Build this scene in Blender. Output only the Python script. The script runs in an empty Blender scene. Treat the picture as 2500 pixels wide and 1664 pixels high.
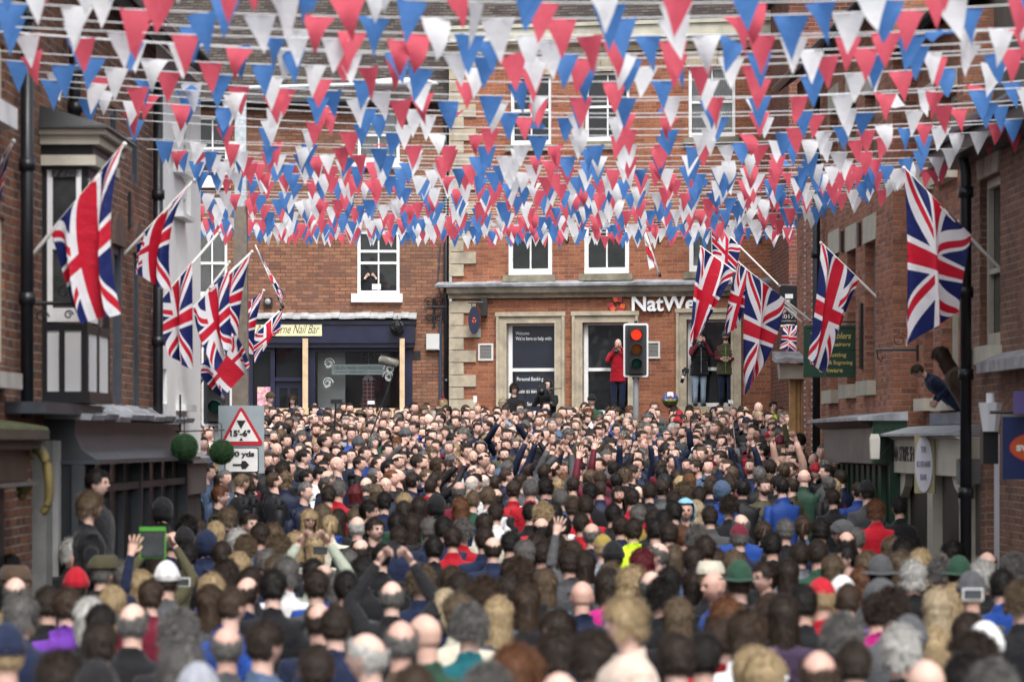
import bpy, bmesh, math, random
import numpy as np
from mathutils import Vector, Matrix, noise as mnoise
R = math.radians
rnd = random.Random(7)
S = bpy.context.scene
COL = S.collection
# ---------------------------------------------------------------- camera, sky, sun, exposure
F = 7200.0      # focal length in photograph pixels (2500 wide)
HC = 2.64       # camera height
cam_d = bpy.data.cameras.new('camera'); cam = bpy.data.objects.new('camera', cam_d); COL.objects.link(cam)
cam.location = (0, 0, HC); cam.rotation_euler = (R(90), 0, 0)
cam_d.sensor_width = 36; cam_d.lens = 36*F/2500; cam_d.shift_y = 248/2500
cam_d.clip_start = 0.5; cam_d.clip_end = 500
cam_d.dof.use_dof = True; cam_d.dof.focus_distance = 56; cam_d.dof.aperture_fstop = 2.6; cam_d.dof.aperture_blades = 9
S.camera = cam
SUN_EL, SUN_ROT = R(54), R(166)
W = bpy.data.worlds.new('World'); S.world = W; W.use_nodes = True
wn = W.node_tree.nodes; wl = W.node_tree.links
sky = wn.new('ShaderNodeTexSky'); sky.sky_type = 'NISHITA'; sky.sun_disc = False
sky.sun_elevation = SUN_EL; sky.sun_rotation = SUN_ROT; sky.air_density = 1.0; sky.dust_density = 4.0; sky.altitude = 100
hs = wn.new('ShaderNodeHueSaturation'); hs.inputs['Saturation'].default_value = 0.22
wl.new(sky.outputs[0], hs.inputs['Color']); wl.new(hs.outputs[0], wn['Background'].inputs[0])
wn['Background'].inputs[1].default_value = 0.15
sd = bpy.data.lights.new('sun', 'SUN'); sd.energy = 1.5; sd.angle = R(25); sd.color = (1, .97, .93)
so = bpy.data.objects.new('sun', sd); COL.objects.link(so)
# direction the light comes from: azimuth SUN_ROT (clockwise from +Y), elevation SUN_EL
az = SUN_ROT
dirv = Vector((math.sin(az)*math.cos(SUN_EL), math.cos(az)*math.cos(SUN_EL), math.sin(SUN_EL)))
so.rotation_euler = dirv.to_track_quat('Z', 'Y').to_euler(); so.location = (0, 0, 60)
S.view_settings.view_transform = 'Standard'; S.view_settings.look = 'None'
S.view_settings.exposure = 0.88; S.view_settings.gamma = 1
S.cycles.max_bounces = 6; S.cycles.diffuse_bounces = 3; S.cycles.glossy_bounces = 3; S.cycles.transparent_max_bounces = 12
S.cycles.use_denoising = True

# ---------------------------------------------------------------- geometry of the place
def ground(Y):
    if Y <= 24: return 0.0
    if Y >= 61.5: return 1.72
    t = (Y-24)/37.5
    return 1.72*(t*t*(3-2*t)*0.35 + t*0.65)
def P(px, py, s):
    return Vector(((px-1250)/s, F/s, HC+(1080-py)/s))
# ---------------------------------------------------------------- object helpers
def tag(o, label=None, cat=None, group=None, kind=None):
    if label: o['label'] = label
    if cat: o['category'] = cat
    if group: o['group'] = group
    if kind: o['kind'] = kind
    return o
def empty(name, loc=(0, 0, 0), rz=0, label=None, cat=None, group=None, parent=None):
    o = bpy.data.objects.new(name, None); COL.objects.link(o); o.location = loc; o.rotation_euler = (0, 0, rz)
    o.empty_display_size = .1
    if parent: o.parent = parent
    return tag(o, label, cat, group)
def link(name, me, parent=None, loc=None, rz=None, color=None):
    o = bpy.data.objects.new(name, me); COL.objects.link(o)
    if parent: o.parent = parent
    if loc is not None: o.location = loc
    if rz is not None: o.rotation_euler = (0, 0, rz)
    if color: o.color = color
    return o
def auto_uv(me):
    n = len(me.polygons)
    if not n: return
    uv = me.uv_layers.new(name='UVMap')
    co = np.empty(len(me.vertices)*3); me.vertices.foreach_get('co', co); co = co.reshape(-1, 3)
    nr = np.empty(n*3); me.polygons.foreach_get('normal', nr); nr = nr.reshape(-1, 3)
    li = np.empty(len(me.loops), int); me.loops.foreach_get('vertex_index', li)
    tot = np.empty(n, int); me.polygons.foreach_get('loop_total', tot)
    N = np.repeat(nr, tot, axis=0); C = co[li]
    flat = np.abs(N[:, 2]) > .95
    T = np.stack([-N[:, 1], N[:, 0], 0*N[:, 0]], 1); l = np.linalg.norm(T, axis=1); l[l == 0] = 1; T /= l[:, None]
    B = np.cross(N, T)
    U = np.where(flat, C[:, 0], (C*T).sum(1)); V = np.where(flat, C[:, 1], (C*B).sum(1))
    uv.data.foreach_set('uv', np.stack([U, V], 1).ravel())
def mk(name, verts, faces, mat=None, parent=None, smooth=False, uv=True, mats=None, fm=None):
    me = bpy.data.meshes.new(name)
    me.from_pydata([tuple(v) for v in verts], [], [tuple(f) for f in faces]); me.update()
    if mats:
        for m in mats: me.materials.append(m)
        me.polygons.foreach_set('material_index', fm)
    elif mat: me.materials.append(mat)
    if smooth: me.polygons.foreach_set('use_smooth', [True]*len(me.polygons))
    if uv: auto_uv(me)
    o = bpy.data.objects.new(name, me); COL.objects.link(o)
    if parent: o.parent = parent
    return o
class MB:
    def __init__(s): s.v = []; s.f = []
    def add(s, vs, fs):
        b = len(s.v); s.v += [tuple(p) for p in vs]; s.f += [tuple(b+i for i in f) for f in fs]; return s
    def box(s, x0, x1, y0, y1, z0, z1):
        vs = [(x, y, z) for z in (z0, z1) for y in (y0, y1) for x in (x0, x1)]
        return s.add(vs, [(0, 2, 3, 1), (4, 5, 7, 6), (0, 1, 5, 4), (2, 6, 7, 3), (0, 4, 6, 2), (1, 3, 7, 5)])
    def hexa(s, lo, hi):      # two quads (4 pts each, same winding) bridged
        return s.add(list(lo)+list(hi), [(3, 2, 1, 0), (4, 5, 6, 7)]+[(i, (i+1) % 4, 4+(i+1) % 4, 4+i) for i in range(4)])
    def quad(s, a, b, c, d): return s.add([a, b, c, d], [(0, 1, 2, 3)])
    def tube(s, pts, r, n=8, caps=True):
        pts = [Vector(p) for p in pts]
        rs = r if isinstance(r, (list, tuple)) else [r]*len(pts)
        b = len(s.v); up = Vector((0, 0, 1))
        for i, p in enumerate(pts):
            d = (pts[min(i+1, len(pts)-1)]-pts[max(i-1, 0)]).normalized()
            a = d.cross(up if abs(d.z) < .95 else Vector((1, 0, 0))).normalized(); c = d.cross(a)
            for k in range(n):
                t = 2*math.pi*k/n; s.v.append(tuple(p+(a*math.cos(t)+c*math.sin(t))*rs[i]))
        for i in range(len(pts)-1):
            for k in range(n):
                k2 = (k+1) % n
                s.f.append((b+i*n+k, b+i*n+k2, b+(i+1)*n+k2, b+(i+1)*n+k))
        if caps:
            s.f.append(tuple(b+k for k in range(n))[::-1]); s.f.append(tuple(b+(len(pts)-1)*n+k for k in range(n)))
        return s
    def ball(s, c, r, n=12, m=8, sc=(1, 1, 1)):
        b = len(s.v)
        for j in range(m+1):
            th = math.pi*j/m
            for i in range(n):
                ph = 2*math.pi*i/n
                s.v.append((c[0]+r*sc[0]*math.sin(th)*math.cos(ph), c[1]+r*sc[1]*math.sin(th)*math.sin(ph), c[2]+r*sc[2]*math.cos(th)))
        for j in range(m):
            for i in range(n):
                i2 = (i+1) % n; s.f.append((b+j*n+i, b+(j+1)*n+i, b+(j+1)*n+i2, b+j*n+i2))
        return s
    def prism(s, poly, y0, y1):   # polygon in x,z extruded along y
        n = len(poly)
        vs = [(x, y0, z) for x, z in poly]+[(x, y1, z) for x, z in poly]
        return s.add(vs, [tuple(range(n)), tuple(range(2*n-1, n-1, -1))]+[((i+1) % n, i, n+i, n+(i+1) % n) for i in range(n)])
    def profile(s, prof, x0, x1):    # profile polygon in (y,z), extruded along x
        n = len(prof)
        vs = [(x0, y, z) for y, z in prof]+[(x1, y, z) for y, z in prof]
        return s.add(vs, [tuple(range(n)), tuple(range(2*n-1, n-1, -1))]+[((i+1) % n, i, n+i, n+(i+1) % n) for i in range(n)])
    def go(s, name, mat, parent=None, smooth=False): return mk(name, s.v, s.f, mat, parent, smooth)
# ---------------------------------------------------------------- materials
def newmat(name):
    m = bpy.data.materials.new(name); m.use_nodes = True
    return m, m.node_tree.nodes, m.node_tree.links, m.node_tree.nodes['Principled BSDF']
def MA(nt, op, a, b=None, c=None, clamp=False):
    n = nt.nodes.new('ShaderNodeMath'); n.operation = op; n.use_clamp = clamp
    for i, v in enumerate((a, b, c)):
        if v is None: continue
        if isinstance(v, (int, float)): n.inputs[i].default_value = v
        else: nt.links.new(v, n.inputs[i])
    return n.outputs[0]
def MIX(nt, fac, a, b, blend='MIX'):
    n = nt.nodes.new('ShaderNodeMix'); n.data_type = 'RGBA'; n.blend_type = blend
    for i, v in ((0, fac), (6, a), (7, b)):
        if isinstance(v, (int, float)): n.inputs[i].default_value = v
        elif isinstance(v, (tuple, list)): n.inputs[i].default_value = (*v[:3], 1)
        else: nt.links.new(v, n.inputs[i])
    return n.outputs[2]
def NOISE(nt, vec, scale, detail=3, rough=.55):
    n = nt.nodes.new('ShaderNodeTexNoise'); n.inputs['Scale'].default_value = scale
    n.inputs['Detail'].default_value = detail; n.inputs['Roughness'].default_value = rough
    if vec is not None: nt.links.new(vec, n.inputs['Vector'])
    return n.outputs['Fac']
def RANGE(nt, v, a, b, c=0, d=1):
    n = nt.nodes.new('ShaderNodeMapRange'); nt.links.new(v, n.inputs[0])
    for i, x in enumerate((a, b, c, d)): n.inputs[i+1].default_value = x
    return n.outputs[0]
def BUMP(nt, h, strength, dist, bsdf):
    n = nt.nodes.new('ShaderNodeBump'); n.inputs['Strength'].default_value = strength; n.inputs['Distance'].default_value = dist
    nt.links.new(h, n.inputs['Height']); nt.links.new(n.outputs[0], bsdf.inputs['Normal'])
def coords(nt, kind='Object'):
    return nt.nodes.new('ShaderNodeTexCoord').outputs[kind]
_mc = {}
def plain(name, col, rough=.6, var=.25, scale=6, bump=.2, metal=0, dirt=None, spec=.5):
    if name in _mc: return _mc[name]
    m, N, L, b = newmat(name); nt = m.node_tree; c = coords(nt)
    n1 = NOISE(nt, c, scale, 5)
    out = MIX(nt, RANGE(nt, n1, .3, .7), [x*(1-var) for x in col], [min(1, x*(1+var)) for x in col])
    if dirt:
        n2 = NOISE(nt, c, scale*.35, 6, .7)
        out = MIX(nt, RANGE(nt, n2, .48, .72, 0, .85), out, dirt)
    L.new(out, b.inputs['Base Color']); b.inputs['Roughness'].default_value = rough; b.inputs['Metallic'].default_value = metal
    b.inputs['Specular IOR Level'].default_value = spec
    if bump: BUMP(nt, NOISE(nt, c, scale*8, 4), bump, .01, b)
    _mc[name] = m; return m
def brickmat(name, cols, mortar, bw=.235, bh=.078, mo=.011, grime=(.08, .06, .05), gr=.35):
    if name in _mc: return _mc[name]
    m, N, L, b = newmat(name); nt = m.node_tree
    uv = coords(nt, 'UV'); wob = N.new('ShaderNodeTexNoise'); wob.inputs['Scale'].default_value = 1.3; L.new(uv, wob.inputs['Vector'])
    wv = N.new('ShaderNodeVectorMath'); wv.operation = 'MULTIPLY_ADD'; L.new(wob.outputs['Color'], wv.inputs[0]); wv.inputs[1].default_value = (.02, .02, 0); L.new(uv, wv.inputs[2])
    sp = N.new('ShaderNodeSeparateXYZ'); L.new(wv.outputs[0], sp.inputs[0])
    row = MA(nt, 'DIVIDE', sp.outputs[1], bh); ri = MA(nt, 'FLOOR', row); rf = MA(nt, 'SUBTRACT', row, ri)
    odd = MA(nt, 'MULTIPLY', MA(nt, 'FLOORED_MODULO', ri, 2), .5)
    xc = MA(nt, 'ADD', MA(nt, 'DIVIDE', sp.outputs[0], bw), odd); xi = MA(nt, 'FLOOR', xc); xf = MA(nt, 'SUBTRACT', xc, xi)
    idv = N.new('ShaderNodeCombineXYZ'); L.new(xi, idv.inputs[0]); L.new(ri, idv.inputs[1])
    wn_ = N.new('ShaderNodeTexWhiteNoise'); L.new(idv.outputs[0], wn_.inputs['Vector'])
    cr = N.new('ShaderNodeValToRGB'); el = cr.color_ramp.elements; cr.color_ramp.interpolation = 'CONSTANT'
    for i, c in enumerate(cols):
        e = el[i] if i < 2 else el.new(i/len(cols)); e.position = i/len(cols); e.color = (*c, 1)
    L.new(wn_.outputs['Value'], cr.inputs[0])
    n1 = NOISE(nt, uv, 22, 5, .7)
    col = MIX(nt, RANGE(nt, n1, .3, .7, 0, .5), cr.outputs[0], (.05, .03, .025), 'MULTIPLY')
    big = NOISE(nt, uv, .55, 5, .65)
    col = MIX(nt, RANGE(nt, big, .42, .72, 0, gr), col, grime)
    sc = N.new('ShaderNodeVectorMath'); sc.operation = 'MULTIPLY'; L.new(uv, sc.inputs[0]); sc.inputs[1].default_value = (3.5, .35, 1)
    col = MIX(nt, RANGE(nt, NOISE(nt, sc.outputs[0], 1.0, 6, .7), .52, .75, 0, .55), col, (.07, .05, .045))
    dx = MA(nt, 'MULTIPLY', MA(nt, 'MINIMUM', xf, MA(nt, 'SUBTRACT', 1, xf)), bw)
    dy = MA(nt, 'MULTIPLY', MA(nt, 'MINIMUM', rf, MA(nt, 'SUBTRACT', 1, rf)), bh)
    d = MA(nt, 'ADD', MA(nt, 'MINIMUM', dx, dy), MA(nt, 'MULTIPLY', MA(nt, 'SUBTRACT', NOISE(nt, uv, 30, 2), .5), .006))
    mk_ = RANGE(nt, d, mo*.5, mo*.5+.004)
    mcol = MIX(nt, RANGE(nt, NOISE(nt, uv, 1.8, 4), .4, .65), mortar, [x*.45 for x in mortar])
    out = MIX(nt, mk_, mcol, col)
    L.new(out, b.inputs['Base Color']); b.inputs['Roughness'].default_value = .85; b.inputs['Specular IOR Level'].default_value = .25
    BUMP(nt, MA(nt, 'ADD', mk_, MA(nt, 'MULTIPLY', n1, .35)), .6, .012, b)
    _mc[name] = m; return m
def tilemat(name, cols, tw=.18, th=.13):
    if name in _mc: return _mc[name]
    m, N, L, b = newmat(name); nt = m.node_tree; uv = coords(nt, 'UV')
    wob = N.new('ShaderNodeTexNoise'); wob.inputs['Scale'].default_value = 2.2; L.new(uv, wob.inputs['Vector'])
    wv = N.new('ShaderNodeVectorMath'); wv.operation = 'MULTIPLY_ADD'; L.new(wob.outputs['Color'], wv.inputs[0]); wv.inputs[1].default_value = (.03, .05, 0); L.new(uv, wv.inputs[2])
    sp = N.new('ShaderNodeSeparateXYZ'); L.new(wv.outputs[0], sp.inputs[0])
    row = MA(nt, 'DIVIDE', sp.outputs[1], th); ri = MA(nt, 'FLOOR', row); rf = MA(nt, 'SUBTRACT', row, ri)
    odd = MA(nt, 'MULTIPLY', MA(nt, 'FLOORED_MODULO', ri, 2), .5)
    xc = MA(nt, 'ADD', MA(nt, 'DIVIDE', sp.outputs[0], tw), odd); xi = MA(nt, 'FLOOR', xc); xf = MA(nt, 'SUBTRACT', xc, xi)
    idv = N.new('ShaderNodeCombineXYZ'); L.new(xi, idv.inputs[0]); L.new(ri, idv.inputs[1])
    w_ = N.new('ShaderNodeTexWhiteNoise'); L.new(idv.outputs[0], w_.inputs['Vector'])
    cr = N.new('ShaderNodeValToRGB'); el = cr.color_ramp.elements
    for i, c in enumerate(cols):
        e = el[i] if i < 2 else el.new(.5); e.position = i/(len(cols)-1); e.color = (*c, 1)
    L.new(w_.outputs['Value'], cr.inputs[0])
    col = MIX(nt, RANGE(nt, NOISE(nt, uv, .9, 6, .7), .5, .75, 0, .5), cr.outputs[0], (.16, .15, .10))
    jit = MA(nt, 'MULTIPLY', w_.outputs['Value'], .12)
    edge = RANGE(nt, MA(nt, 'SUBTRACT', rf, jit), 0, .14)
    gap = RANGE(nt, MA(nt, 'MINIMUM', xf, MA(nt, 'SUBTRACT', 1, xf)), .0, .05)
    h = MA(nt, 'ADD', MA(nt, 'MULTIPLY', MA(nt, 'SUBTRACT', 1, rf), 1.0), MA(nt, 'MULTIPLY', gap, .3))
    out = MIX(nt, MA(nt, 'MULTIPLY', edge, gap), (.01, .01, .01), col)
    L.new(out, b.inputs['Base Color']); b.inputs['Roughness'].default_value = .85; b.inputs['Specular IOR Level'].default_value = .15
    BUMP(nt, h, .35, .02, b)
    _mc[name] = m; return m
BR_HAIR = brickmat('brick_weathered_orange', [(.36, .165, .095), (.30, .135, .08), (.40, .185, .11), (.24, .11, .075), (.34, .155, .095), (.27, .12, .08), (.38, .19, .115)], (.13, .095, .075))
BR_BANK = brickmat('brick_bank_red', [(.40, .145, .075), (.35, .125, .065), (.44, .175, .09), (.30, .105, .06), (.40, .155, .085)], (.38, .24, .17), mo=.007, gr=.2)
BR_LEFT = brickmat('brick_left_brown', [(.20, .08, .05), (.26, .10, .055), (.15, .07, .05), (.23, .11, .07), (.30, .12, .06)], (.26, .22, .19), mo=.013, gr=.45)
BR_RIGHT = brickmat('brick_right_red', [(.50, .20, .12), (.43, .17, .10), (.54, .235, .14), (.33, .135, .09), (.47, .20, .125)], (.33, .26, .21), mo=.012, gr=.25)
BR_NEAR = brickmat('brick_near_brown', [(.33, .17, .115), (.29, .15, .10), (.37, .195, .13), (.25, .13, .10)], (.33, .26, .21), mo=.013, gr=.3)
TILE = tilemat('roof_tile_dark', [(.035, .029, .027), (.06, .048, .045), (.09, .078, .072)])
STONE = plain('stone_pale', (.42, .36, .27), .85, .18, 5, .5, dirt=(.20, .18, .14))
STONE_D = plain('stone_mossy', (.22, .20, .15), .9, .3, 5, .6, dirt=(.09, .09, .05))
LEAD = plain('lead_flashing', (.33, .35, .38), .55, .45, 4, .5, dirt=(.10, .10, .11))
WHITE = plain('white_paint', (.78, .79, .80), .5, .05, 4, .1, dirt=(.55, .54, .5))
RENDERW = plain('white_render', (.88, .89, .88), .85, .04, 1.2, .3, dirt=(.70, .70, .68))
CREAM = plain('cream_paint', (.56, .54, .45), .6, .08, 3, .15, dirt=(.36, .34, .27))
NAVY = plain('navy_paint', (.012, .014, .04), .35, .3, 3, .1)
BLACK = plain('black_paint', (.012, .013, .016), .4, .3, 4, .15)
GREYD = plain('dark_grey_paint', (.035, .042, .052), .45, .3, 3, .15)
GREYM = plain('mid_grey_paint', (.17, .175, .17), .6, .2, 5, .2)
GREEN = plain('green_paint', (.012, .055, .03), .4, .3, 3, .15)
TIMBER = plain('raw_timber', (.62, .45, .28), .7, .15, 7, .2)
TIMBER_Y = plain('yellow_timber', (.42, .25, .10), .7, .25, 6, .3)
BROWN = plain('brown_paint', (.075, .05, .04), .5, .25, 4, .2)
GOLD = plain('gold_paint', (.14, .11, .035), .5, .25, 8, .2)
PIPE = plain('pipe_black', (.010, .012, .016), .35, .3, 5, .1)
IRON = plain('wrought_iron', (.012, .012, .013), .45, .2, 8, .2)
GALV = plain('galvanised_steel', (.42, .47, .50), .5, .22, 25, .3, metal=.3)
CONC = plain('concrete_column', (.20, .17, .14), .9, .2, 12, .6, dirt=(.12, .10, .08))
OLIVE = plain('olive_render', (.12, .105, .085), .9, .15, 3, .3)
GLASSD, _n, _l, _b = newmat('window_glass_dark')
_b.inputs['Base Color'].default_value = (.012, .014, .016, 1); _b.inputs['Roughness'].default_value = .06; _b.inputs['Specular IOR Level'].default_value = .5; BUMP(GLASSD.node_tree, NOISE(GLASSD.node_tree, coords(GLASSD.node_tree), 1.6, 2), .12, .1, _b)
def clear_glass():
    m, N, L, b = newmat('shop_glass'); tr = N.new('ShaderNodeBsdfTransparent'); gl = N.new('ShaderNodeBsdfGlossy'); gl.inputs['Roughness'].default_value = .03
    mx = N.new('ShaderNodeMixShader'); fr = N.new('ShaderNodeFresnel'); fr.inputs[0].default_value = 1.5
    L.new(fr.outputs[0], mx.inputs[0]); L.new(tr.outputs[0], mx.inputs[1]); L.new(gl.outputs[0], mx.inputs[2]); L.new(mx.outputs[0], N['Material Output'].inputs[0])
    return m
GLASSC = clear_glass()
def emit(name, col, st):
    m, N, L, b = newmat(name); b.inputs['Base Color'].default_value = (*[c*.3 for c in col], 1)
    b.inputs['Emission Color'].default_value = (*col, 1); b.inputs['Emission Strength'].default_value = st; return m
INNER = plain('room_interior', (.05, .048, .045), .9, .4, 2, 0)
CURT = plain('net_curtain', (.25, .27, .27), .9, .2, 2, .2)
# ---------------------------------------------------------------- wall frame
class Wall:
    """A facade plane: local x along it, local -y towards the street, z up from the local ground."""
    def __init__(s, name, origin, direc, label, cat, group=None, base=None):
        s.o = Vector((origin[0], origin[1])); s.u = Vector(direc).normalized()
        s.n = Vector((s.u.y, -s.u.x))                     # outward
        s.ang = math.atan2(s.u.y, s.u.x)
        s.zb = ground(origin[1]) if base is None else base
        s.root = empty(name, (s.o.x, s.o.y, s.zb), s.ang, label, cat, group)
    def hit(s, px, d=0):
        k = (px-1250)/F; o = s.o+s.n*d
        # (o.x+t u.x) = k (o.y + t u.y)
        t = (k*o.y-o.x)/(s.u.x-k*s.u.y); Y = o.y+t*s.u.y
        return t, Y
    def pt(s, px, py, d=0):
        t, Y = s.hit(px, d); return t, HC+(1080-py)*Y/F-s.zb
    def rect(s, x0, x1, y0, y1, d=0, at=None):
        """pixel rect -> local (x0,x1,z0,z1); heights read at pixel column `at` (default: middle)"""
        xs = sorted((s.hit(x0, d)[0], s.hit(x1, d)[0])); Y = s.hit(at if at is not None else (x0+x1)/2, d)[1]
        return xs[0], xs[1], HC+(1080-y1)*Y/F-s.zb, HC+(1080-y0)*Y/F-s.zb
    def box(s, mb, r, d0, d1): return mb.box(r[0], r[1], -d1, -d0, r[2], r[3])
    def part(s, name, mat, r, d0, d1, parent=None):
        mb = MB(); s.box(mb, r, d0, d1); o = mb.go(name, mat, parent or s.root); return o
    def wall(s, name, mat, x0, x1, z0, z1, opens, thick=.3, parent=None, depth=None):
        xs = sorted({x0, x1, *[o[0] for o in opens], *[o[1] for o in opens]}); zs = sorted({z0, z1, *[o[2] for o in opens], *[o[3] for o in opens]})
        xs = [x for x in xs if x0 <= x <= x1]; zs = [z for z in zs if z0 <= z <= z1]
        mb = MB()
        inside = lambda x, z: any(o[0] < x < o[1] and o[2] < z < o[3] for o in opens)
        for i in range(len(xs)-1):
            for j in range(len(zs)-1):
                if inside((xs[i]+xs[i+1])/2, (zs[j]+zs[j+1])/2): continue
                a, b, c, d = xs[i], xs[i+1], zs[j], zs[j+1]
                mb.quad((a, 0, c), (b, 0, c), (b, 0, d), (a, 0, d)); mb.quad((b, thick, c), (a, thick, c), (a, thick, d), (b, thick, d))
        for o in opens:
            a, b, c, d = o
            mb.quad((a, 0, c), (a, 0, d), (a, thick, d), (a, thick, c)); mb.quad((b, 0, d), (b, 0, c), (b, thick, c), (b, thick, d))
            mb.quad((a, 0, c), (a, thick, c), (b, thick, c), (b, 0, c)); mb.quad((a, thick, d), (a, 0, d), (b, 0, d), (b, thick, d))
        D = depth or thick
        mb.quad((x0, D, z0), (x0, 0, z0), (x0, 0, z1), (x0, D, z1)); mb.quad((x1, 0, z0), (x1, D, z0), (x1, D, z1), (x1, 0, z1))
        mb.quad((x0, 0, z1), (x1, 0, z1), (x1, D, z1), (x0, D, z1))
        return mb.go(name, mat, parent or s.root)
    def sash(s, r, mat=None, bars=(1, 0), rails=(.5,), fw=.06, back=.09, glass=None, room=True, curtain=False):
        """a sash window standing in opening r"""
        mat = mat or WHITE; a, b, c, d = r; y0, y1 = back, back+.06; mb = MB()
        e = .003
        mb.box(a+e, a+fw, y0, y1, c+e, d-e); mb.box(b-fw, b-e, y0, y1, c+e, d-e); mb.box(a+fw, b-fw, y0, y1, c+e, c+fw*1.5); mb.box(a+fw, b-fw, y0, y1, d-fw, d-e)
        for t in rails:
            z = c+(d-c)*t; mb.box(a+fw, b-fw, y0+.004, y1, z-.028, z+.028)
        for k in range(bars[0]):
            x = a+(b-a)*(k+1)/(bars[0]+1); mb.box(x-.016, x+.016, y0+.012, y1-.006, c+fw*1.5, d-fw)
        w = empty('window', (0, 0, 0), 0, parent=s.root)
        mb.go('frame', mat, w)
        g = MB().box(a+fw*.5, b-fw*.5, y1+.004, y1+.012, c+fw*.5, d-fw*.5).go('pane', glass or (GLASSC if curtain else GLASSD), w)
        if curtain:
            mc = MB(); n = 40
            for k in range(n):
                xa = a+fw+(b-a-2*fw)*k/n; xb = a+fw+(b-a-2*fw)*(k+1)/n; ya, yb = (.012 if k % 2 else 0), (0 if k % 2 else .012)
                mc.quad((xa, y1+.05+ya, c), (xb, y1+.05+yb, c), (xb, y1+.05+yb, d), (xa, y1+.05+ya, d))
            mc.go('net_curtain', CURT, w)
        if room: MB().box(a-.4, b+.4, .9, .92, c-.4, d+.4).go('room_back', INNER, w)
        return w
def text_mesh(txt, size, shear=0, extrude=.004, align='CENTER', spacing=1.0, offset=0):
    cu = bpy.data.curves.new('txt', 'FONT'); cu.body = txt; cu.size = size; cu.shear = shear; cu.extrude = extrude; cu.align_x = align; cu.align_y = 'CENTER'
    cu.space_character = spacing; cu.offset = offset; cu.resolution_u = 4
    o = bpy.data.objects.new('txt', cu); COL.objects.link(o)
    dg = bpy.context.evaluated_depsgraph_get(); me = bpy.data.meshes.new_from_object(o.evaluated_get(dg))
    bpy.data.objects.remove(o); return me
def lettering(name, txt, size, mat, parent, x, y, z, fit=None, rx=90, rz=0, **kw):
    """raised lettering facing local -y, centred at x,z; fit = (width,height) in metres"""
    me = text_mesh(txt, size, **kw); me.materials.clear(); me.materials.append(mat)
    co = np.array([v.co[:] for v in me.vertices])
    mn, mx = co.min(0), co.max(0); c = (mn+mx)/2; sc = [1, 1]
    if fit: sc = [fit[0]/(mx[0]-mn[0]), (fit[1]/(mx[1]-mn[1])) if fit[1] else fit[0]/(mx[0]-mn[0])]
    for v in me.vertices:
        v.co = ((v.co.x-c[0])*sc[0], -v.co.z, (v.co.y-c[1])*sc[1])
    o = link(name, me, parent, (x, y, z)); o.rotation_euler = (0, 0, R(rz)); return o
# ================================================================ GROUND
def build_ground():
    ys = [-20, 0, 10, 20]+[24+i*1.5 for i in range(26)]+[62, 70, 90, 160]
    v = []; f = []
    for y in ys:
        for x in (-60, -5.5, 6.5, 60): v.append((x, y, ground(y)))
    for i in range(len(ys)-1):
        for j in range(3): f.append((4*i+j, 4*i+j+1, 4*i+j+5, 4*i+j+4))
    m = plain('asphalt', (.05, .05, .052), .9, .3, 9, .6, dirt=(.075, .07, .065))
    tag(mk('road', v, f, m), kind='structure')
    for sgn, name in ((-1, 'pavement'), (1, 'pavement')):
        mb = MB(); ysk = [8, 16, 24]+[26+i*2.5 for i in range(15)]
        for a, b in zip(ysk, ysk[1:]):
            xa = (-4.7+.0226*a) if sgn < 0 else 6.4-.0278*a; xb = (-4.7+.0226*b) if sgn < 0 else 6.4-.0278*b
            ia, ib = xa-sgn*1.1, xb-sgn*1.1
            lo = [(xa, a, ground(a)-.05), (ia, a, ground(a)-.05), (ib, b, ground(b)-.05), (xb, b, ground(b)-.05)]
            hi = [(p[0], p[1], p[2]+.17) for p in lo]
            mb.hexa(lo, hi) if sgn > 0 else mb.hexa(lo[::-1], hi[::-1])
        tag(mb.go(name, plain('paving_stone', (.25, .24, .22), .9, .2, 4, .5)), kind='structure')
build_ground()
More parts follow.
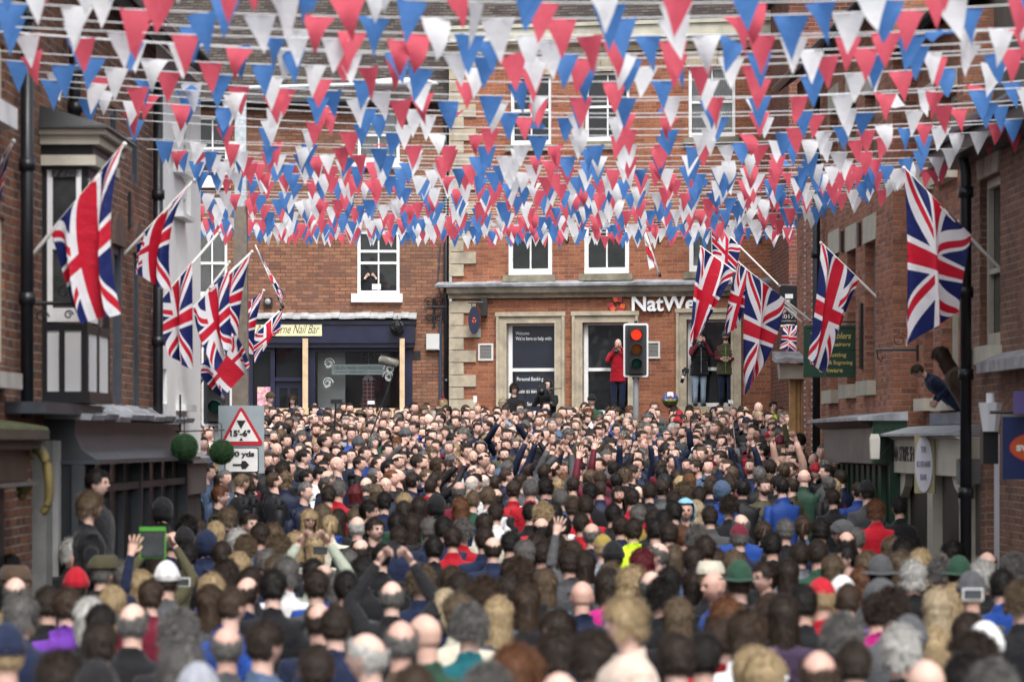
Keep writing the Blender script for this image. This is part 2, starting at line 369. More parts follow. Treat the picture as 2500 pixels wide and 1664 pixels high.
# ================================================================ HAIR SALON BUILDING (far left)
def build_salon():
    w = Wall('brick_shop_building', (-11, 63.9), (1, 0), 'weathered orange brick building with navy shopfront and dark tiled roof beside the stone quoins', 'building')
    r = w.rect; root = w.root
    xr = w.hit(1096)[0]
    zE = r(600, 601, 247, 248)[3]
    A = r(872, 976, 562, 721); B = r(873, 976, 262, 397); C = r(480, 555, 562, 722); D = r(480, 557, 284, 440)
    S1 = r(607, 1007, 785, 1120); S1 = (S1[0], S1[1], .02, S1[3])
    w.wall('wall', BR_HAIR, 0, xr, 0, zE, [A, B, C, D, S1], .25)
    w.sash(A, bars=(1, 0), rails=(.5, .68), fw=.07, back=.03, room=True)
    w.sash(B, bars=(1, 0), rails=(.5,), fw=.07, back=.03, curtain=True); w.sash(C, bars=(1, 0), rails=(.5,), fw=.06, back=.03, curtain=True); w.sash(D, bars=(1, 0), rails=(.5,), fw=.07, back=.03)
    for rr in (r(858, 983, 717, 738), r(858, 983, 396, 410), r(470, 563, 722, 740), r(470, 563, 441, 459)):
        w.part('sill', WHITE, rr, .001, .12)
    # roof
    mb = MB(); pitch = R(38); L = 9
    y1 = .6+L*math.cos(pitch); z1 = zE+L*math.sin(pitch)
    mb.quad((-3, -.3, zE-.02), (xr, -.3, zE-.02), (xr, y1, z1+.4), (-3, y1, z1+.4)); mb.quad((-3, -.3, zE-.1), (-3, y1, z1+.3), (xr, y1, z1+.3), (xr, -.3, zE-.1)); fr = 2.2/(y1+.3); mb.quad((xr, 1.9, zE-.02+fr*(z1+.42-zE)), (xr+3, 1.9, zE-.02+fr*(z1+.42-zE)), (xr+3, y1, z1+.4), (xr, y1, z1+.4))
    mb.go('roof', TILE, root)
    MB().tube([(-3, -.36, zE-.06), (xr, -.36, zE-.06)], .06, 8).go('gutter', PIPE, root, True)
    # shopfront
    sf = empty('shopfront', parent=root); a, b = S1[0], S1[1]
    F1 = r(600, 1010, 783, 838); zt = F1[3]; zb = F1[2]
    MB().box(a-.06, b+.06, -.30, .02, zb, zt).box(a-.04, b+.04, -.24, .02, zb-.10, zb).box(a-.08, b+.08, -.34, .0, zt-.09, zt-.03).go('fascia', NAVY, sf)
    mb = MB(); n = 24
    for k in range(n):
        xa = a-.35+(b-a+.45)*k/n; xb = a-.35+(b-a+.45)*(k+1)/n-.004; j = rnd.uniform(0, .03)
        mb.profile([(-.42, zt+.02+j), (-.42, zt+.06+j), (-.003, zt+.17+j), (-.003, zt-.0)], xa, xb)
    mb.go('lead_canopy', plain('lead_white', (.40, .41, .42), .6, .35, 5, .5, dirt=(.25, .25, .25)), sf)
    # cream sign with lettering
    sr = r(618, 786, 786, 820, .31)
    MB().box(sr[0], sr[1], -.335, -.303, sr[2], sr[3]).go('name_board', plain('sign_cream', (.72, .68, .42), .5, .04, 4, .05), sf)
    bk = plain('letter_black', (.015, .015, .015), .5, .1, 4, 0)
    lettering('shop_name', 'Ashbourne Nail Bar', .3, bk, sf, (sr[0]+sr[1])/2, -.336, (sr[2]+sr[3])/2, fit=((sr[1]-sr[0])*.93, (sr[3]-sr[2])*.62), shear=.45, offset=-.002)
    # window, door
    zf = zb-.10
    W1 = r(769, 976, 838, 996, .1); zsill = W1[2]; W1 = (W1[0], W1[1], zsill, zf-.09)
    DR = r(671, 737, 838, 1100, .1); LW_ = r(617, 660, 838, 996, .1)
    mb = MB()
    mb.box(a, LW_[0], -.08, .1, 0, zf); mb.box(LW_[1], DR[0]-.001, -.08, .1, 0, zf); mb.box(DR[1], W1[0], -.08, .1, 0, zf); mb.box(W1[1], b, -.08, .1, 0, zf)
    mb.box(LW_[0], LW_[1], -.07, .1, 0, zsill); mb.box(W1[0], W1[1], -.07, .1, 0, zsill); mb.box(LW_[0], LW_[1], -.07, .1, zf-.08, zf); mb.box(W1[0], W1[1], -.07, .1, zf-.08, zf)
    mb.box(DR[0], DR[1], -.06, .1, 2.25, 2.33)
    mb.go('stall_frame', NAVY, sf)
    win = empty('display_window', parent=sf)
    MB().box(W1[0], W1[1], .02, .03, W1[2], W1[3]).go('pane', GLASSC, win)
    MB().box(LW_[0], LW_[1], .02, .03, zsill, zf).go('pane', GLASSD, win)
    d = empty('door', parent=sf); x0, x1 = DR[0], DR[1]
    MB().box(x0, x0+.09, .03, .08, 0, 2.25).box(x1-.09, x1, .03, .08, 0, 2.25).box(x0+.09, x1-.09, .03, .08, 0, .7).box(x0+.09, x1-.09, .03, .08, 2.1, 2.25).box((x0+x1)/2-.03, (x0+x1)/2+.03, .035, .08, .7, 2.1).go('door_frame', NAVY, d)
    MB().box(x0+.09, x1-.09, .05, .06, .7, 2.1).box(x0+.02, x1-.02, .05, .06, 2.33, zf).go('pane', GLASSD, d)
    MB().ball((x1-.06, 0, 1.2), .03).go('door_knob', GALV, d, True)
    # room behind
    MB().box(a, b, 3.0, 3.1, 0, zf).box(a-.1, a, .1, 3.1, 0, zf).box(b, b+.1, .1, 3.1, 0, zf).box(a, b, .1, 3.1, -.05, 0).box(a, b, .1, 3.1, zf, zf+.1).go('room', plain('salon_wall', (.10, .10, .10), .9, .2, 1.5, 0), sf)
    MB().box(W1[0]+.02, W1[0]+.62, .5, .55, .1, zf-.05).go('partition', plain('salon_pale', (.42, .46, .45), .8, .1, 2, 0), sf)
    # hair sign in window
    hr = r(810, 940, 889, 914, .0); sg = empty('window_sign', parent=sf)
    MB().box(hr[0], hr[1], .0, .012, hr[2], hr[3]).go('sign_panel', plain('glass_sign', (.12, .155, .155), .4, .08, 3, 0), sg)
    cx = (hr[0]+hr[1])/2; wd = hr[1]-hr[0]; hh = hr[3]-hr[2]
    lettering('sign_text', 'HELEN MARIE HAIRDRESSING', .1, bk, sg, cx, -.002, hr[2]+hh*.66, fit=(wd*.9, hh*.36))
    lettering('sign_number', '07929 934717', .1, bk, sg, cx, -.002, hr[2]+hh*.24, fit=(wd*.33, hh*.24))
    mb = MB().box(hr[0]+.06, hr[0]+wd*.3, -.004, -.001, hr[2]+hh*.22, hr[2]+hh*.26).box(hr[1]-wd*.3, hr[1]-.06, -.004, -.001, hr[2]+hh*.22, hr[2]+hh*.26)
    mb.go('sign_rule', bk, sg)
    sw = MB()                     # scroll ornaments
    for sx, cx_, cz in ((1, hr[0]-.07, hr[3]+.02), (1, hr[0]-.1, hr[2]-.18), (-1, hr[1]+.08, hr[2]-.04), (-1, hr[1]+.1, hr[3]-.1)):
        for rr, ph in ((.13, 0), (.09, 2.2), (.1, 4.1)):
            pts = [(cx_+sx*rr*(1-t*.7)*math.cos(ph+t*6), -.004, cz+rr*(1-t*.7)*math.sin(ph+t*6)) for t in np.linspace(0, 1, 16)]
            sw.tube(pts, [.010*(1-.6*t)+.003 for t in np.linspace(0, 1, 16)], 5)
    sw.go('scroll_ornament', plain('etched_white', (.45, .48, .48), .6, .1, 5, 0), sg)
    # lettering seen faintly, sticker
    ev = r(701, 713, 975, 986, .1); MB().box(ev[0], ev[1], .015, .02, ev[2], ev[3]).go('sticker_panel', BLACK, d)
    lettering('sticker_text', 'eve', .1, WHITE, d, (ev[0]+ev[1])/2, .012, (ev[2]+ev[3])/2, fit=((ev[1]-ev[0])*.9, .05))
    po = r(628, 660, 944, 990, .1)
    MB().box(po[0], po[1], -.095, -.085, po[2], po[3]).go('poster', plain('poster_pink', (.62, .30, .38), .6, .6, 18, 0, dirt=(.75, .70, .35)), sf)
    # plaid dress
    dr = r(883, 917, 916, 984, -.4)
    dm, N, L, b_ = newmat('tartan'); nt = dm.node_tree; uv = coords(nt); sp = N.new('ShaderNodeSeparateXYZ'); L.new(uv, sp.inputs[0])
    def band(o, w_, off): return MA(nt, 'LESS_THAN', MA(nt, 'FLOORED_MODULO', MA(nt, 'ADD', o, off), .09), w_)
    c = MIX(nt, MA(nt, 'MULTIPLY', band(sp.outputs[0], .035, 0), .7), (.28, .02, .03), (.03, .04, .05)); c = MIX(nt, MA(nt, 'MULTIPLY', band(sp.outputs[2], .035, 0), .7), c, (.03, .04, .05))
    c = MIX(nt, MA(nt, 'MAXIMUM', band(sp.outputs[0], .006, .03), band(sp.outputs[2], .006, .03)), c, (.5, .5, .45)); L.new(c, b_.inputs[0]); b_.inputs['Roughness'].default_value = .9
    cx = (dr[0]+dr[1])/2; top = dr[3]
    g = empty('mannequin_dress', (root.location.x+cx, root.location.y+.4, root.location.z), 0, 'red tartan pinafore dress with white collar hanging inside the navy shop window', 'dress')
    mb = MB(); prof = [(top-.02, .08, .06), (top-.10, .13, .08), (top-.25, .135, .08), (top-.38, .12, .075), (top-.62, .17, .10), (top-.85, .2, .12)]; v = []; f = []
    for z, hx, hy in prof:
        for k in range(20):
            t = 2*math.pi*k/20; rp = 1+.04*math.cos(6*t)*(z < top-.4); v.append((hx*math.cos(t)*rp, hy*math.sin(t)*rp, z))
    for i in range(len(prof)-1):
        for k in range(20): f.append((i*20+k, (i+1)*20+k, (i+1)*20+(k+1) % 20, i*20+(k+1) % 20))
    mk('dress', v, f, dm, g, True)
    MB().prism([(-.09, top-.02), (-.11, top-.1), (-.03, top-.12), (0, top-.05), (.03, top-.12), (.11, top-.1), (.09, top-.02), (0, top+.02)], -.1, -.075).go('collar', WHITE, g)
    MB().tube([(-.15, 0, top-.1), (0, 0, top+.03), (.15, 0, top-.1)], .012, 6).tube([(0, 0, top+.03), (0, 0, zf-.0+.0)], .006, 6).go('hanger', GALV, g)
    # things on the wall
    fl = r(645, 665, 726, 748, .0); g = empty('floodlight', (root.location.x+(fl[0]+fl[1])/2, root.location.y-.02, root.location.z+fl[2]), 0, 'small round black floodlight on the orange brick above the cream shop sign', 'lamp')
    MB().box(-.09, .09, -.10, .018, 0, .19).go('housing', BLACK, g); MB().tube([(0, -.10, .1), (0, -.16, .1)], .065, 14).go('lens', plain('lens_grey', (.3, .3, .3), .3, .1, 5, 0), g, True)
    bx = r(1041, 1073, 815, 854); g = empty('meter_box', (root.location.x+(bx[0]+bx[1])/2, root.location.y-.02, root.location.z+bx[2]), 0, 'pale grey electrical box on the brick left of the black downpipe', 'box'); h = bx[3]-bx[2]; ww = (bx[1]-bx[0])/2
    MB().box(-ww, ww, -.13, .018, 0, h).go('box_body', plain('box_grey', (.55, .56, .55), .5, .04, 4, .05), g); MB().box(-ww+.015, ww-.015, -.14, -.131, .015, h-.015).go('lid', plain('box_grey', (.55, .56, .55), .5), g)
    v1 = r(1008, 1027, 856, 878); MB().box(v1[0], v1[1], -.015, -.002, v1[2], v1[3]).go('air_vent', BLACK, root)
    x, _ = w.pt(970, 800, .38); z = w.pt(970, 800, .38)[1]
    g = MB(); rr_ = random.Random(3)
    for k in range(26):
        ax = Vector((rr_.gauss(0, 1), rr_.gauss(0, 1), rr_.gauss(0, 1))).normalized(); q = ax.to_track_quat('Z', 'Y')
        g.tube([Vector((0, 0, 0))+q @ Vector((.15*math.cos(t), .15*math.sin(t), 0)) for t in np.linspace(0, 2*math.pi, 19)], .008, 4, False)
    g.tube([(0, 0, .14), (0, .02, .26), (0, .1, .26)], .008, 5)
    o = g.go('wicker_ball', IRON); o.location = (root.location.x+x, root.location.y-.47, root.location.z+z)
    tag(o, 'black wicker ball hanging on the navy fascia near its end', 'ornament')
    # scroll bracket
    bp = w.pt(1060, 760); g = MB(); zc = bp[1]
    g.box(-.03, .03, -.03, -.002, -.35, .3); g.tube([(0, -.02, .08), (0, -.35, .08), (.25, -.4, .08)], .018, 6); g.tube([(-.22, -.04, .1), (.28, -.04, .1)], .014, 6)
    for sx in (-1, 1):
        for zc2, r0 in ((.2, .12), (-.15, .1)):
            g.tube([(sx*(.1+r0*(1-t*.75)*math.cos(t*8)), -.05, zc2+r0*(1-t*.75)*math.sin(t*8)) for t in np.linspace(0, 1, 24)], .013, 5)
    o = g.go('sign_bracket', IRON); o.location = (root.location.x+bp[0], root.location.y-.0, root.location.z+zc); tag(o, 'black wrought iron scroll bracket on brick left of the downpipe', 'bracket')
    # downpipe between the two buildings
    x = w.hit(1089, .1)[0]
    g = empty('drainpipe', (root.location.x+x, root.location.y-.1, root.location.z), 0, 'tall black drainpipe on the seam between orange brick and stone quoins', 'pipe', 'drainpipes on the walls')
    MB().tube([(0, 0, 0), (0, 0, zE-.2)], .045, 10).go('pipe', PIPE, g, True)
    for z in (2.2, 4.2, 6.2): MB().tube([(0, 0, z), (0, 0, z+.1)], .06, 10).go('collar', PIPE, g, True)
    x = w.hit(1075, .05)[0]
    o = MB().tube([(0, 0, 0), (0, 0, 3.5), (.05, 0, 3.9), (-.05, 0, 4.4), (0, 0, 5.2)], [.03, .03, .012, .012, .012], 8).go('cable_conduit', plain('conduit_blue', (.03, .05, .09), .5, .1, 4, 0)); o.location = (root.location.x+x, root.location.y-.04, root.location.z); tag(o, 'thin dark blue cable conduit beside the black drainpipe', 'pipe')
    # timber hoarding that guards the shop
    t = empty('timber_hoarding', (root.location.x+(a+b)/2, root.location.y-.42, root.location.z), 0, 'raw timber posts and boards shielding the navy shopfront', 'hoarding')
    m = (a+b)/2
    for p0, p1 in ((739, 752), (976, 988)):
        q = r(p0, p1, 826, 1100, .42); MB().box(q[0]-m, q[1]-m, -.04, .05, 0, q[3]).go('post', TIMBER, t)
    q = r(560, 990, 996, 1018, .42)
    MB().box(q[0]-m, q[1]-m, -.085, -.043, q[2], q[3]).go('rail', TIMBER, t); MB().box(q[0]-m, q[1]-m, -.085, -.043, .6, q[2]-.05).go('board', TIMBER, t)
    return w
SALON = build_salon()
# ================================================================ BANK
def build_bank():
    w = Wall('bank_building', (-1.30, 63.7), (7.32, -1.50), 'red brick bank building with pale stone quoins, cornice and white sash windows', 'building')
    r = w.rect; root = w.root; X1 = 10.5; AT = 1300
    Z = lambda y, at=AT: HC+(1080-y)*w.hit(at)[1]/F-w.zb
    z_cor0, z_cor1 = Z(724), Z(700); z_par0, z_par1 = Z(118), Z(62)
    U = [r(1241, 1348, 545, 671), r(1426, 1536, 545, 668), r(1682, 1795, 540, 663)]
    T = [r(1246, 1346, 184, 354), r(1428, 1537, 175, 345), r(1680, 1795, 162, 335)]
    G = [r(1237, 1357, 789, 1012), r(1422, 1536, 787, 1010), r(1676, 1787, 780, 992)]
    w.wall('wall', BR_BANK, 0, X1, 0, z_par0+.02, U+T+G, .3)
    for k, o in enumerate(U): w.sash(o, bars=(1, 0), rails=(), fw=.09, back=.02, curtain=(k == 2))
    for k, o in enumerate(T): w.sash(o, bars=(1, 0), rails=(.5,), fw=.07, back=.05, curtain=(k == 2))
    # sills & lintels
    for o in U: MB().box(o[0]-.09, o[1]+.09, -.14, .0-.001, o[2]-.15, o[2]-.003).go('sill', STONE_D, root)
    for o in T:
        MB().box(o[0]-.09, o[1]+.09, -.10, -.001, o[2]-.14, o[2]-.003).go('sill', STONE_D, root)
        m = (o[0]+o[1])/2; h = .38; hw = (o[1]-o[0])/2
        mb = MB().prism([(m-hw-.02, o[3]+.003), (m-.12, o[3]+.003), (m-.15, o[3]+h), (m-hw-.2, o[3]+h)], -.03, -.001)
        mb.prism([(m+.12, o[3]+.003), (m+hw+.02, o[3]+.003), (m+hw+.2, o[3]+h), (m+.15, o[3]+h)], -.03, -.001)
        mb.prism([(m-.11, o[3]+.003), (m+.11, o[3]+.003), (m+.15, o[3]+h+.05), (m-.15, o[3]+h+.05)], -.06, -.001)
        mb.go('lintel', STONE, root)
    # stone surrounds of the ground floor windows
    for o in G:
        a, b, c, d = o; q = .21
        mb = MB().box(a-q, a+.01, -.08, .1, 0.3, d+.0).box(b-.01, b+q, -.08, .1, .3, d).box(a-q, b+q, -.08, .1, d+.002, d+q)
        mb.box(a-q, a-q+.06, -.12, -.081, .3, d+q-.06).box(b+q-.06, b+q, -.12, -.081, .3, d+q-.06).box(a-q-.02, b+q+.02, -.13, -.081, d+q-.06, d+q+.03)
        mb.box(a-.04, a+.012, -.10, -.081, .3, d).box(b-.012, b+.04, -.10, -.081, .3, d)
        mb.go('window_surround', STONE, root)
        MB().box(a-q, b+q, -.42, .1, c-.18, c-.002).go('sill', STONE, root)
    # windows with posters
    dark = plain('poster_navy', (.013, .017, .030), .35, .2, 3, 0)
    for k, o in enumerate(G):
        a, b, c, d = o; a += .014; b -= .014
        zm = Z(902, 1300)
        wd = empty('window', parent=root); fw = .085
        MB().box(a, a+fw, .12, .19, c, d).box(b-fw*.3, b, .12, .19, c, d).box(a+fw, b-fw*.3, .12, .19, d-.05, d).box(a+fw, b-fw*.3, .11, .19, zm-.035, zm+.035).box(a+fw, b-fw*.3, .12, .19, c, c+.08).go('frame', WHITE, wd)
        MB().box(a+.02, b-.02, .20, .21, c, d).go('pane', GLASSD, wd)
        MB().box(a-.3, b+.3, 1.0, 1.02, c, d+.1).go('room_back', INNER, wd)
        if k == 0:
            pp = empty('window_poster', parent=root)
            MB().box(a+fw+.004, b-fw*.3-.004, .15, .165, zm+.036, d-.055).box(a+fw+.05, b-fw*.3-.004, .15, .165, c+.08, zm-.036).go('poster_panel', dark, pp)
            def L(n, t, x0, x1, y0, y1):
                q = r(x0, x1, y0, y1, -.14); lettering(n, t, .2, WHITE, pp, (q[0]+q[1])/2, .146, (q[2]+q[3])/2, fit=(q[1]-q[0], q[3]-q[2]))
            L('poster_text', 'Welcome', 1259, 1292, 809, 817); L('poster_text', "We're here to help with:", 1259, 1347, 821, 833)
            L('poster_text', 'Personal Banking', 1262, 1326, 920, 932); L('poster_text', 'Business Banking', 1262, 1326, 950, 962); L('poster_text', 'Services', 1287, 1318, 981, 990)
    # quoins
    h = .265
    for k in range(int(z_par0/h)):
        z = k*h
        if z+h > z_cor0-.05 and z < z_cor1+.1: continue
        wd = .54 if k % 2 == 0 else .27
        MB().box(-.05, wd, -.05, -.001, z+.008, z+h-.008).box(-.05, -.002, .0, .3, z+.008, z+h-.008).go('quoin', STONE, root)
    # cornice over ground floor, with lead on top
    MB().profile([(-.0-.001, z_cor0-.03), (-.10, z_cor0-.03), (-.12, z_cor0+.03), (-.24, z_cor0+.08), (-.30, z_cor0+.20), (-.001, z_cor0+.20)], -.06, X1).go('cornice', plain('stone_cornice', (.33, .29, .23), .85, .25, 4, .5, dirt=(.12, .11, .09)), root)
    mb = MB(); n = 30
    for k in range(n):
        xa = -.3+(X1+.3)*k/n; xb = -.3+(X1+.3)*(k+1)/n-.004; j = rnd.uniform(0, .02)
        mb.profile([(-.34, z_cor0+.205), (-.35, z_cor0+.25+j), (-.002, z_cor1+.12+j), (-.002, z_cor0+.205)], xa, xb)
    mb.go('lead_capping', LEAD, root)
    # parapet
    MB().profile([(-.001, z_par0-.12), (-.10, z_par0-.12), (-.14, z_par0-.02), (-.26, z_par0+.06), (-.26, z_par0+.12), (.3, z_par0+.12), (.3, z_par0+.02), (-.001, z_par0+.02)], -.05, X1).go('upper_cornice', STONE, root)
    MB().profile([(-.30, z_par0+.123), (-.30, z_par0+.15), (.0, z_par0+.2), (0, z_par0+.123)], -.1, X1).go('lead_capping', LEAD, root)
    MB().box(-.05, X1, -.0, .3, z_par0+.2, z_par1-.05).box(-.08, X1, -.05, .35, z_par1-.048, z_par1+.03).go('parapet', plain('parapet_stone', (.44, .42, .34), .9, .2, 2, .5, dirt=(.22, .21, .17)), root)
    MB().quad((-.1, .5, z_par1-.4), (X1, .5, z_par1-.4), (X1, 8, z_par1+5), (-.1, 8, z_par1+5)).quad((-.1, .5, z_par1-.4), (-.1, 8, z_par1+5), (-.1, 8, 0), (-.1, .5, 0)).go('roof', TILE, root)
    # sign letters and emblem
    q = r(1544, 1737, 722, 761); z = (q[2]+q[3])/2
    lettering('bank_name', 'NatWest', .5, plain('sign_white', (.85, .86, .88), .4, .02, 3, 0), root, (q[0]+q[1])/2, -.07, z+.01, fit=(q[1]-q[0], q[3]-q[2]), extrude=.03, offset=.012)
    q = r(1487, 1529, 722, 762); cx, cz, R0 = (q[0]+q[1])/2, (q[2]+q[3])/2, (q[3]-q[2])/2
    em = empty('bank_emblem', parent=root)
    cA = plain('emblem_orange', (.72, .10, .02), .4, .03, 3, 0); cB = plain('emblem_plum', (.42, .02, .05), .4, .03, 3, 0)
    for k in range(3):
        t0 = R(90+120*k)
        def pp(rad, ang): return (cx+R0*rad*math.cos(t0+R(ang)), cz-.02+R0*rad*math.sin(t0+R(ang)))
        MB().prism([pp(1.05, 32), pp(1.05, -2), pp(.42, -15), pp(.50, 45)], -.09, -.03).go('emblem_block', cA, em)
        MB().prism([pp(1.05, -5), pp(1.08, -38), pp(.62, -62), pp(.40, -18)], -.075, -.025).go('emblem_block', cB, em)
    # vents
    for (x0, x1, y0, y1), lab in (((1168, 1205, 838, 880), 'square white framed vent on the bank brick beside the navy window poster'), ((1575, 1612, 833, 875), 'square white framed vent behind the traffic light on the bank brick')):
        q = r(x0, x1, y0, y1); c = w.root.matrix_basis @ Vector(((q[0]+q[1])/2, 0, q[2])); g = empty('wall_vent', c, w.ang, lab, 'vent', 'vents on the bank wall'); hw = (q[1]-q[0])/2; h = q[3]-q[2]
        MB().box(-hw, -hw+.04, -.04, -.001, 0, h).box(hw-.04, hw, -.04, -.001, 0, h).box(-hw+.04, hw-.04, -.04, -.001, 0, .04).box(-hw+.04, hw-.04, -.04, -.001, h-.04, h).go('frame', plain('vent_white', (.6, .6, .58), .5, .1, 5, .1), g)
        mb = MB()
        for k in range(9): z = .05+(h-.1)*k/9; mb.box(-hw+.04, hw-.04, -.025, -.001, z, z+(h-.1)/13)
        mb.go('louvre', plain('vent_grey', (.22, .22, .21), .6, .1, 5, .1), g)
    # hanging oval sign
    c = w.pt(1160, 782, .25); p = w.root.matrix_basis @ Vector((c[0], -.35, c[1])); g = empty('hanging_oval_sign', p, 0, 'dark navy oval sign with small red emblem hanging by the stone quoins', 'sign')
    v = MB()
    v.tube([(0, 0, 0), (.001, .0, 0)], .01, 4); mb = MB(); n = 28
    pts = [(.125*math.cos(2*math.pi*k/n), .30*math.sin(2*math.pi*k/n)) for k in range(n)]
    mb.prism(pts, -.04, .04).go('sign_disc', NAVY, g)
    for k in range(3):
        t0 = R(90+120*k); MB().prism([(.05*math.cos(t0+R(a))*q, .07*math.sin(t0+R(a))*q) for q, a in ((1, 40), (1, -30), (.4, -30), (.4, 30))], -.046, -.0405).go('emblem_block', cA, g)
    MB().tube([(-.13, 0, .38), (.2, .0, .38)], .02, 6).tube([(-.05, 0, .38), (-.05, 0, .29)], .01, 5).tube([(.05, 0, .38), (.05, 0, .29)], .01, 5).box(.14, .28, .1, .38, .1, .5).go('bracket', IRON, g)
    q = r(1145, 1175, 802, 823); c = w.root.matrix_basis @ Vector(((q[0]+q[1])/2, -.002, q[2])); o = MB().box(-.13, .13, -.03, 0, 0, q[3]-q[2]).go('wall_plaque', plain('plaque_grey', (.25, .27, .27), .6, .1, 3, .1)); o.location = c; o.rotation_euler.z = w.ang; tag(o, 'small grey plaque under the navy oval sign', 'sign')
    # lantern brackets on first floor
    for px, py, lab in ((1385, 560, 'black iron bracket between the two left first floor windows of the bank'), (1610, 560, 'black iron bracket right of the hanging red cross flag'), (1856, 560, 'black iron bracket at the right end of the bank first floor')):
        c = w.pt(px, py); p = w.root.matrix_basis @ Vector((c[0], 0, c[1])); g = MB(); g.box(-.03, .03, -.02, -.001, -.3, .25); g.tube([(0, -.02, .12), (-.05, -.5, .15)], .02, 6)
        g.tube([(0, -.02, -.2), (-.02, -.2, -.1), (-.05, -.35, .12)], .015, 6); g.ball((0, -.1, -.12), .05, 8, 6)
        o = g.go('wall_bracket', IRON); o.location = p; o.rotation_euler.z = w.ang; tag(o, lab, 'bracket', 'iron brackets on the bank')
    return w
BANK = build_bank()
# ================================================================ LEFT SIDE OF THE STREET
def eave(w, xa, xb, z, ov=.35, h=3, name='roof', mat=None):
    mb = MB().quad((xa, -ov, z), (xb, -ov, z), (xb, 4, z+h), (xa, 4, z+h)).quad((xa, -ov, z-.12), (xa, 4, z+h-.12), (xb, 4, z+h-.12), (xb, -ov, z-.12)).quad((xa, -ov, z-.12), (xb, -ov, z-.12), (xb, -ov, z), (xa, -ov, z)).quad((xa, -ov, z-.12), (xa, -ov, z), (xa, 4, z+h), (xa, 4, z+h-.12)).quad((xb, -ov, z), (xb, -ov, z-.12), (xb, 4, z+h-.12), (xb, 4, z+h))
    mb.go(name, mat or TILE, w.root)
    MB().tube([(xa, -ov-.06, z-.08), (xb, -ov-.06, z-.08)], .06, 8).go('gutter', PIPE, w.root, True)
def left():
    def Y(px, a=4.7): return F*a/(1413-px)
    def mkw(name, Y0, lab, off=0, base=None):
        return Wall(name, (-4.7+.0226*Y0-off, Y0), (.0226, 1), lab, 'building', base=base if base is not None else 0)
    # brick house with bay
    w = mkw('brick_house', 17.0, 'dark brown brick house with a black and white projecting bay window', base=0); r = w.rect
    xe = w.hit(381)[0]; zt = HC+4.45
    op = [r(266, 286, 262, 425), r(320, 337, 262, 445), r(274, 298, 600, 985), r(325, 339, 620, 990), r(-60, 12, 90, 235), r(-60, 12, 520, 880)]
    slot = plain('slate_blue_frame', (.055, .065, .08), .5, .2, 4, .1)
    w.wall('wall', BR_LEFT, 0, xe, 0, zt, op, .3)
    eave(w, -.2, xe+.0, zt, .3, 3.2)
    for k, o in enumerate(op):
        if k < 4:
            q = empty('window', parent=w.root); a, b, c, d = o; e = .003
            MB().box(a+e, a+.09, .0, .12, c+e, d-e).box(b-.09, b-e, .0, .12, c+e, d-e).box(a+.09, b-.09, .02, .12, c+e, c+.09).box(a+.09, b-.09, .02, .12, d-.09, d-e).box((a+b)/2-.02, (a+b)/2+.02, .03, .1, c+.09, d-.09).go('frame', slot, q)
            MB().box(a+.05, b-.05, .12, .13, c+.03, d-.03).go('pane', GLASSD, q)
            if k > 1:
                n = 8; m = (a+b)/2; hw = (b-a)/2+.06
                MB().prism([(m+hw*math.cos(math.pi*i/n), d+.35*math.sin(math.pi*i/n)) for i in range(n+1)], -.04, -.001).go('arch', plain('arch_brick', (.10, .06, .05), .9, .3, 8, .3), w.root)
        else: w.sash(o, mat=CREAM, bars=(1, 0), rails=(.5,), fw=.1, back=.03)
    w.part('sill', WHITE, r(-60, 40, 236, 290, .15), .001, .16); w.part('sill', plain('sill_grey', (.4, .38, .36), .8, .2, 4, .3), r(-60, 52, 905, 945, .15), .001, .16)
    for (a, b, y0, y1) in ((312, 316, 470, 555),): w.part('tie_bar', IRON, r(a, b, y0, y1), .001, .03)
    w.part('tie_bar', IRON, r(256, 261, 420, 520), .001, .03)
    # downpipe near
    for px, y0, y1, lab, rr in ((66, 0, 1020, 'thick black drainpipe on the near brick house left of the bay window', .055), (183, 60, 330, 'short black drainpipe dropping to the bay window roof', .055)):
        x = w.hit(px, .1)[0]; z0 = max(0, HC+(1080-y1)*w.hit(px, .1)[1]/F); z1 = min(zt-.1, HC+(1080-y0)*w.hit(px, .1)[1]/F); p = w.root.matrix_basis @ Vector((x, -.1, z0))
        g = empty('drainpipe', p, w.ang, lab, 'pipe', 'drainpipes on the walls'); MB().tube([(0, 0, 0), (0, 0, z1-z0)], rr, 12).go('pipe', PIPE, g, True)
        for t in (.3, .62, .98): MB().tube([(0, 0, (z1-z0)*t-.1), (0, 0, (z1-z0)*t)], rr*1.3, 12).go('collar', PIPE, g, True)
    # bay window (projecting box)
    b = empty('bay_window', parent=w.root); Y0b, Y1b = Y(103), Y(103)+1.25; xa, xb = Y0b-17, Y1b-17; d = .40
    zz = lambda y, px=150: HC+(1080-y)*Y0b/F
    zA, zB, zC, zD = zz(955), zz(815), zz(790), zz(405)
    mb = MB()
    for (u0, u1) in ((0, .045), (d-.055, d)):   # camera facing side posts
        mb.box(xa, xa+.07, -u1, -u0, zA, zD)
    mb.box(xb-.07, xb, -d, -d+.06, zA, zD); mb.box(xa+.07, xb-.07, -d, -d+.05, zC-.08, zC); mb.box(xa, xa+.05, -d+.055, -.045, zC-.06, zC+.0); mb.box(xa, xb, -d, 0, zD-.1, zD+.0); mb.box(xa, xb, -d-.02, 0, zA-.1, zA)
    mb.box(xa, xa+.06, -.20, -.15, zA, zC-.06); mb.box(xa+.55, xa+.65, -d, -d+.05, zA, zD)
    mb.go('timber_frame', BLACK, b)
    MB().box(xa+.01, xa+.03, -d+.05, -.04, zA, zC-.05).box(xa+.07, xb-.07, -d+.01, -d+.04, zA, zC-.08).go('white_panel', plain('panel_white', (.66, .67, .68), .6, .04, 3, .1), b)
    f = MB(); fz0, fz1 = zz(785), zz(415)
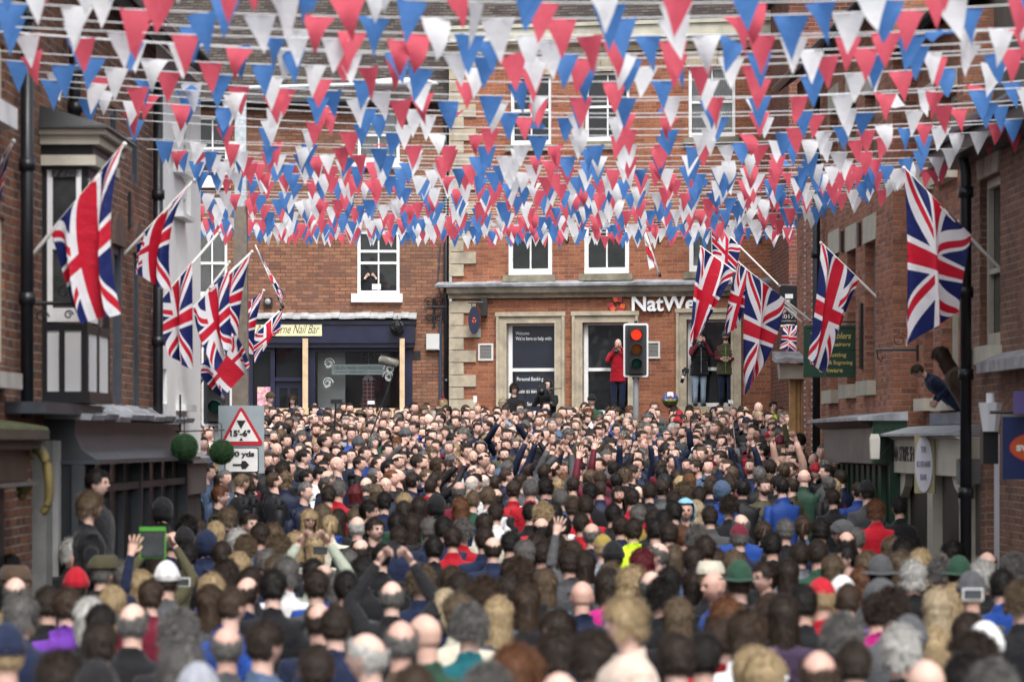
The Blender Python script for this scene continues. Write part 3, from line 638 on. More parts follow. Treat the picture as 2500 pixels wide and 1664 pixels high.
    f.box(xa+.0, xa+.05, -d+.055, -d+.10, fz0, fz1).box(xa, xa+.05, -.09, -.045, fz0, fz1).box(xa, xa+.05, -d+.10, -.09, fz0, fz0+.12).box(xa, xa+.05, -d+.10, -.09, fz1-.06, fz1).box(xa, xa+.05, -d+.1, -.09, zz(600)-.03, zz(600)+.03)
    f.box(xa+.07, xa+.13, -d+.0, -d+.05, fz0, fz1).box(xa+.49, xa+.55, -d, -d+.05, fz0, fz1).box(xa+.13, xa+.49, -d, -d+.05, fz0, fz0+.12).box(xa+.13, xa+.49, -d, -d+.05, zz(600)-.03, zz(600)+.03)
    f.go('frame', WHITE, b)
    MB().box(xa+.025, xa+.03, -d+.06, -.05, fz0, fz1).box(xa+.1, xb-.1, -d+.03, -d+.035, fz0, fz1).go('pane', plain('pane_dark', (.035, .038, .04), .12, .5, 4, 0), b)
    MB().box(xa-.06, xb+.06, -d-.08, 0, zD+.0, zD+.09).box(xa-.10, xb+.1, -d-.12, 0, zD+.18, zD+.26).box(xa-.15, xb+.15, -d-.18, 0, zD+.262, zD+.31).go('cornice', CREAM, b)
    MB().box(xa-.03, xb+.03, -d-.05, 0, zD+.09, zD+.18).go('frieze', BLACK, b)
    MB().hexa([(xa-.2, -d-.22, zD+.312), (xb+.2, -d-.22, zD+.312), (xb+.2, -.001, zD+.312), (xa-.2, -.001, zD+.312)], [(xa-.18, -d-.2, zD+.34), (xb+.18, -d-.2, zD+.34), (xb+.1, -.001, zD+.52), (xa-.1, -.001, zD+.52)]).go('lead_roof', BLACK, b)
    # nearest shop with gold scroll, pilasters
    s = empty('shopfront', parent=w.root)
    xa0, xa1 = w.hit(-60, .35)[0], w.hit(100, .35)[0]
    zm = lambda y, px=60: HC+(1080-y)*w.hit(px, .35)[1]/F
    MB().box(0, xa1, -.42, 0, zm(1072), zm(1050)).box(0, xa1, -.36, 0, zm(1095), zm(1074)).go('cornice', plain('cornice_brown', (.06, .045, .036), .7, .25, 5, .3, dirt=(.05, .055, .02)), s)
    MB().hexa([(0, -.42, zm(1050)+.003), (xa1, -.42, zm(1050)+.003), (xa1, -.001, zm(1050)+.003), (0, -.001, zm(1050)+.003)], [(0, -.4, zm(1040)), (xa1, -.4, zm(1040)), (xa1, -.001, zm(1020)), (0, -.001, zm(1020))]).go('mossy_top', plain('moss', (.05, .055, .02), .95, .5, 9, .8), s)
    MB().box(0, xa1-.1, -.26, 0, zm(1175), zm(1097)).go('fascia', BROWN, s)
    MB().box(0, xa1-.05, -.34, 0, zm(1186), zm(1177)).go('lower_moulding', plain('grey_mould', (.13, .12, .115), .6, .2, 5, .2), s)
    MB().box(0, xa1-.25, -.10, 0, .5, zm(1188)).go('window_panel', BLACK, s)
    MB().box(0, xa1-.25, -.16, 0, 0, .5).go('stall_riser', BROWN, s)
    sc = MB(); bx = xa1-.02
    pts = [(bx, -.30-.12*math.sin(t*2.6), zm(1090)-t*.52+.06*math.sin(t*6)) for t in np.linspace(0, 1, 20)]
    sc.tube(pts, [.05-.02*t for t in np.linspace(0, 1, 20)], 8)
    sc.tube([(bx, -.22-.07*(1-t)*math.cos(t*9), zm(1122)+.07*(1-t)*math.sin(t*9)) for t in np.linspace(0, 1, 18)], .022, 7)
    sc.ball((bx, -.22, zm(1190)), .07, 10, 8); sc.ball((bx, -.2, zm(1213)), .04, 10, 8)
    sc.go('gold_scroll_bracket', GOLD, s, True)
    for k, (p0, p1, mat) in enumerate(((112, 128, GREYM), (134, 172, plain('panel_grey_white', (.30, .30, .30), .7, .15, 2, .2)), (176, 196, GREYD))):
        q = r(p0, p1, 1075, 1400, .12); MB().box(q[0], q[1], -.12-.03*k, -.001, 0, q[3]).go('pilaster', mat, s)
    q = r(108, 240, 1075, 1400, .05); MB().box(q[0], q[1], -.05, -.0015, 0, q[3]+.0).go('door_recess', BLACK, s)
    q = r(100, 240, 985, 1012, .3); MB().box(q[0], q[1], -.34, -.001, q[2], q[3]).go('canopy', GREYD, s)
    # hanging black sign that faces the camera
    c = P(198, 1030, 262); g = empty('hanging_shop_sign', c, 0, 'black hanging shop sign with scratchy white lettering left of the dark shopfront', 'sign')
    MB().box(-.20, .20, -.02, .02, -.10, .10).box(-.21, .21, -.025, .025, .101, .115).go('sign_board', BLACK, g)
    for t, x, wd, hh in (('ARTISAN', -.11, .15, .07), ('ART', .02, .06, .11), ('85', .13, .06, .07)): lettering('sign_text', t, .1, WHITE, g, x, -.026, 0, fit=(wd, hh))
    MB().tube([(-.45, 0, .13), (.22, 0, .13)], .012, 6).go('bracket', IRON, g)
    # scroll iron bracket in front of bay
    c = P(60, 740, 283); g = MB(); g.tube([(0, 0, 0), (.42, 0, 0)], .018, 6); g.box(-.02, .01, -.02, .02, -.4, .12)
    for cx, cz, r0 in ((.34, .1, .06), (.38, -.1, .04), (.15, -.12, .06)): g.tube([(cx+r0*(1-.7*t)*math.cos(t*8), 0, cz+r0*(1-.7*t)*math.sin(t*8)) for t in np.linspace(0, 1, 20)], .008, 5)
    o = g.go('wall_bracket', IRON); o.location = c; tag(o, 'thin black scrolled sign bracket in front of the bay window', 'bracket')
    # white building
    w2 = Wall('white_building', (-4.7+.0226*(17+xe), 17+xe), (.0226, 1), 'plain white rendered building with a grey shopfront at street level', 'building', base=0.1)
    Yx = w2.hit(490)[0]; r2 = w2.rect; z2 = HC+4.45-.1
    ops = [r2(396, 408, 900, 985), r2(448, 466, 270, 420), r2(448, 466, 430, 524)]
    w2.wall('wall', RENDERW, .003, Yx, 0, z2, ops, .3, depth=5)
    for o in ops[1:]: w2.sash(o, bars=(0, 0), rails=(.5,), fw=.05, back=.05)
    for q in (r2(444, 472, 525, 536, .1), r2(444, 472, 421, 429, .1), r2(450, 476, 988, 1003, .1)): w2.part('sill', WHITE, q, .001, .12)
    eave(w2, .0, Yx+.1, z2, .35, 3.2)
    x = w2.hit(386, .1)[0]; p = w2.root.matrix_basis @ Vector((x, -.1, .6)); g = empty('drainpipe', p, w2.ang, 'black drainpipe at the joint of brown brick and white render', 'pipe', 'drainpipes on the walls')
    MB().tube([(0, 0, 0), (0, 0, z2-1.0)], .055, 12).go('pipe', PIPE, g, True)
    for t in (1.5, 3, 4.6): MB().tube([(0, 0, t), (0, 0, t+.1)], .072, 12).go('collar', PIPE, g, True)
    # grey lower part of white building, corner shop
    s2 = empty('shopfront', parent=w2.root); q = r2(446, 490, 1130, 1400, .3); zt2 = q[3]
    MB().box(q[0], q[1]+.02, -.3, -.001, 0, zt2-.35).go('corner_box', plain('taupe_paint', (.085, .075, .07), .6, .2, 4, .2), s2)
    MB().box(q[0]-.05, q[1]+.07, -.36, -.001, zt2-.347, zt2).go('fascia', plain('taupe_light', (.12, .105, .098), .6, .2, 4, .2), s2)
    MB().hexa([(q[0]-.1, -.42, zt2+.003), (q[1]+.12, -.42, zt2+.003), (q[1]+.12, -.001, zt2+.003), (q[0]-.1, -.001, zt2+.003)], [(q[0]-.1, -.42, zt2+.06), (q[1]+.12, -.42, zt2+.06), (q[1]+.1, -.001, zt2+.22), (q[0]-.1, -.001, zt2+.22)]).go('lead_top', GREYM, s2)
    MB().box(q[0]-.012, q[0]-.002, -.24, -.19, 0, zt2-.36).go('timber_strip', TIMBER_Y, s2)
    q = r2(404, 412, 1140, 1330); MB().box(q[0], q[1], -.02, -.001, 0, q[3]).go('door', GREYM, s2)
    q = r2(432, 440, 1195, 1290); MB().box(q[0], q[1], -.03, -.001, q[2], q[3]).go('lilac_strip', plain('lilac', (.48, .38, .52), .7, .1, 4, .1), s2)
    # dark grey curved shopfront between
    s3 = empty('shopfront', parent=w.root); a = w.hit(232, .45)[0]; b = xe-.05; Yc = lambda y: HC+(1080-y)*w.hit(320, .4)[1]/F
    prof = [(-.001, Yc(1028)), (-.28, Yc(1028)), (-.27, Yc(1060)), (-.33, Yc(1095)), (-.46, Yc(1118)), (-.001, Yc(1118))]
    MB().profile(prof, a, b).go('curved_fascia', plain('fascia_slate', (.028, .031, .036), .45, .25, 3, .2), s3)
    MB().box(a-.02, b+.02, -.50, -.001, Yc(1128), Yc(1118)-.002).go('moulding', GREYD, s3)
    n = 9; mb = MB()
    for k in range(n):
        x0 = a-.05+(b-a+.1)*k/n; x1 = a-.05+(b-a+.1)*(k+1)/n-.02; j = rnd.uniform(-.02, .02)
        mb.profile([(-.42, Yc(1026)+j), (-.44, Yc(1014)+j), (-.12, Yc(1002)+j), (-.02, Yc(985)+j), (-.001, Yc(1026))], x0, x1)
    mb.go('lead_roof', LEAD, s3)
    MB().box(a, b, -.25, -.001, .0, Yc(1129)).go('window_back', plain('shop_dark', (.018, .02, .024), .3, .3, 2, 0), s3)
    mb = MB()
    for k in range(9): x = a+(b-a)*k/8; wv = .09 if k % 4 == 0 else .03; mb.box(x-wv/2, x+wv/2, -.36 if k % 4 == 0 else -.31, -.251, 0, Yc(1129)-.002)
    for z in (Yc(1195), .9): mb.box(a+.05, b-.05, -.34, -.252, z, z+.07)
    mb.box(a, b, -.33, -.251, 0, .5)
    mb.go('mullion', plain('mullion_slate', (.028, .034, .041), .5, .25, 3, .15), s3)
    # pink arched sign
    c = P(411, 1100, 218); g = empty('pink_sign', c, 0, 'pale pink arched sign on the white wall beside the topiary ball', 'sign')
    pts = [(-.085, -.21), (.085, -.21), (.085, .20), (.04, .23), (-.02, .18), (-.065, .10), (-.085, 0)]
    MB().prism(pts, -.02, .02).go('sign_board', plain('sign_pink', (.62, .48, .62), .6, .05, 4, .05), g)
    rr_ = random.Random(5); mb = MB()
    for k in range(9): x = rr_.uniform(-.05, .06); z = rr_.uniform(-.12, .14); mb.box(x, x+.006, -.024, -.021, z, z+rr_.uniform(.03, .07))
    mb.go('sign_mark', plain('mark_plum', (.12, .03, .12), .6), g)
    MB().box(-.1, .1, -.03, .03, -.235, -.212).go('lower_edge', GREYM, g)
    # topiary balls hanging from bracket
    for (px, py, rad, s_, lab) in ((450, 1091, 34, 232, 'round green topiary ball hanging beside the pink sign'), (541, 1103, 31, 222, 'round green topiary ball hanging in front of the height limit sign')):
        c = P(px, py, s_); rr = rad/s_; g = empty('topiary_ball', c, 0, lab, 'topiary', 'topiary balls')
        v = []; f = []; q = random.Random(int(px))
        for k in range(5200):
            d = Vector((q.gauss(0, 1), q.gauss(0, 1), q.gauss(0, 1))).normalized(); p = d*rr*q.uniform(.90, 1.0); t = d.orthogonal().normalized(); t.rotate(Matrix.Rotation(q.uniform(0, 6.28), 3, d)); u = d.cross(t)
            L_ = rr*.07; b0 = len(v); tip = p+(d+t*q.uniform(-.9, .9)+u*q.uniform(-.9, .9)).normalized()*L_
            v += [p+u*.0035, p-u*.0035, tip]; f.append((b0, b0+1, b0+2))
        mk('leaf_ball', v, f, plain('topiary_green', (.018, .075, .015), .7, .45, 30, 0), g, uv=False)
        MB().ball((0, 0, 0), rr*.92, 20, 14).go('core', plain('topiary_core', (.008, .03, .008), .9, .3, 30, 0), g, True)
        MB().tube([(0, 0, rr), (0, 0, rr+.16), (-.05, 0, rr+.2)], .006, 5).go('chain', IRON, g)
    c = P(440, 1053, 225); g = MB().tube([(-.05, 0, 0), (.48, 0, .02)], .01, 6).tube([(0, 0, .0), (0, 0, .4)], .012, 6); o = g.go('wall_bracket', IRON); o.location = c; tag(o, 'thin iron bracket carrying the topiary balls', 'bracket')
    return w, w2
LW, LW2 = left()
# ================================================================ RIGHT SIDE OF THE STREET
def right():
    a0 = 6.05; dr = (.0278, -1)
    def mkw(name, px, off, lab, a=6.05):
        Y0 = F*(a)/(px-1050); return Wall(name, (a-.0278*Y0, Y0), dr, lab, 'building', base=ground(Y0)-.3)
    # far section
    w = mkw('brick_terrace_house', 1946, 0, 'tall red brick terrace house with stone lintels at the far right corner'); r = w.rect; root = w.root
    xe = w.hit(2180)[0]
    zt = HC+5.9-w.zb
    cols = [(2023, 2049), (2066, 2091), (2109, 2139)]
    op = []
    for k, (a, b) in enumerate(cols):
        up = ((270, 450), (250, 420), (225, 390))[k]; lo = ((622, 952), (611, 938), (590, 929))[k]
        m = (a+b)/2
        op += [r(a+2, b-2, up[0], up[1]), r(a+2, b-2, lo[0], lo[1])]
    w.wall('wall', BR_RIGHT, 0, xe, 0, zt, op, .25, depth=6)
    for k, o in enumerate(op):
        w.sash(o, mat=plain('window_grey', (.20, .19, .18), .6), bars=(1, 0), rails=(.5,), fw=.06, back=.13)
        MB().box(o[0]-.06, o[1]+.06, -.12, -.001, o[2]-.20, o[2]-.003).go('sill', plain('sill_stone', (.40, .38, .31), .8, .12, 4, .3), root)
        MB().box(o[0]-.08, o[1]+.08, -.015, .12, o[3]+.003, o[3]+.36).go('lintel', plain('lintel_stone', (.45, .43, .36), .8, .1, 4, .3), root)
    eave(w, -.1, xe, zt, .3, 3)
    # white toothed flashing at the corner
    for px in (1966, 1984):
        x = w.hit(px)[0]; mb = MB(); q = random.Random(px)
        for k in range(64): z = .5+k*.078*1.3; mb.box(x-.04-q.uniform(0, .05), x+.04+q.uniform(0, .05), -.012, -.001, z, z+.02+q.uniform(0, .015))
        mb.go('mortar_repair', plain('mortar_white', (.6, .6, .6), .9, .15, 6, .3), root)
    x = w.hit(1996, .1)[0]; p = root.matrix_basis @ Vector((x, -.12, 0)); g = empty('drainpipe', p, w.ang, 'black drainpipe by the white patched corner behind the green sign', 'pipe', 'drainpipes on the walls')
    MB().tube([(0, 0, 0), (0, 0, zt-.1)], .06, 12).go('pipe', PIPE, g, True)
    for t in (1.5, 3, 4.6, 6): MB().tube([(0, 0, t), (0, 0, t+.12)], .08, 12).go('collar', PIPE, g, True)
    for px, y0, y1 in ((2058, 565, 615), (2101, 545, 600), (2106, 740, 900)):
        w.part('tie_bar', IRON, r(px-2, px+2, y0, y1), .001, .04)
    # green shopfront
    s = empty('shopfront', parent=root); za = lambda y: HC+(1080-y)*w.hit(2070, .4)[1]/F-w.zb
    x0, x1 = w.hit(1998, .5)[0], w.hit(2148, .35)[0]
    MB().box(x0, x1, -.42, -.001, za(1128), za(1046)).go('fascia', plain('fascia_grey', (.17, .16, .15), .55, .2, 3, .2), s)
    MB().box(x1-.12, x1+.0, -.44, -.001, za(1128), za(1030)).box(x1-.12, x1, -.22, -.001, 0, za(1128)-.002).go('pilaster', GREEN, s); MB().profile([(-.001, za(1046)+.003), (-.46, za(1046)+.003), (-.60, za(1030)), (-.001, za(1030))], x0, x1-.121).go('cornice', BROWN, s)
    MB().profile([(-.001, za(1030)+.003), (-.64, za(1030)+.003), (-.64, za(1022)), (-.001, za(1008))], x0-.15, x1+.06).go('lead_top', LEAD, s)
    mb = MB(); n = 9
    for k in range(n): x = x0+.1+(x1-x0-.3)*k/n; mb.box(x, x+(x1-x0-.3)/n*.55, -.27, -.201, .02, za(1130)-.02)
    mb.go('shutter_board', GREEN, s); MB().box(x0, x1-.12, -.20, -.001, 0, za(1130)).go('shop_back', plain('green_dark', (.006, .02, .012), .4, .3, 3, 0), s)
    c = w.pt(2130, 1090, .6)
    g = MB(); p = P(2136, 1090, 196); hb = .12
    g.hexa([(-.055, -.05, -.15), (.05, -.05, -.15), (.05, .06, -.15), (-.055, .06, -.15)], [(-.065, -.05, .10), (.06, -.05, .10), (.06, .06, .10), (-.065, .06, .10)]).hexa([(-.065, -.05, .1), (.06, -.05, .1), (.06, .06, .1), (-.065, .06, .1)], [(-.045, -.04, .16), (.04, -.04, .16), (.04, .05, .16), (-.045, .05, .16)])
    o = g.go('alarm_box', plain('alarm_white', (.68, .66, .60), .5, .05, 5, .1)); o.location = p; tag(o, 'white burglar alarm box between the green shop and the cream shop', 'alarm box')
    # near section (set back)
    w2 = mkw('brick_town_house', 2200, 0, 'red brick town house above the cream shopfront on the right', a=6.36); w2b = w2
    # extend from under the far section to the next drainpipe
    r2 = w2.rect; xs = w2.hit(2228)[0]; xn = w2.hit(2352)[0]; z2 = HC+5.2-w2.zb
    op2 = [r2(2254, 2276, 250, 437), r2(2294, 2336, 225, 412), r2(2256, 2278, 610, 972), r2(2298, 2340, 590, 970)]
    w2.wall('wall', BR_RIGHT, xs-.35, xn, 0, z2, op2, .3, depth=5)
    for k, o in enumerate(op2):
        w2.sash(o, mat=CREAM, bars=(0, 0), rails=(.5,) if k != 3 else (.8,), fw=.07, back=.14)
        MB().box(o[0]-.06, o[1]+.06, -.13, -.001, o[2]-.16, o[2]-.003).go('sill', plain('sill_cream', (.52, .49, .40), .7, .08, 4, .2), w2.root)
        MB().box(o[0]-.04, o[1]+.04, -.015, .12, o[3]+.003, o[3]+.22).go('lintel', plain('sill_cream', (.5, .5, .4)), w2.root)
    eave(w2, xs-.3, xn, z2, .3, 3)
    s = empty('shopfront', parent=w2.root); zb_ = lambda y: HC+(1080-y)*w2.hit(2255, .4)[1]/F-w2.zb
    x0, x1 = w2.hit(2158, .55)[0], w2.hit(2352, .45)[0]
    MB().box(x0, x1, -.48, -.001, zb_(1156), zb_(1073)).go('fascia', CREAM, s)
    MB().profile([(-.001, zb_(1073)+.003), (-.5, zb_(1073)+.003), (-.56, zb_(1066)), (-.001, zb_(1066))], x0, x1).go('cornice', CREAM, s)
    MB().profile([(-.001, zb_(1066)+.003), (-.66, zb_(1064)), (-.66, zb_(1058)), (-.30, zb_(1040)), (-.001, zb_(1036))], x0-.1, x1).go('lead_canopy', plain('lead_pale', (.33, .355, .38), .55, .3, 3, .4, dirt=(.2, .21, .22)), s)
    MB().box(x0+.5, x1, -.05, -.001, zb_(1035), zb_(1006)).go('lead_upstand', plain('lead_blue', (.16, .19, .23), .5, .35, 3, .3), s)
    xm = (x0+x1)/2
    MB().box(x0+.15, x0+.3, -.40, -.001, 0, zb_(1158)).go('pilaster', CREAM, s); MB().box(xm-.25, xm+.12, -.38, -.001, 0, zb_(1158)).go('pilaster', CREAM, s)
    mb = MB(); mb.box(x1-.42, x1-.3, -.42, -.001, 0, zb_(1158))
    mb.prism([(x1-.9, zb_(1158)), (x1-.3, zb_(1158)), (x1-.3, zb_(1240)), (x1-.42, zb_(1230)), (x1-.5, zb_(1195)), (x1-.75, zb_(1180))], -.42, -.30); MB().prism([(x0+.3, zb_(1158)), (x0+.8, zb_(1158)), (x0+.7, zb_(1190)), (x0+.45, zb_(1215)), (x0+.3, zb_(1225))], -.40, -.30).go('scroll_bracket', CREAM, s)
    mb.go('pilaster', CREAM, s)
    MB().box(x0+.1, x1, -.26, -.001, 0, zb_(1157)-.003).go('shop_back', plain('shop_brown', (.06, .05, .04), .5, .3, 2, .0), s)
    # black letters and oval
    xa_, xb_ = w2.hit(2163, .48)[0], w2.hit(2243, .48)[0]
    lettering('shop_name', 'ARTISAN STRIPE SHOP', .3, plain('letter_brown', (.03, .022, .022), .6), s, (xa_+xb_)/2, -.482, zb_(1108), fit=(xb_-xa_, .19), offset=.006)
    c = P(2257, 1132, 210); g = empty('oval_sign', c, R(-35), 'white oval sign board projecting from the cream shopfront', 'sign'); n = 30
    MB().box(-.13, .13, .0, .03, -.34, .34).go('sign_board', plain('board_gold', (.38, .34, .2), .6, .15, 4, .1), g)
    MB().prism([(.115*math.cos(2*math.pi*k/n), .33*math.sin(2*math.pi*k/n)) for k in range(n)], -.02, -.001).go('oval_panel', plain('oval_white', (.60, .60, .66), .5, .03, 3, 0), g)
    for t, z, wd in (('THE', .17, .07), ('KUSHARI', 0, .17), ('BAR', -.15, .08)): lettering('sign_text', t, .1, plain('text_grey', (.2, .2, .26), .6), g, 0, -.024, z, fit=(wd, .07))
    # big drainpipe
    c = P(2358, 1080, 222); g = empty('drainpipe', (c.x, c.y, ground(c.y)), 0, 'thick near black drainpipe from gutter to pavement left of the blue sign', 'pipe', 'drainpipes on the walls'); ztop = HC+(1080-345)/222-ground(c.y)
    MB().tube([(0, 0, 0), (0, 0, ztop-.35), (-.04, 0, ztop-.15), (-.02, 0, ztop)], .062, 14).go('pipe', PIPE, g, True)
    for t in (.3, 1.7, 3.0, 3.9, 5.0): MB().tube([(0, 0, t), (0, 0, t+.12)], .085, 14).go('collar', PIPE, g, True)
    MB().box(-.10, .10, -.08, .12, ztop-.02, ztop+.14).go('hopper', PIPE, g)
    c = P(2350, 1150, 220); o = MB().box(-.06, .2, -.05, .08, -.14, .14).go('meter_box', GREYM); o.location = c; tag(o, 'grey utility box behind the thick near drainpipe', 'box')
    # nearest house, lower eaves
    w3 = mkw('brick_house', 2356, 0, 'brown brick house with slate roof and blue hanging sign at the right edge', a=6.1)
    r3 = w3.rect; x3 = w3.hit(2560)[0]; z3 = HC+(1080-352)/w3.u.length/(F/w3.hit(2356)[1])-w3.zb
    o3 = r3(2392, 2442, 430, 845); op3 = [o3]
    w3.wall('wall', BR_NEAR, 0, x3+13, 0, z3, op3+[r3(2405, 2440, 1060, 1500)], .3)
    w3.sash(o3, mat=CREAM, bars=(0, 0), rails=(.45,), fw=.1, back=.08)
    MB().box(o3[0]-.12, o3[1]+.1, -.14, -.001, o3[2]-.2, o3[2]-.003).go('sill', CREAM, w3.root)
    m = (o3[0]+o3[1])/2; hw = (o3[1]-o3[0])/2; mb = MB()
    for k in range(3):
        t0, t1 = -1+2*k/3+.02, -1+2*(k+1)/3-.02; mb.prism([(m+hw*t0, o3[3]+.003), (m+hw*t1, o3[3]+.003), (m+(hw+.14)*t1, o3[3]+.32), (m+(hw+.14)*t0, o3[3]+.32)], -.03, -.001)
    mb.go('lintel', plain('lintel_cream', (.42, .37, .30), .8, .12, 4, .3), w3.root)
    eave(w3, -.15, x3+13, z3+.02, .42, 2.2)
    MB().box(-.15, x3+13, -.40, -.001, z3-.28, z3-.02).go('soffit', BLACK, w3.root)
    q = r3(2405, 2440, 1060, 1500); MB().box(q[0], q[0]+.3, .1, .2, 0, q[3]).box(q[1]-.3, q[1], .0, .2, 0, q[3]).go('door', plain('door_white', (.6, .62, .66), .5, .05, 3, .1), w3.root)
    MB().profile([(-.001, 0), (-.25, -.02), (-.25, .1), (-.001, .2)], r3(2440, 2560, 880, 900)[0], x3+1).go('lead_canopy', LEAD, w3.root).location.z = r3(2440, 2560, 880, 900, at=2470)[3]-.1
    # gable behind the low roof
    g = empty('rendered_gable', (9.2, 33, 0), 0, 'dull olive rendered gable wall rising behind the low slate roof', 'building')
    MB().box(-3.45, 5, 0, 6, 0, 9.5).go('wall', OLIVE, g)
    g = MB(); c = P(2402, 268, 236); g.tube([c+Vector((-.27, 0, -.25)), c+Vector((.28, .0, .25))], .03, 6)
    # white fluted lamp / sign fitting
    c = P(2418, 1015, 234); g = empty('wall_lantern', c, 0, 'white fluted tapered wall lamp beside the blue sign', 'lamp')
    mb = MB(); v = []
    for z, rr in ((-.16, .085), (.14, .13)):
        for k in range(16): t = 2*math.pi*k/16; q = rr*(1 if k % 2 else .93); v.append((q*math.cos(t), q*.8*math.sin(t), z))
    mb.add(v, [tuple(range(16))[::-1], tuple(range(16, 32))]+[(k, (k+1) % 16, 16+(k+1) % 16, 16+k) for k in range(16)]); mb.go('shade', plain('lamp_white', (.72, .75, .8), .4, .03, 3, 0), g)
    MB().tube([(0, 0, .141), (0, 0, .24)], .045, 10).go('cap', plain('lamp_white', (.72, .75, .8)), g); MB().box(-.07, .09, .04, .25, -.5, -.165).go('lamp_bracket', BLACK, g)
    # blue sign
    c = P(2499, 1092, 250); g = empty('hanging_blue_sign', c, 0, 'dark blue hanging sign with an orange ellipse at the right edge', 'sign')
    MB().box(-.21, .32, -.03, .03, -.31, .30).go('sign_board', plain('sign_blue', (.006, .02, .10), .35, .08, 3, 0), g)
    MB().box(-.215, .325, -.035, .035, .301, .325).go('sign_edge', GREYM, g); n = 36
    MB().prism([(.13+.275*math.cos(2*math.pi*k/n), .0+.15*math.sin(2*math.pi*k/n)) for k in range(n)], -.036, -.031).go('ellipse_rim', plain('ellipse_red', (.45, .03, .04), .4, .03, 3, 0), g)
    MB().prism([(.13+.262*math.cos(2*math.pi*k/n), .0+.138*math.sin(2*math.pi*k/n)) for k in range(n)], -.041, -.0365).go('ellipse', plain('ellipse_orange', (.55, .09, .02), .4, .03, 3, 0), g)
    lettering('sign_text', 'swinton', .2, WHITE, g, .13, -.044, .005, fit=(.42, .08), offset=.008)
    MB().tube([(-.33, 0, .345), (.32, 0, .345)], .018, 6).go('bracket', IRON, g)
    c = P(2497, 982, 252); o = MB().box(-.09, .4, -.02, .02, -.11, .11).go('purple_sign', plain('sign_purple', (.11, .08, .26), .5, .05, 3, 0)); o.location = c; tag(o, 'purple sign panel above the blue hanging sign', 'sign')
    # green hanging sign
    c = P(2028, 857, 171); g = empty('hanging_green_sign', c, 0, 'dark green hanging sign with gold lettering behind the drooping flag', 'sign')
    MB().box(-.36, .36, -.02, .02, -.335, .335).go('sign_board', plain('sign_green', (.012, .05, .032), .45, .12, 3, 0), g)
    MB().box(-.39, -.361, -.035, .035, -.37, .37).box(.361, .39, -.035, .035, -.37, .37).box(-.36, .36, -.035, .035, .336, .37).box(-.36, .36, -.035, .035, -.37, -.336).box(-.36, .36, -.03, -.021, .02, .03).go('frame', GREEN, g)
    gl = plain('gold_letter', (.50, .40, .12), .5, .1, 6, 0)
    for t, z, wd, hh in (('The Cobblers', .22, .58, .09), ('Shoe Repairers', .09, .56, .08), ('Key Cutting', -.06, .44, .075), ('Trophies & Engraving', -.17, .62, .07), ('Giftware', -.27, .34, .065)):
        lettering('sign_text', t, .1, gl, g, 0, -.023, z, fit=(wd, hh), shear=.25 if z > 0 else 0, offset=.002)
    MB().tube([(-.3, 0, .42), (.5, 0, .42)], .014, 6).go('bracket', IRON, g)
    # black sign 0171
    c = P(1926, 745, 137); g = empty('hanging_telephone_sign', c, 0, 'black hanging sign with white numbers at the right end of the bank', 'sign')
    MB().box(-.17, .15, -.02, .02, -.34, .34).go('sign_board', BLACK, g); lettering('sign_text', '50171', .1, WHITE, g, -.01, -.024, -.2, fit=(.26, .07)); lettering('sign_text', 'CHARTERED & CO', .1, WHITE, g, -.01, -.024, -.28, fit=(.26, .02))
    lettering('sign_text', 'LETTINGS', .1, WHITE, g, -.01, -.024, .0, fit=(.06, .2))
    MB().box(-.07, .07, -.024, -.021, .12, .2).go('sign_mark', WHITE, g); MB().tube([(-.2, 0, .36), (.25, 0, .36)], .012, 6).go('bracket', IRON, g)
    # hooked bracket
    c = P(2140, 853, 190); g = MB(); g.tube([(0, 0, 0), (.52, 0, 0)], .02, 6).tube([(.0, 0, 0), (.02, 0, -.12), (.07, 0, -.15), (.08, 0, -.1)], .01, 6); g.box(.51, .54, -.03, .03, -.15, .06)
    g.tube([(.3+.1*(1-.7*t)*math.cos(t*8), 0, .12+.1*(1-.7*t)*math.sin(t*8)) for t in np.linspace(0, 1, 20)], .006, 5)
    o = g.go('wall_bracket', IRON); o.location = c; tag(o, 'empty black iron bracket with hook between the two right hand flags', 'bracket')
    # timber hoarding with a lead canopy over it
    x0, y0 = P(1928, 1000, 150).x, F/150; g = empty('timber_boarding', (x0, y0, ground(y0)-.05), 0, 'tall yellow timber boarding under a lead topped stone canopy', 'hoarding')
    zt_ = HC+(1080-925)/150-ground(y0)+.05
    for k, (a, b) in enumerate(((0, .10), (.11, .17), (.18, .285), (.29, .36))): MB().box(a, b, (k % 2)*.03, .12+(k % 2)*.03, 0, zt_-.01*k).go('board', TIMBER_Y, g)
    MB().box(.362, .45, -.02, .2, 0, zt_-.02).go('pilaster', CREAM, g)
    q = F/158-y0
    MB().hexa([(-.16, -.1, zt_), (.5, -.35, zt_), (.9, .3, zt_), (-.16, .3, zt_)], [(-.18, -.12, zt_+.25), (.5, -.38, zt_+.20), (.9, .3, zt_+.25), (-.18, .3, zt_+.25)]).go('canopy_stone', plain('canopy_cream', (.40, .36, .30), .8, .15, 4, .3), g)
    mb = MB()
    for k in range(5): a = -.26+k*.15; mb.hexa([(a, -.3-.02*k, zt_+.255+.02*(k % 2)), (a+.17, -.32-.02*k, zt_+.26), (a+.17, .3, zt_+.32), (a, .3, zt_+.32)], [(a, -.3-.02*k, zt_+.32+.02*(k % 2)), (a+.17, -.32-.02*k, zt_+.33), (a+.17, .3, zt_+.46), (a, .3, zt_+.46)])
    mb.go('lead_capping', LEAD, g)
    MB().tube([(.40, -.25, zt_-.85), (.62, -.25, zt_-.87)], .02, 6).ball((.40, -.25, zt_-.8), .06, 10, 8).go('hinge_ball', IRON, g)
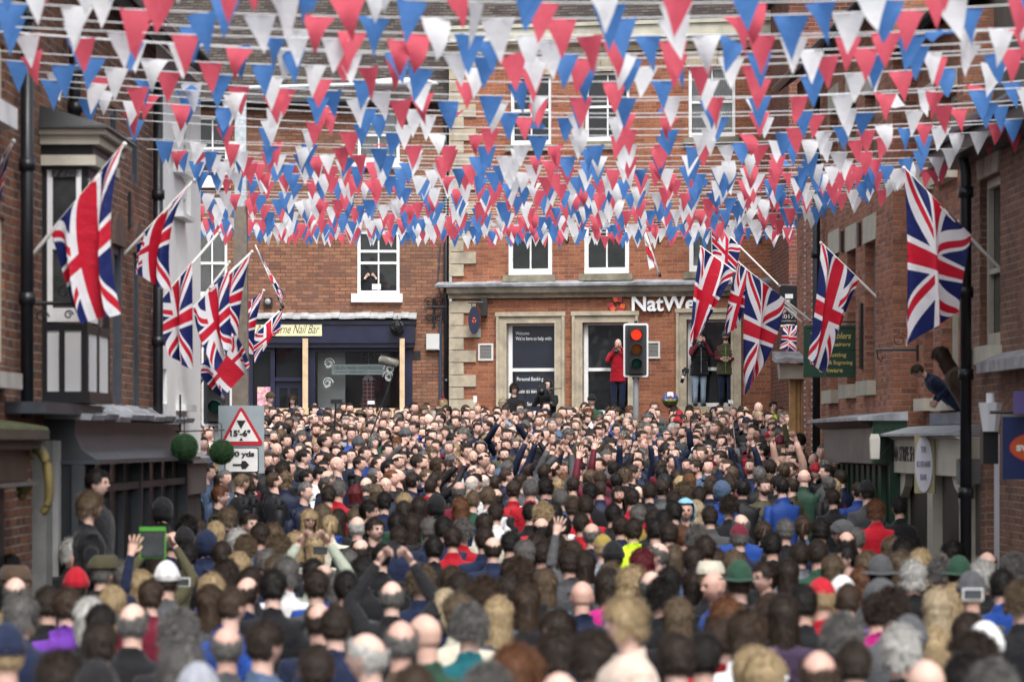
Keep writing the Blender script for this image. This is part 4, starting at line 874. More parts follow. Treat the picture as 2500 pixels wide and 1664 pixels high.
    # brick gable above the far right corner
    g = empty('rear_gable_building', (6.7, 57, 0), 0, 'dark red brick gable with a mossy roof behind the corner terrace', 'building')
    MB().box(-1.35, 6, 0, 4, 0, 11.6).go('wall', brickmat('brick_gable', [(.22, .07, .05), (.28, .09, .05), (.16, .06, .05)], (.25, .2, .17)), g)
    MB().hexa([(-1.6, -.4, 11.62), (6.2, -.4, 11.62), (6.2, 4.3, 11.62), (-1.6, 4.3, 11.62)], [(-1.6, -.4, 11.8), (6.2, -.4, 11.8), (6.2, 4.3, 13), (-1.6, 4.3, 13)]).go('roof', TILE, g)
    return w
RW = right()
# ================================================================ STREET FURNITURE
def furniture():
    # lamp column with road signs
    s = 185; c = P(600, 1200, s); Yc = c.y; zg = ground(Yc); g = empty('street_lamp', (P(588, 0, s).x, Yc, zg), 0, 'tall street lamp column of brown concrete with a galvanised upper post', 'street lamp')
    z = lambda y: HC+(1080-y)/s-zg
    MB().add([], []); mb = MB()
    def sq(mb, z0, z1, h0, h1): mb.hexa([(-h0, -h0, z0), (h0, -h0, z0), (h0, h0, z0), (-h0, h0, z0)], [(-h1, -h1, z1), (h1, -h1, z1), (h1, h1, z1), (-h1, h1, z1)])
    sq(mb, 0, z(1215), .125, .122); sq(mb, z(1215), z(505), .112, .082); mb.go('concrete_post', CONC, g)
    m2 = MB(); sq(m2, z(505), z(212), .078, .070); m2.tube([(0, 0, z(216)), (1.6, .5, z(196))], .035, 8); m2.go('steel_post', GALV, g)
    MB().ball((2.1, .65, z(190)), .5, 14, 8, (1, .35, .16)).go('lamp_head', plain('lamp_head_white', (.75, .75, .73), .4, .04, 4, 0), g, True)
    # sign plate
    c = P(591, 1072, s); g = empty('road_sign', (c.x, c.y-.2, c.z), 0, 'grey road sign plate with red triangle 15 ft 6 in height limit and arrow', 'road sign')
    sx = lambda px: (px-591)/s; sz = lambda py: (1072-py)/s
    MB().box(sx(537), sx(648), 0, .02, sz(1154), sz(990)).go('sign_plate', plain('plate_grey', (.30, .36, .39), .5, .08, 5, .05), g)
    def rounded_tri(pts, r_, n=6):
        out = []; m = len(pts)
        for i in range(m):
            p0, p1, p2 = Vector(pts[i-1]), Vector(pts[i]), Vector(pts[(i+1) % m]); a = (p0-p1).normalized(); b = (p2-p1).normalized()
            for k in range(n+1):
                t = k/n; out.append(tuple(p1+a*r_*(1-t)**2+b*r_*t**2))
        return out
    red = plain('sign_red', (.50, .01, .025), .45, .04, 5, 0); wh = plain('sign_face', (.80, .80, .78), .5, .04, 6, .05, dirt=(.66, .66, .62)); bk = plain('sign_black', (.012, .012, .014), .5, .05, 4, 0)
    tri = [(sx(540), sz(1086)), (sx(648.5), sz(1086)), (sx(592), sz(989))]
    MB().prism(rounded_tri(tri, .07), -.012, -.001).go('triangle_border', red, g)
    tri2 = [(sx(553), sz(1077)), (sx(635), sz(1077)), (sx(592), sz(1003))]
    MB().prism(rounded_tri(tri2, .02), -.018, -.0125).go('triangle_face', wh, g)
    MB().prism([(sx(581), sz(1026)), (sx(604), sz(1026)), (sx(592), sz(1047))][::-1], -.022, -.0185).prism([(sx(588), sz(1075)), (sx(597), sz(1075)), (sx(592.5), sz(1067))], -.022, -.0185).go('height_mark', bk, g)
    lettering('sign_text', '15\'-6"', .1, bk, g, sx(590.5), -.022, sz(1057), fit=(sx(615)-sx(566), .085), offset=.004)
    box = [(sx(552), sz(1153)), (sx(635), sz(1153)), (sx(635), sz(1091)), (sx(552), sz(1091))]
    MB().prism(rounded_tri(box, .03), -.010, -.001).go('distance_border', bk, g); box2 = [(sx(554.5), sz(1150)), (sx(632.5), sz(1150)), (sx(632.5), sz(1094)), (sx(554.5), sz(1094))]
    MB().prism(rounded_tri(box2, .025), -.015, -.0105).go('distance_plate', wh, g)
    lettering('sign_text', '100 yds', .1, bk, g, sx(591), -.019, sz(1109), fit=(sx(624)-sx(557), .09), offset=.004)
    A = [(572, 1131.5), (592, 1131.5), (594, 1124), (603, 1124), (612, 1134), (603, 1144), (594, 1144), (592, 1137), (572, 1137)]
    MB().prism([(sx(x), sz(y)) for x, y in A][::-1], -.019, -.0155).go('arrow', bk, g)
    # traffic lights
    def lights(px, ytop, ybot, wpx, s_, lab, lit):
        c = P(px, (ytop+ybot)/2, s_); zg = ground(c.y); g = empty('traffic_light', (c.x, c.y, zg), 0, lab, 'traffic light', 'traffic lights')
        H = (ybot-ytop)/s_; Wd = wpx/s_; zc = c.z-zg; z0, z1 = zc-H/2, zc+H/2
        def rr(w_, h_, r_): return rounded_tri([(-w_/2, zc-h_/2), (w_/2, zc-h_/2), (w_/2, zc+h_/2), (-w_/2, zc+h_/2)], r_)
        MB().prism(rr(Wd, H, .05), .0, .02).go('backing_board', plain('board_white', (.72, .74, .76), .5, .03, 4, 0), g)
        MB().prism(rr(Wd*.86, H*.93, .03), -.008, -.001).go('black_board', plain('board_black', (.035, .038, .04), .5, .15, 4, .05), g)
        MB().box(-Wd*.28, Wd*.28, -.16, -.009, z0+H*.06, z1-H*.06).go('signal_case', plain('case_black', (.02, .021, .022), .45, .15, 4, .1), g)
        R0 = Wd*.21
        for k, (nm, col, st) in enumerate((('red', (1, .012, .004), 2.6), ('amber', (.8, .22, .02), .05), ('green', (.02, .22, .16), .03))):
            zl = z1-H*(.22+.27*k); L_ = empty('lamp', (0, -.165, zl), 0, parent=g)
            mm = emit('lens_'+nm, col, st)
            if k: mm.node_tree.nodes['Principled BSDF'].inputs['Base Color'].default_value = (*[c_*.05 for c_ in col], 1)
            if k == 0 and not lit: mm = emit('lens_red_side', col, 2)
            v = []; f = []; n = 20
            for j in range(5):
                th = j/4*1.2
                for i in range(n): t = 2*math.pi*i/n; v.append((R0*.92*math.sin(th)/math.sin(1.2)*math.cos(t), -.03*math.cos(th), R0*.92*math.sin(th)/math.sin(1.2)*math.sin(t)))
            for j in range(4):
                for i in range(n): f.append((j*n+i, (j+1)*n+i, (j+1)*n+(i+1) % n, j*n+(i+1) % n))
            f.append(tuple(range(n))); mk('lens', v, f, mm, L_, True, uv=False)
            v = []; f = []                 # hood open at the bottom
            m_ = 22
            for j in (0, 1):
                for i in range(m_+1):
                    t = R(-35)+R(250)*i/m_
                    for q in (1.0, 1.08): v.append((R0*q*math.cos(t), -.001-j*(.22+.0*math.sin(t)), R0*q*math.sin(t)))
            for i in range(m_):
                a = 2*i; b = 2*(m_+1)+2*i
                f += [(a, a+2, b+2, b), (a+1, b+1, b+3, a+3), (b, b+2, b+3, b+1)]
            mk('hood', v, f, BLACK, L_, True, uv=False)
        MB().tube([(0, .06, 0), (0, .06, z1-.1)], .057, 14).go('pole', plain('pole_grey', (.20, .21, .22), .5, .1, 10, .1), g, True)
        MB().tube([(0, .06, z1-.1), (0, .06, z1+.05)], .03, 8).box(-.07, .07, .02, .1, z0-.04, z0).go('clamp', BLACK, g)
    lights(1552.5, 789, 920, 61, 128, 'traffic light showing red in front of the bank beside the red jacketed photographer', True)
    lights(529, 845, 1040, 74, 157, 'dark traffic light at the corner of the white building', False)
    # the painted ball in the air
    c = P(1636, 976, 160)
    m, N, L, b = newmat('painted_ball'); nt = m.node_tree; co = coords(nt); sp = N.new('ShaderNodeSeparateXYZ'); L.new(co, sp.inputs[0])
    n_ = NOISE(nt, co, 9, 4); zq = MA(nt, 'ADD', sp.outputs[2], MA(nt, 'MULTIPLY', MA(nt, 'SUBTRACT', n_, .5), .06))
    c1 = MIX(nt, MA(nt, 'GREATER_THAN', zq, .01), (.02, .10, .02), (.04, .06, .25)); c1 = MIX(nt, MA(nt, 'MULTIPLY', MA(nt, 'GREATER_THAN', zq, .05), MA(nt, 'LESS_THAN', MA(nt, 'ABSOLUTE', sp.outputs[0]), .045)), c1, (.75, .75, .72))
    c1 = MIX(nt, MA(nt, 'LESS_THAN', zq, -.045), c1, (.10, .06, .03)); c1 = MIX(nt, RANGE(nt, NOISE(nt, co, 38, 2), .62, .66), c1, (.35, .33, .25)); L.new(c1, b.inputs[0]); b.inputs['Roughness'].default_value = .25
    o = MB().ball((0, 0, 0), .125, 32, 20).go('painted_ball', m, None, True); o.location = c; tag(o, 'painted leather ball of white, blue and green flying above the crowd', 'ball')
    lettering('ball_lettering', 'MCHG ST', .1, plain('ball_gold', (.55, .5, .15), .5), o, 0, -.127, .0, fit=(.17, .035), offset=.003)
    MB().box(-.004, .004, -.128, -.118, .03, .085).box(-.035, .035, -.128, -.118, .055, .063).go('ball_cross', red, o)
furniture()
# ================================================================ BUNTING
def cloth(name, cols, trans=.45, uvflag=None):
    m, N, L, b = newmat(name); nt = m.node_tree
    if isinstance(cols, tuple):
        col = MIX(nt, RANGE(nt, NOISE(nt, coords(nt), 9, 3), .3, .7), [x*.9 for x in cols], cols)
    else: col = cols(nt)
    L.new(col, b.inputs['Base Color']); b.inputs['Roughness'].default_value = .55; b.inputs['Specular IOR Level'].default_value = .25
    BUMP(nt, NOISE(nt, coords(nt), 7, 4, .6), .55, .035, b)
    tr = N.new('ShaderNodeBsdfTranslucent'); L.new(col, tr.inputs[0]); mx = N.new('ShaderNodeMixShader'); mx.inputs[0].default_value = trans
    L.new(b.outputs[0], mx.inputs[1]); L.new(tr.outputs[0], mx.inputs[2]); L.new(mx.outputs[0], N['Material Output'].inputs[0])
    return m
PEN = [cloth('pennant_red', (.74, .115, .165), .52), cloth('pennant_white', (.84, .85, .88), .52), cloth('pennant_blue', (.085, .235, .58), .52)]
TAPE = cloth('tape_white', (.85, .86, .88), .3)
def pennants():
    out = []
    for ci in range(3):
        vs = []
        for k in range(8):
            q = random.Random(k*7+ci); v = []; f = []; rows = 7; w0, h0 = .198, .245
            a1, a2, ph, tw = q.uniform(-.02, .03), q.uniform(-.03, .03), q.uniform(0, 6), q.uniform(-.5, .5)
            if k >= 6: a2 *= 4; tw *= 5; a1 *= 2
            for j in range(rows+1):
                t = j/rows; hw = w0/2*(1-t)
                for i in range(5):
                    x = (-1+i/2)*hw; y = a1*t+a2*math.sin(2.4*t)+.012*math.sin(x*45+ph+3*t)*(1-t*.5)+tw*t*x
                    v.append((x+.012*t*t*math.sin(ph), y, -t*h0+(.004*math.cos(x*20+ph) if j else 0)))
            for j in range(rows):
                for i in range(4): f.append((j*5+i, (j+1)*5+i, (j+1)*5+i+1, j*5+i+1))
            me = bpy.data.meshes.new('pennant'); me.from_pydata(v, [], f); me.materials.append(PEN[ci]); me.polygons.foreach_set('use_smooth', [True]*len(f)); me.update(); vs.append(me)
        out.append(vs)
    return out
ZT = [(13, 2.75), (20.3, 2.75), (22.2, 2.83), (26.7, 2.95), (33, 3.1), (39, 3.2), (46, 3.5), (57, 3.95)]
def zrel(Y): return float(np.interp(Y, [a for a, _ in ZT], [b for _, b in ZT]))
def solveY(y):
    lo, hi = 13.0, 60.0
    for _ in range(50):
        m = (lo+hi)/2
        if 1080-zrel(m)*F/m < y: lo = m
        else: hi = m
    return lo
def bunting():
    PM = pennants(); q = random.Random(11)
    ys = [-78, -28, 8, 45, 87, 100, 132, 142, 166, 200, 237, 248, 277, 287, 315, 331, 355, 364, 382, 393, 405, 413, 423, 431, 441, 448, 457, 464, 472, 479, 486, 493, 500, 507, 514, 521, 527, 533, 539, 545, 551, 555, 559, 563, 567, 571, 575]
    words = ['first', 'second', 'third', 'fourth', 'fifth', 'sixth', 'seventh', 'eighth', 'ninth', 'tenth', 'eleventh', 'twelfth', 'thirteenth', 'fourteenth', 'fifteenth', 'sixteenth', 'seventeenth', 'eighteenth', 'nineteenth', 'twentieth']
    n = 0; N = len(ys)
    for si, y in enumerate(ys):
        Y = solveY(y); zc = HC+zrel(Y)
        dY = (.35 if si % 2 else -.35)*q.uniform(.5, 1.3)
        YA, YB = Y-dY, Y+dY
        xa = -4.7+.0226*YA+.02 if YA < 37 else -7.2; xb = 6.05-.0278*YB-.02
        if Y > 47.5: xb = 6.6
        
        sag = q.uniform(.14, .24) if Y < 30 else q.uniform(.08, .16); tilt = q.uniform(-.05, .05)+(.04 if si % 2 else -.04)
        A = Vector((xa, YA, zc+sag-tilt)); B = Vector((xb, YB, zc+sag+tilt)); M = (A+B)/2
        def pt(t):
            p = A.lerp(B, t); p.z -= sag*4*t*(1-t); return p
        if si < 20: lab = '%s bunting string from the top of the photo, red white and blue pennants' % words[si]
        elif N-1-si < 20: lab = '%s bunting string from the lowest far one, small red white and blue pennants' % words[N-1-si]
        else: lab = '%s bunting string of the tightly packed middle rows, red white and blue pennants' % words[si-20]
        g = empty('bunting_string', M, 0, lab, 'bunting', 'strings of bunting across the street')
        mb = MB(); pts = [pt(t)-M for t in np.linspace(0, 1, 25)]
        r = .0042 if Y < 30 else .0034
        mb.tube(pts, r, 5); mb.go('cord', TAPE, g)
        L = (B-A).length; gap = q.uniform(.37, .43) if Y < 30 else q.uniform(.29, .38)
        t = q.uniform(.02, .05); ci = q.randrange(3); half = 1250/F
        while t < .985:
            p = pt(t)
            if abs(p.x) < p.y*half+.45:
                if q.random() < .95: ci = (ci+2) % 3
                me = PM[ci][q.randrange(6) if q.random() < .7 else 6+q.randrange(2)]
                o = link('pennant', me, g, p-M-Vector((0, 0, .003)))
                ang = math.atan2((B-A).y, (B-A).x)
                tx = q.gauss(0, .12); rz = ang+q.gauss(0, .30)
                if q.random() < .035: tx = q.choice((-1, 1))*q.uniform(1.2, 2.4)
                o.rotation_euler = (tx, q.gauss(0, .08), rz); sc = q.uniform(.95, 1.05)*(1.14 if Y < 19.5 else 1.05 if Y < 26 else 1)
                o.scale = (sc*q.uniform(.92, 1.02), sc, sc*q.uniform(.92, 1.05))
                n += 1
            t += (gap*q.uniform(.9, 1.12) if q.random() < .93 else gap*q.uniform(1.4, 2.2))/L
    print('pennants', n)
bunting()
# ================================================================ FLAGS
def union(nt):
    uv = coords(nt, 'UV'); sp = nt.nodes.new('ShaderNodeSeparateXYZ'); nt.links.new(uv, sp.inputs[0])
    M = lambda op, a, b=None: MA(nt, op, a, b)
    x = M('MULTIPLY', M('SUBTRACT', sp.outputs[0], .5), 50); y = M('MULTIPLY', M('SUBTRACT', sp.outputs[1], .5), 30)
    ax, ay = M('ABSOLUTE', x), M('ABSOLUTE', y); mn = M('MINIMUM', ax, ay)
    cw = M('LESS_THAN', mn, 5); cr = M('LESS_THAN', mn, 3)
    e = M('DIVIDE', M('SUBTRACT', M('MULTIPLY', x, 15), M('MULTIPLY', y, 25)), 29.15); e2 = M('DIVIDE', M('ADD', M('MULTIPLY', x, 15), M('MULTIPLY', y, 25)), 29.15)
    dw = M('MAXIMUM', M('LESS_THAN', M('ABSOLUTE', e), 3), M('LESS_THAN', M('ABSOLUTE', e2), 3))
    sx = M('SIGN', x)
    # diag e (same signs): red where 0 < -sx*e < 2 ; diag e2: red where 0 < sx*e2 < 2
    ea = M('MULTIPLY', M('MULTIPLY', sx, e), -1); eb = M('MULTIPLY', sx, e2)
    same = M('GREATER_THAN', M('MULTIPLY', x, y), 0)
    ra = M('MULTIPLY', M('MULTIPLY', M('GREATER_THAN', ea, 0), M('LESS_THAN', ea, 2)), same)
    rb = M('MULTIPLY', M('MULTIPLY', M('GREATER_THAN', eb, 0), M('LESS_THAN', eb, 2)), M('SUBTRACT', 1, same))
    dr = M('MAXIMUM', ra, rb)
    red, white, blue = (.55, .012, .035), (.78, .78, .82), (.012, .020, .12)
    c = MIX(nt, dw, blue, white); c = MIX(nt, dr, c, red); c = MIX(nt, cw, c, white); return MIX(nt, cr, c, red)
UNION = cloth('union_flag', union, .28)
def england(nt):
    uv = coords(nt, 'UV'); sp = nt.nodes.new('ShaderNodeSeparateXYZ'); nt.links.new(uv, sp.inputs[0])
    return MIX(nt, MA(nt, 'LESS_THAN', MA(nt, 'MINIMUM', MA(nt, 'ABSOLUTE', MA(nt, 'SUBTRACT', sp.outputs[0], .5)), MA(nt, 'ABSOLUTE', MA(nt, 'SUBTRACT', sp.outputs[1], .5))), .09), (.78, .78, .8), (.6, .02, .04))
ENG = cloth('red_cross_flag', england, .28)
POLE = plain('pole_white', (.66, .65, .62), .5, .08, 6, .1); SOCK = plain('socket_brown', (.05, .03, .022), .6, .2, 6, .2); SOCKB = plain('socket_black', (.012, .012, .012), .5)
def flag(lab, s, base, tip, A, T, A2, T2, cA=None, cT=None, folds=2.0, amp=.06, mat=None, sock=(.0, .2), smat=None, s2=None, seed=1, stripe=None):
    q = random.Random(seed); mat = mat or UNION
    B3 = P(*base, s2 or s); T3 = P(*tip, s)
    g = empty('flagpole', B3, 0, lab, 'flag', 'flags on poles along the street')
    MB().tube([(0, 0, 0), (T3-B3)*.5, T3-B3], [.02, .018, .014], 8).ball(T3-B3, .022, 8, 6).go('pole', POLE, g, True)
    d = (T3-B3); MB().tube([d*sock[0], d*sock[1]], .032, 10).go('socket', smat or SOCK, g, True)
    def PP(p, dy=0): v = P(p[0], p[1], s); return v-B3
    a, t, a2, t2 = PP(A), PP(T), PP(A2), PP(T2)
    ca = PP(cA) if cA else (a+a2)/2; ct = PP(cT) if cT else (t+t2)/2
    nu, nv = 44, 36; V = []; Fc = []; UV = []
    ph, ph2 = q.uniform(0, 6), q.uniform(0, 6)
    for i in range(nu+1):
        u = i/nu
        ea = a*(1-u)**2+ca*2*u*(1-u)+a2*u*u; et = t*(1-u)**2+ct*2*u*(1-u)+t2*u*u
        W = (et-ea)
        for j in range(nv+1):
            v = j/nv
            w_ = v+.20*u**.5*math.sin(2*math.pi*folds*v+ph+.8*u)*(1-abs(2*v-1)**4)
            p = ea.lerp(et, w_)
            p.y += 1.7*amp*(u**.6)*math.sin(2*math.pi*folds*v+ph+1.3*u)+.4*amp*u*math.sin(2*math.pi*folds*2.3*v+ph2+2*u) - .02
            p.z += .012*math.sin(9*v+ph2)*u
            V.append(p); UV.append((u, v))
    for i in range(nu):
        for j in range(nv): Fc.append((i*(nv+1)+j, (i+1)*(nv+1)+j, (i+1)*(nv+1)+j+1, i*(nv+1)+j+1))
    o = mk('flag_cloth', V, Fc, mat, g, True, uv=False); me = o.data
    uvl = me.uv_layers.new(name='UVMap'); li = np.empty(len(me.loops), int); me.loops.foreach_get('vertex_index', li)
    uvl.data.foreach_set('uv', np.array(UV)[li].ravel())
    return g
def r2(zx, zy): return (zx/2.613, 500+zy/2.613)
def r1(zx, zy): return (zx/2.8, zy/2.8)
def rr(zx, zy): return (1650+zx/3.136, 500+zy/3.136)
def r3(zx, zy): return (1950+zx/3.136, 450+zy/3.136)
flag('large union flag hanging from the leftmost pole in front of the bay window', 288, (-6, 725), (304, 352), r2(325, 165), r1(845, 985), (196, 790), (296, 765), r2(400, 470), (243, 560), 1.6, .05, smat=SOCKB, sock=(0, .12), seed=3)
flag('cropped union flag at the left edge of the frame', 300, (-120, 600), (32, 345), (-60, 480), (30, 350), (-60, 700), (0, 520), None, (15, 430), 1.5, .04, seed=4)
flag('small union flag on the pole beside the white drainpipe corner', 236, (238, 690), (474, 440), (335, 586), (462, 452), (330, 668), (418, 716), None, (395, 555), 1.7, .05, seed=8, smat=SOCKB)
flag('union flag on the third pole left of the white building', 222, (262, 886), (536, 565), (385, 745), (470, 640), (418, 870), (469, 903), (383, 800), (470, 760), 1.4, .05, seed=5, smat=SOCKB, sock=(0, .17))
flag('union flag in front of the white building with pole socket of dark wood', 208, (314, 900), (615, 615), (473, 750), (560, 662), (528, 905), (566, 842), (478, 830), (560, 760), 1.5, .05, seed=9, sock=(0, .2))
flag('union flag showing its blue corner behind the two flags at the white building', 196, (358, 905), (560, 640), (510, 702), (612, 618), (545, 800), (580, 820), None, (585, 720), 1.6, .04, seed=10, smat=GREYM)
flag('union flag on the far left pole beside the lamp column', 170, (438, 1003), (644, 709), (566, 770), (643, 710), (575, 850), (618, 865), (572, 800), (620, 790), 1.5, .04, seed=12, sock=(0, .3), smat=SOCKB)
flag('big low union flag hanging over the dark traffic light', 190, (396, 992), (570, 822), (480, 900), (575, 815), (547, 972), (612, 893), (510, 950), (600, 850), 1.3, .05, seed=13, sock=(0, .42))
flag('union flag with white pole in front of the cream shop sign', 118, (690, 752), (612, 826), (690, 756), (620, 818), (688, 792), (622, 885), (680, 830), (615, 850), 1.2, .06, seed=14, sock=(0, .08), smat=SOCKB)
flag('furled union flag twisted up towards the bunting above the floodlight', 118, (692, 752), (624, 600), (690, 735), (626, 603), (684, 745), (634, 605), (696, 690), (640, 640), 3, .05, seed=15, sock=(0, .08), smat=SOCKB)
flag('union flag nearest the bank name with its tip highest left', 138, (1990, 803), rr(190, 320), rr(450, 510), rr(190, 320), (1712, 812), (1684, 842), (1748, 745), (1690, 700), 1.5, .07, seed=21, sock=(0, .06))
flag('union flag at the back whose tip touches the bunting beside the sash window', 132, (1995, 790), rr(280, 110), rr(495, 325), rr(280, 110), (1786, 690), (1742, 640), (1800, 650), (1736, 580), 1.4, .05, seed=22, sock=(0, .06))
flag('union flag hanging between two others with a broad red stripe', 140, (1985, 800), (1803, 640), (1850, 676), (1803, 643), (1800, 800), (1768, 815), (1822, 740), (1775, 720), 1.6, .05, seed=23, sock=(0, .1))
flag('long union flag reaching down to the crowd in front of the bank window', 156, (2102, 880), rr(545, 500), rr(835, 720), rr(545, 500), (1842, 925), (1818, 965), (1905, 830), (1812, 780), 1.5, .07, seed=24, sock=(0, .2))
flag('partly hidden union flag with small blue folds behind the long one', 150, (2030, 850), (1860, 700), (1920, 760), (1880, 715), (1880, 860), (1868, 850), (1895, 800), None, 1.3, .05, seed=29, sock=(0, .1))
flag('union flag draped over the dark green sign', 180, (2297, 877), rr(1110, 290), r3(465, 730), rr(1110, 290), (2012, 915), (1972, 876), (2056, 770), (1992, 760), 1.5, .07, seed=25, sock=(0, .22))
flag('large union flag on the rightmost pole beside the thick drainpipe', 228, (2520, 738), r3(805, -125), r3(1320, 390), r3(805, -125), (2338, 765), (2216, 842), (2345, 680), (2222, 600), 1.5, .07, seed=26, sock=(0, .18))
flag('furled white flag with red cross hanging on the bank wall', 118, (1612, 676), (1570, 550), (1585, 660), (1570, 560), (1607, 672), (1575, 575), (1605, 640), (1590, 600), 2.5, .04, mat=ENG, seed=27, sock=(0, .08), smat=SOCKB)
flag('tiny union flag above the black number sign', 124, (1946, 668), (1924, 652), (1944, 664), (1926, 653), (1944, 700), (1922, 695), None, None, 1.2, .03, seed=28, smat=SOCKB)
flag('small union flag hanging below the black number sign', 128, (1948, 790), (1908, 796), (1946, 794), (1912, 796), (1942, 860), (1904, 850), None, None, 1.6, .04, seed=30, smat=SOCKB)
# ================================================================ PEOPLE
def vnoise(p, sc, seed=0):
    return mnoise.noise(Vector((p[0]*sc+seed*7.1, p[1]*sc-seed*3.3, p[2]*sc+seed*1.7)))
class Geo:
    def __init__(s): s.v = []; s.f = []; s.c = []; s.n = 0
    def add(s, v, f, c):
        v = np.asarray(v, float).reshape(-1, 3); c = np.asarray(c, float)
        if c.ndim == 1: c = np.tile(c, (len(v), 1))
        s.v.append(v); s.c.append(c); s.f += [tuple(i+s.n for i in q) for q in f]; s.n += len(v); return s
    def done(s): return np.concatenate(s.v), s.f, np.concatenate(s.c)
def gridfaces(rows, cols, wrap=True, mask=None):
    f = []
    for j in range(rows-1):
        for i in range(cols if wrap else cols-1):
            i2 = (i+1) % cols; q = (j*cols+i, (j+1)*cols+i, (j+1)*cols+i2, j*cols+i2)
            if mask is None or all(mask[k] for k in q): f.append(q)
    return f
SK = np.array([1., 1, 1]); HC_ = 1.632     # skin multiplier; head centre height for a 1.75 m adult
def head_point(ph, th, var=0):
    """direction (ph from the face, th from the crown) -> surface point of the head"""
    nx, ny, nz = math.sin(ph)*math.sin(th), -math.cos(ph)*math.sin(th), math.cos(th)
    W_, D_, H_ = (.0715, .093, .114) if var % 2 == 0 else (.075, .090, .115)
    x, y, z = nx*W_, ny*D_, nz*H_
    if nz > 0: r_ = 1+.10*math.sin(math.pi*min(1, nz*1.02)); x *= r_; y *= r_ if ny > 0 else 1+.6*(r_-1); z *= .975
    if nz < 0: x *= 1-.26*(-nz)**1.5; y *= 1-.16*(-nz)**2
    if ny > 0 and nz < -.25: y *= 1-.45*min(1, (-nz-.25)/.6); x *= 1-.12*min(1, (-nz-.25)/.6)
    front = max(0, -ny); fx = nx
    g = lambda a, w: math.exp(-(a/w)**2)
    y -= .026*g(fx, .16)*(max(0, 1-abs(nz+.16)/.30) if nz > -.16 else max(0, 1-(-.16-nz)/.10))*(front > .3)   # nose
    y += .012*(g(fx-.36, .15)+g(fx+.36, .15))*g(nz-.06, .13)*front         # sockets
    y -= .005*g(nz-.22, .08)*g(fx, .55)*front                                # brow
    y -= .007*g(fx, .24)*g(nz+.50, .07)*front; y -= .006*g(fx, .24)*g(nz+.60, .06)*front   # lips
    y -= .011*g(fx, .28)*g(nz+.86, .14)*front                                # chin
    x += (.004 if nx > 0 else -.004)*g(abs(nx)-.75, .2)*g(nz+.15, .2)*front  # cheekbone
    return x, y, z
def head_geo(g, res=(36, 30), var=0, beard=0, glasses=False, stubble=0):
    nc, nr = res; V = []; C = []
    for j in range(nr+1):
        t = j/nr; th = math.pi*(t-.06*math.sin(2*math.pi*t))
        for i in range(nc):
            a = 2*math.pi*i/nc; ph = a-.38*math.sin(a)      # finer columns at the face
            x, y, z = head_point(ph, th, var); V.append((x, y, z+HC_))
            nx, ny, nz = math.sin(ph)*math.sin(th), -math.cos(ph)*math.sin(th), math.cos(th); c = np.array(SK)
            if ny < -.2:
                ax = abs(nx)
                if ((ax-.36)/.15)**2+((nz-.055)/.065)**2 < 1: c = np.array((.16, .13, .12))
                if abs(ax-.36) < .20 and abs(nz-.20-.03*math.cos((ax-.36)*8)) < .042: c = np.array((.15, .11, .09))
                if ax < .26*(1-.2) and abs(nz+.545) < .055: c = np.array((.72, .36, .36))
                if beard and nz < -.36 and not (ax < .2 and abs(nz+.55) < .06): c = np.array((.20, .14, .11))
                elif stubble and nz < -.33: c = c*np.array((.78, .72, .70))
                c = c*(1-.10*math.exp(-((ax-.5)/.2)**2-((nz+.2)/.2)**2)*np.array((0, .9, .8)))
            C.append(c)
    g.add(V, gridfaces(nr+1, nc), C)
    for sx in (-1, 1):      # ears
        v = []
        for j in range(6):
            th = math.pi*j/5
            for i in range(7):
                ph = 2*math.pi*i/7; v.append((sx*(.073+.010*math.sin(th)*math.cos(ph)), .008+.017*math.sin(th)*math.sin(ph)+.004*math.cos(th), HC_-.008+.031*math.cos(th)))
        g.add(v, gridfaces(6, 7), SK*np.array((1, .9, .88)))
    v = []
    for j, (z, rx, ry, y0) in enumerate(((HC_-.05, .052, .060, .014), (HC_-.10, .052, .056, .020), (HC_-.15, .055, .056, .024), (HC_-.19, .062, .060, .026))):
        for i in range(14): t = 2*math.pi*i/14; v.append((rx*math.cos(t), y0+ry*math.sin(t), z))
    g.add(v, gridfaces(4, 14), SK)
    if glasses:
        for sx in (-1, 1):
            v = []; n = 12
            for q in (1, .8):
                for i in range(n): t = 2*math.pi*i/n; v.append((sx*.030+q*.024*math.cos(t), -.100, HC_+.006+q*.018*math.sin(t)))
            g.add(v, [(i, n+i, n+(i+1) % n, (i+1) % n) for i in range(n)], (.08, .08, .08))
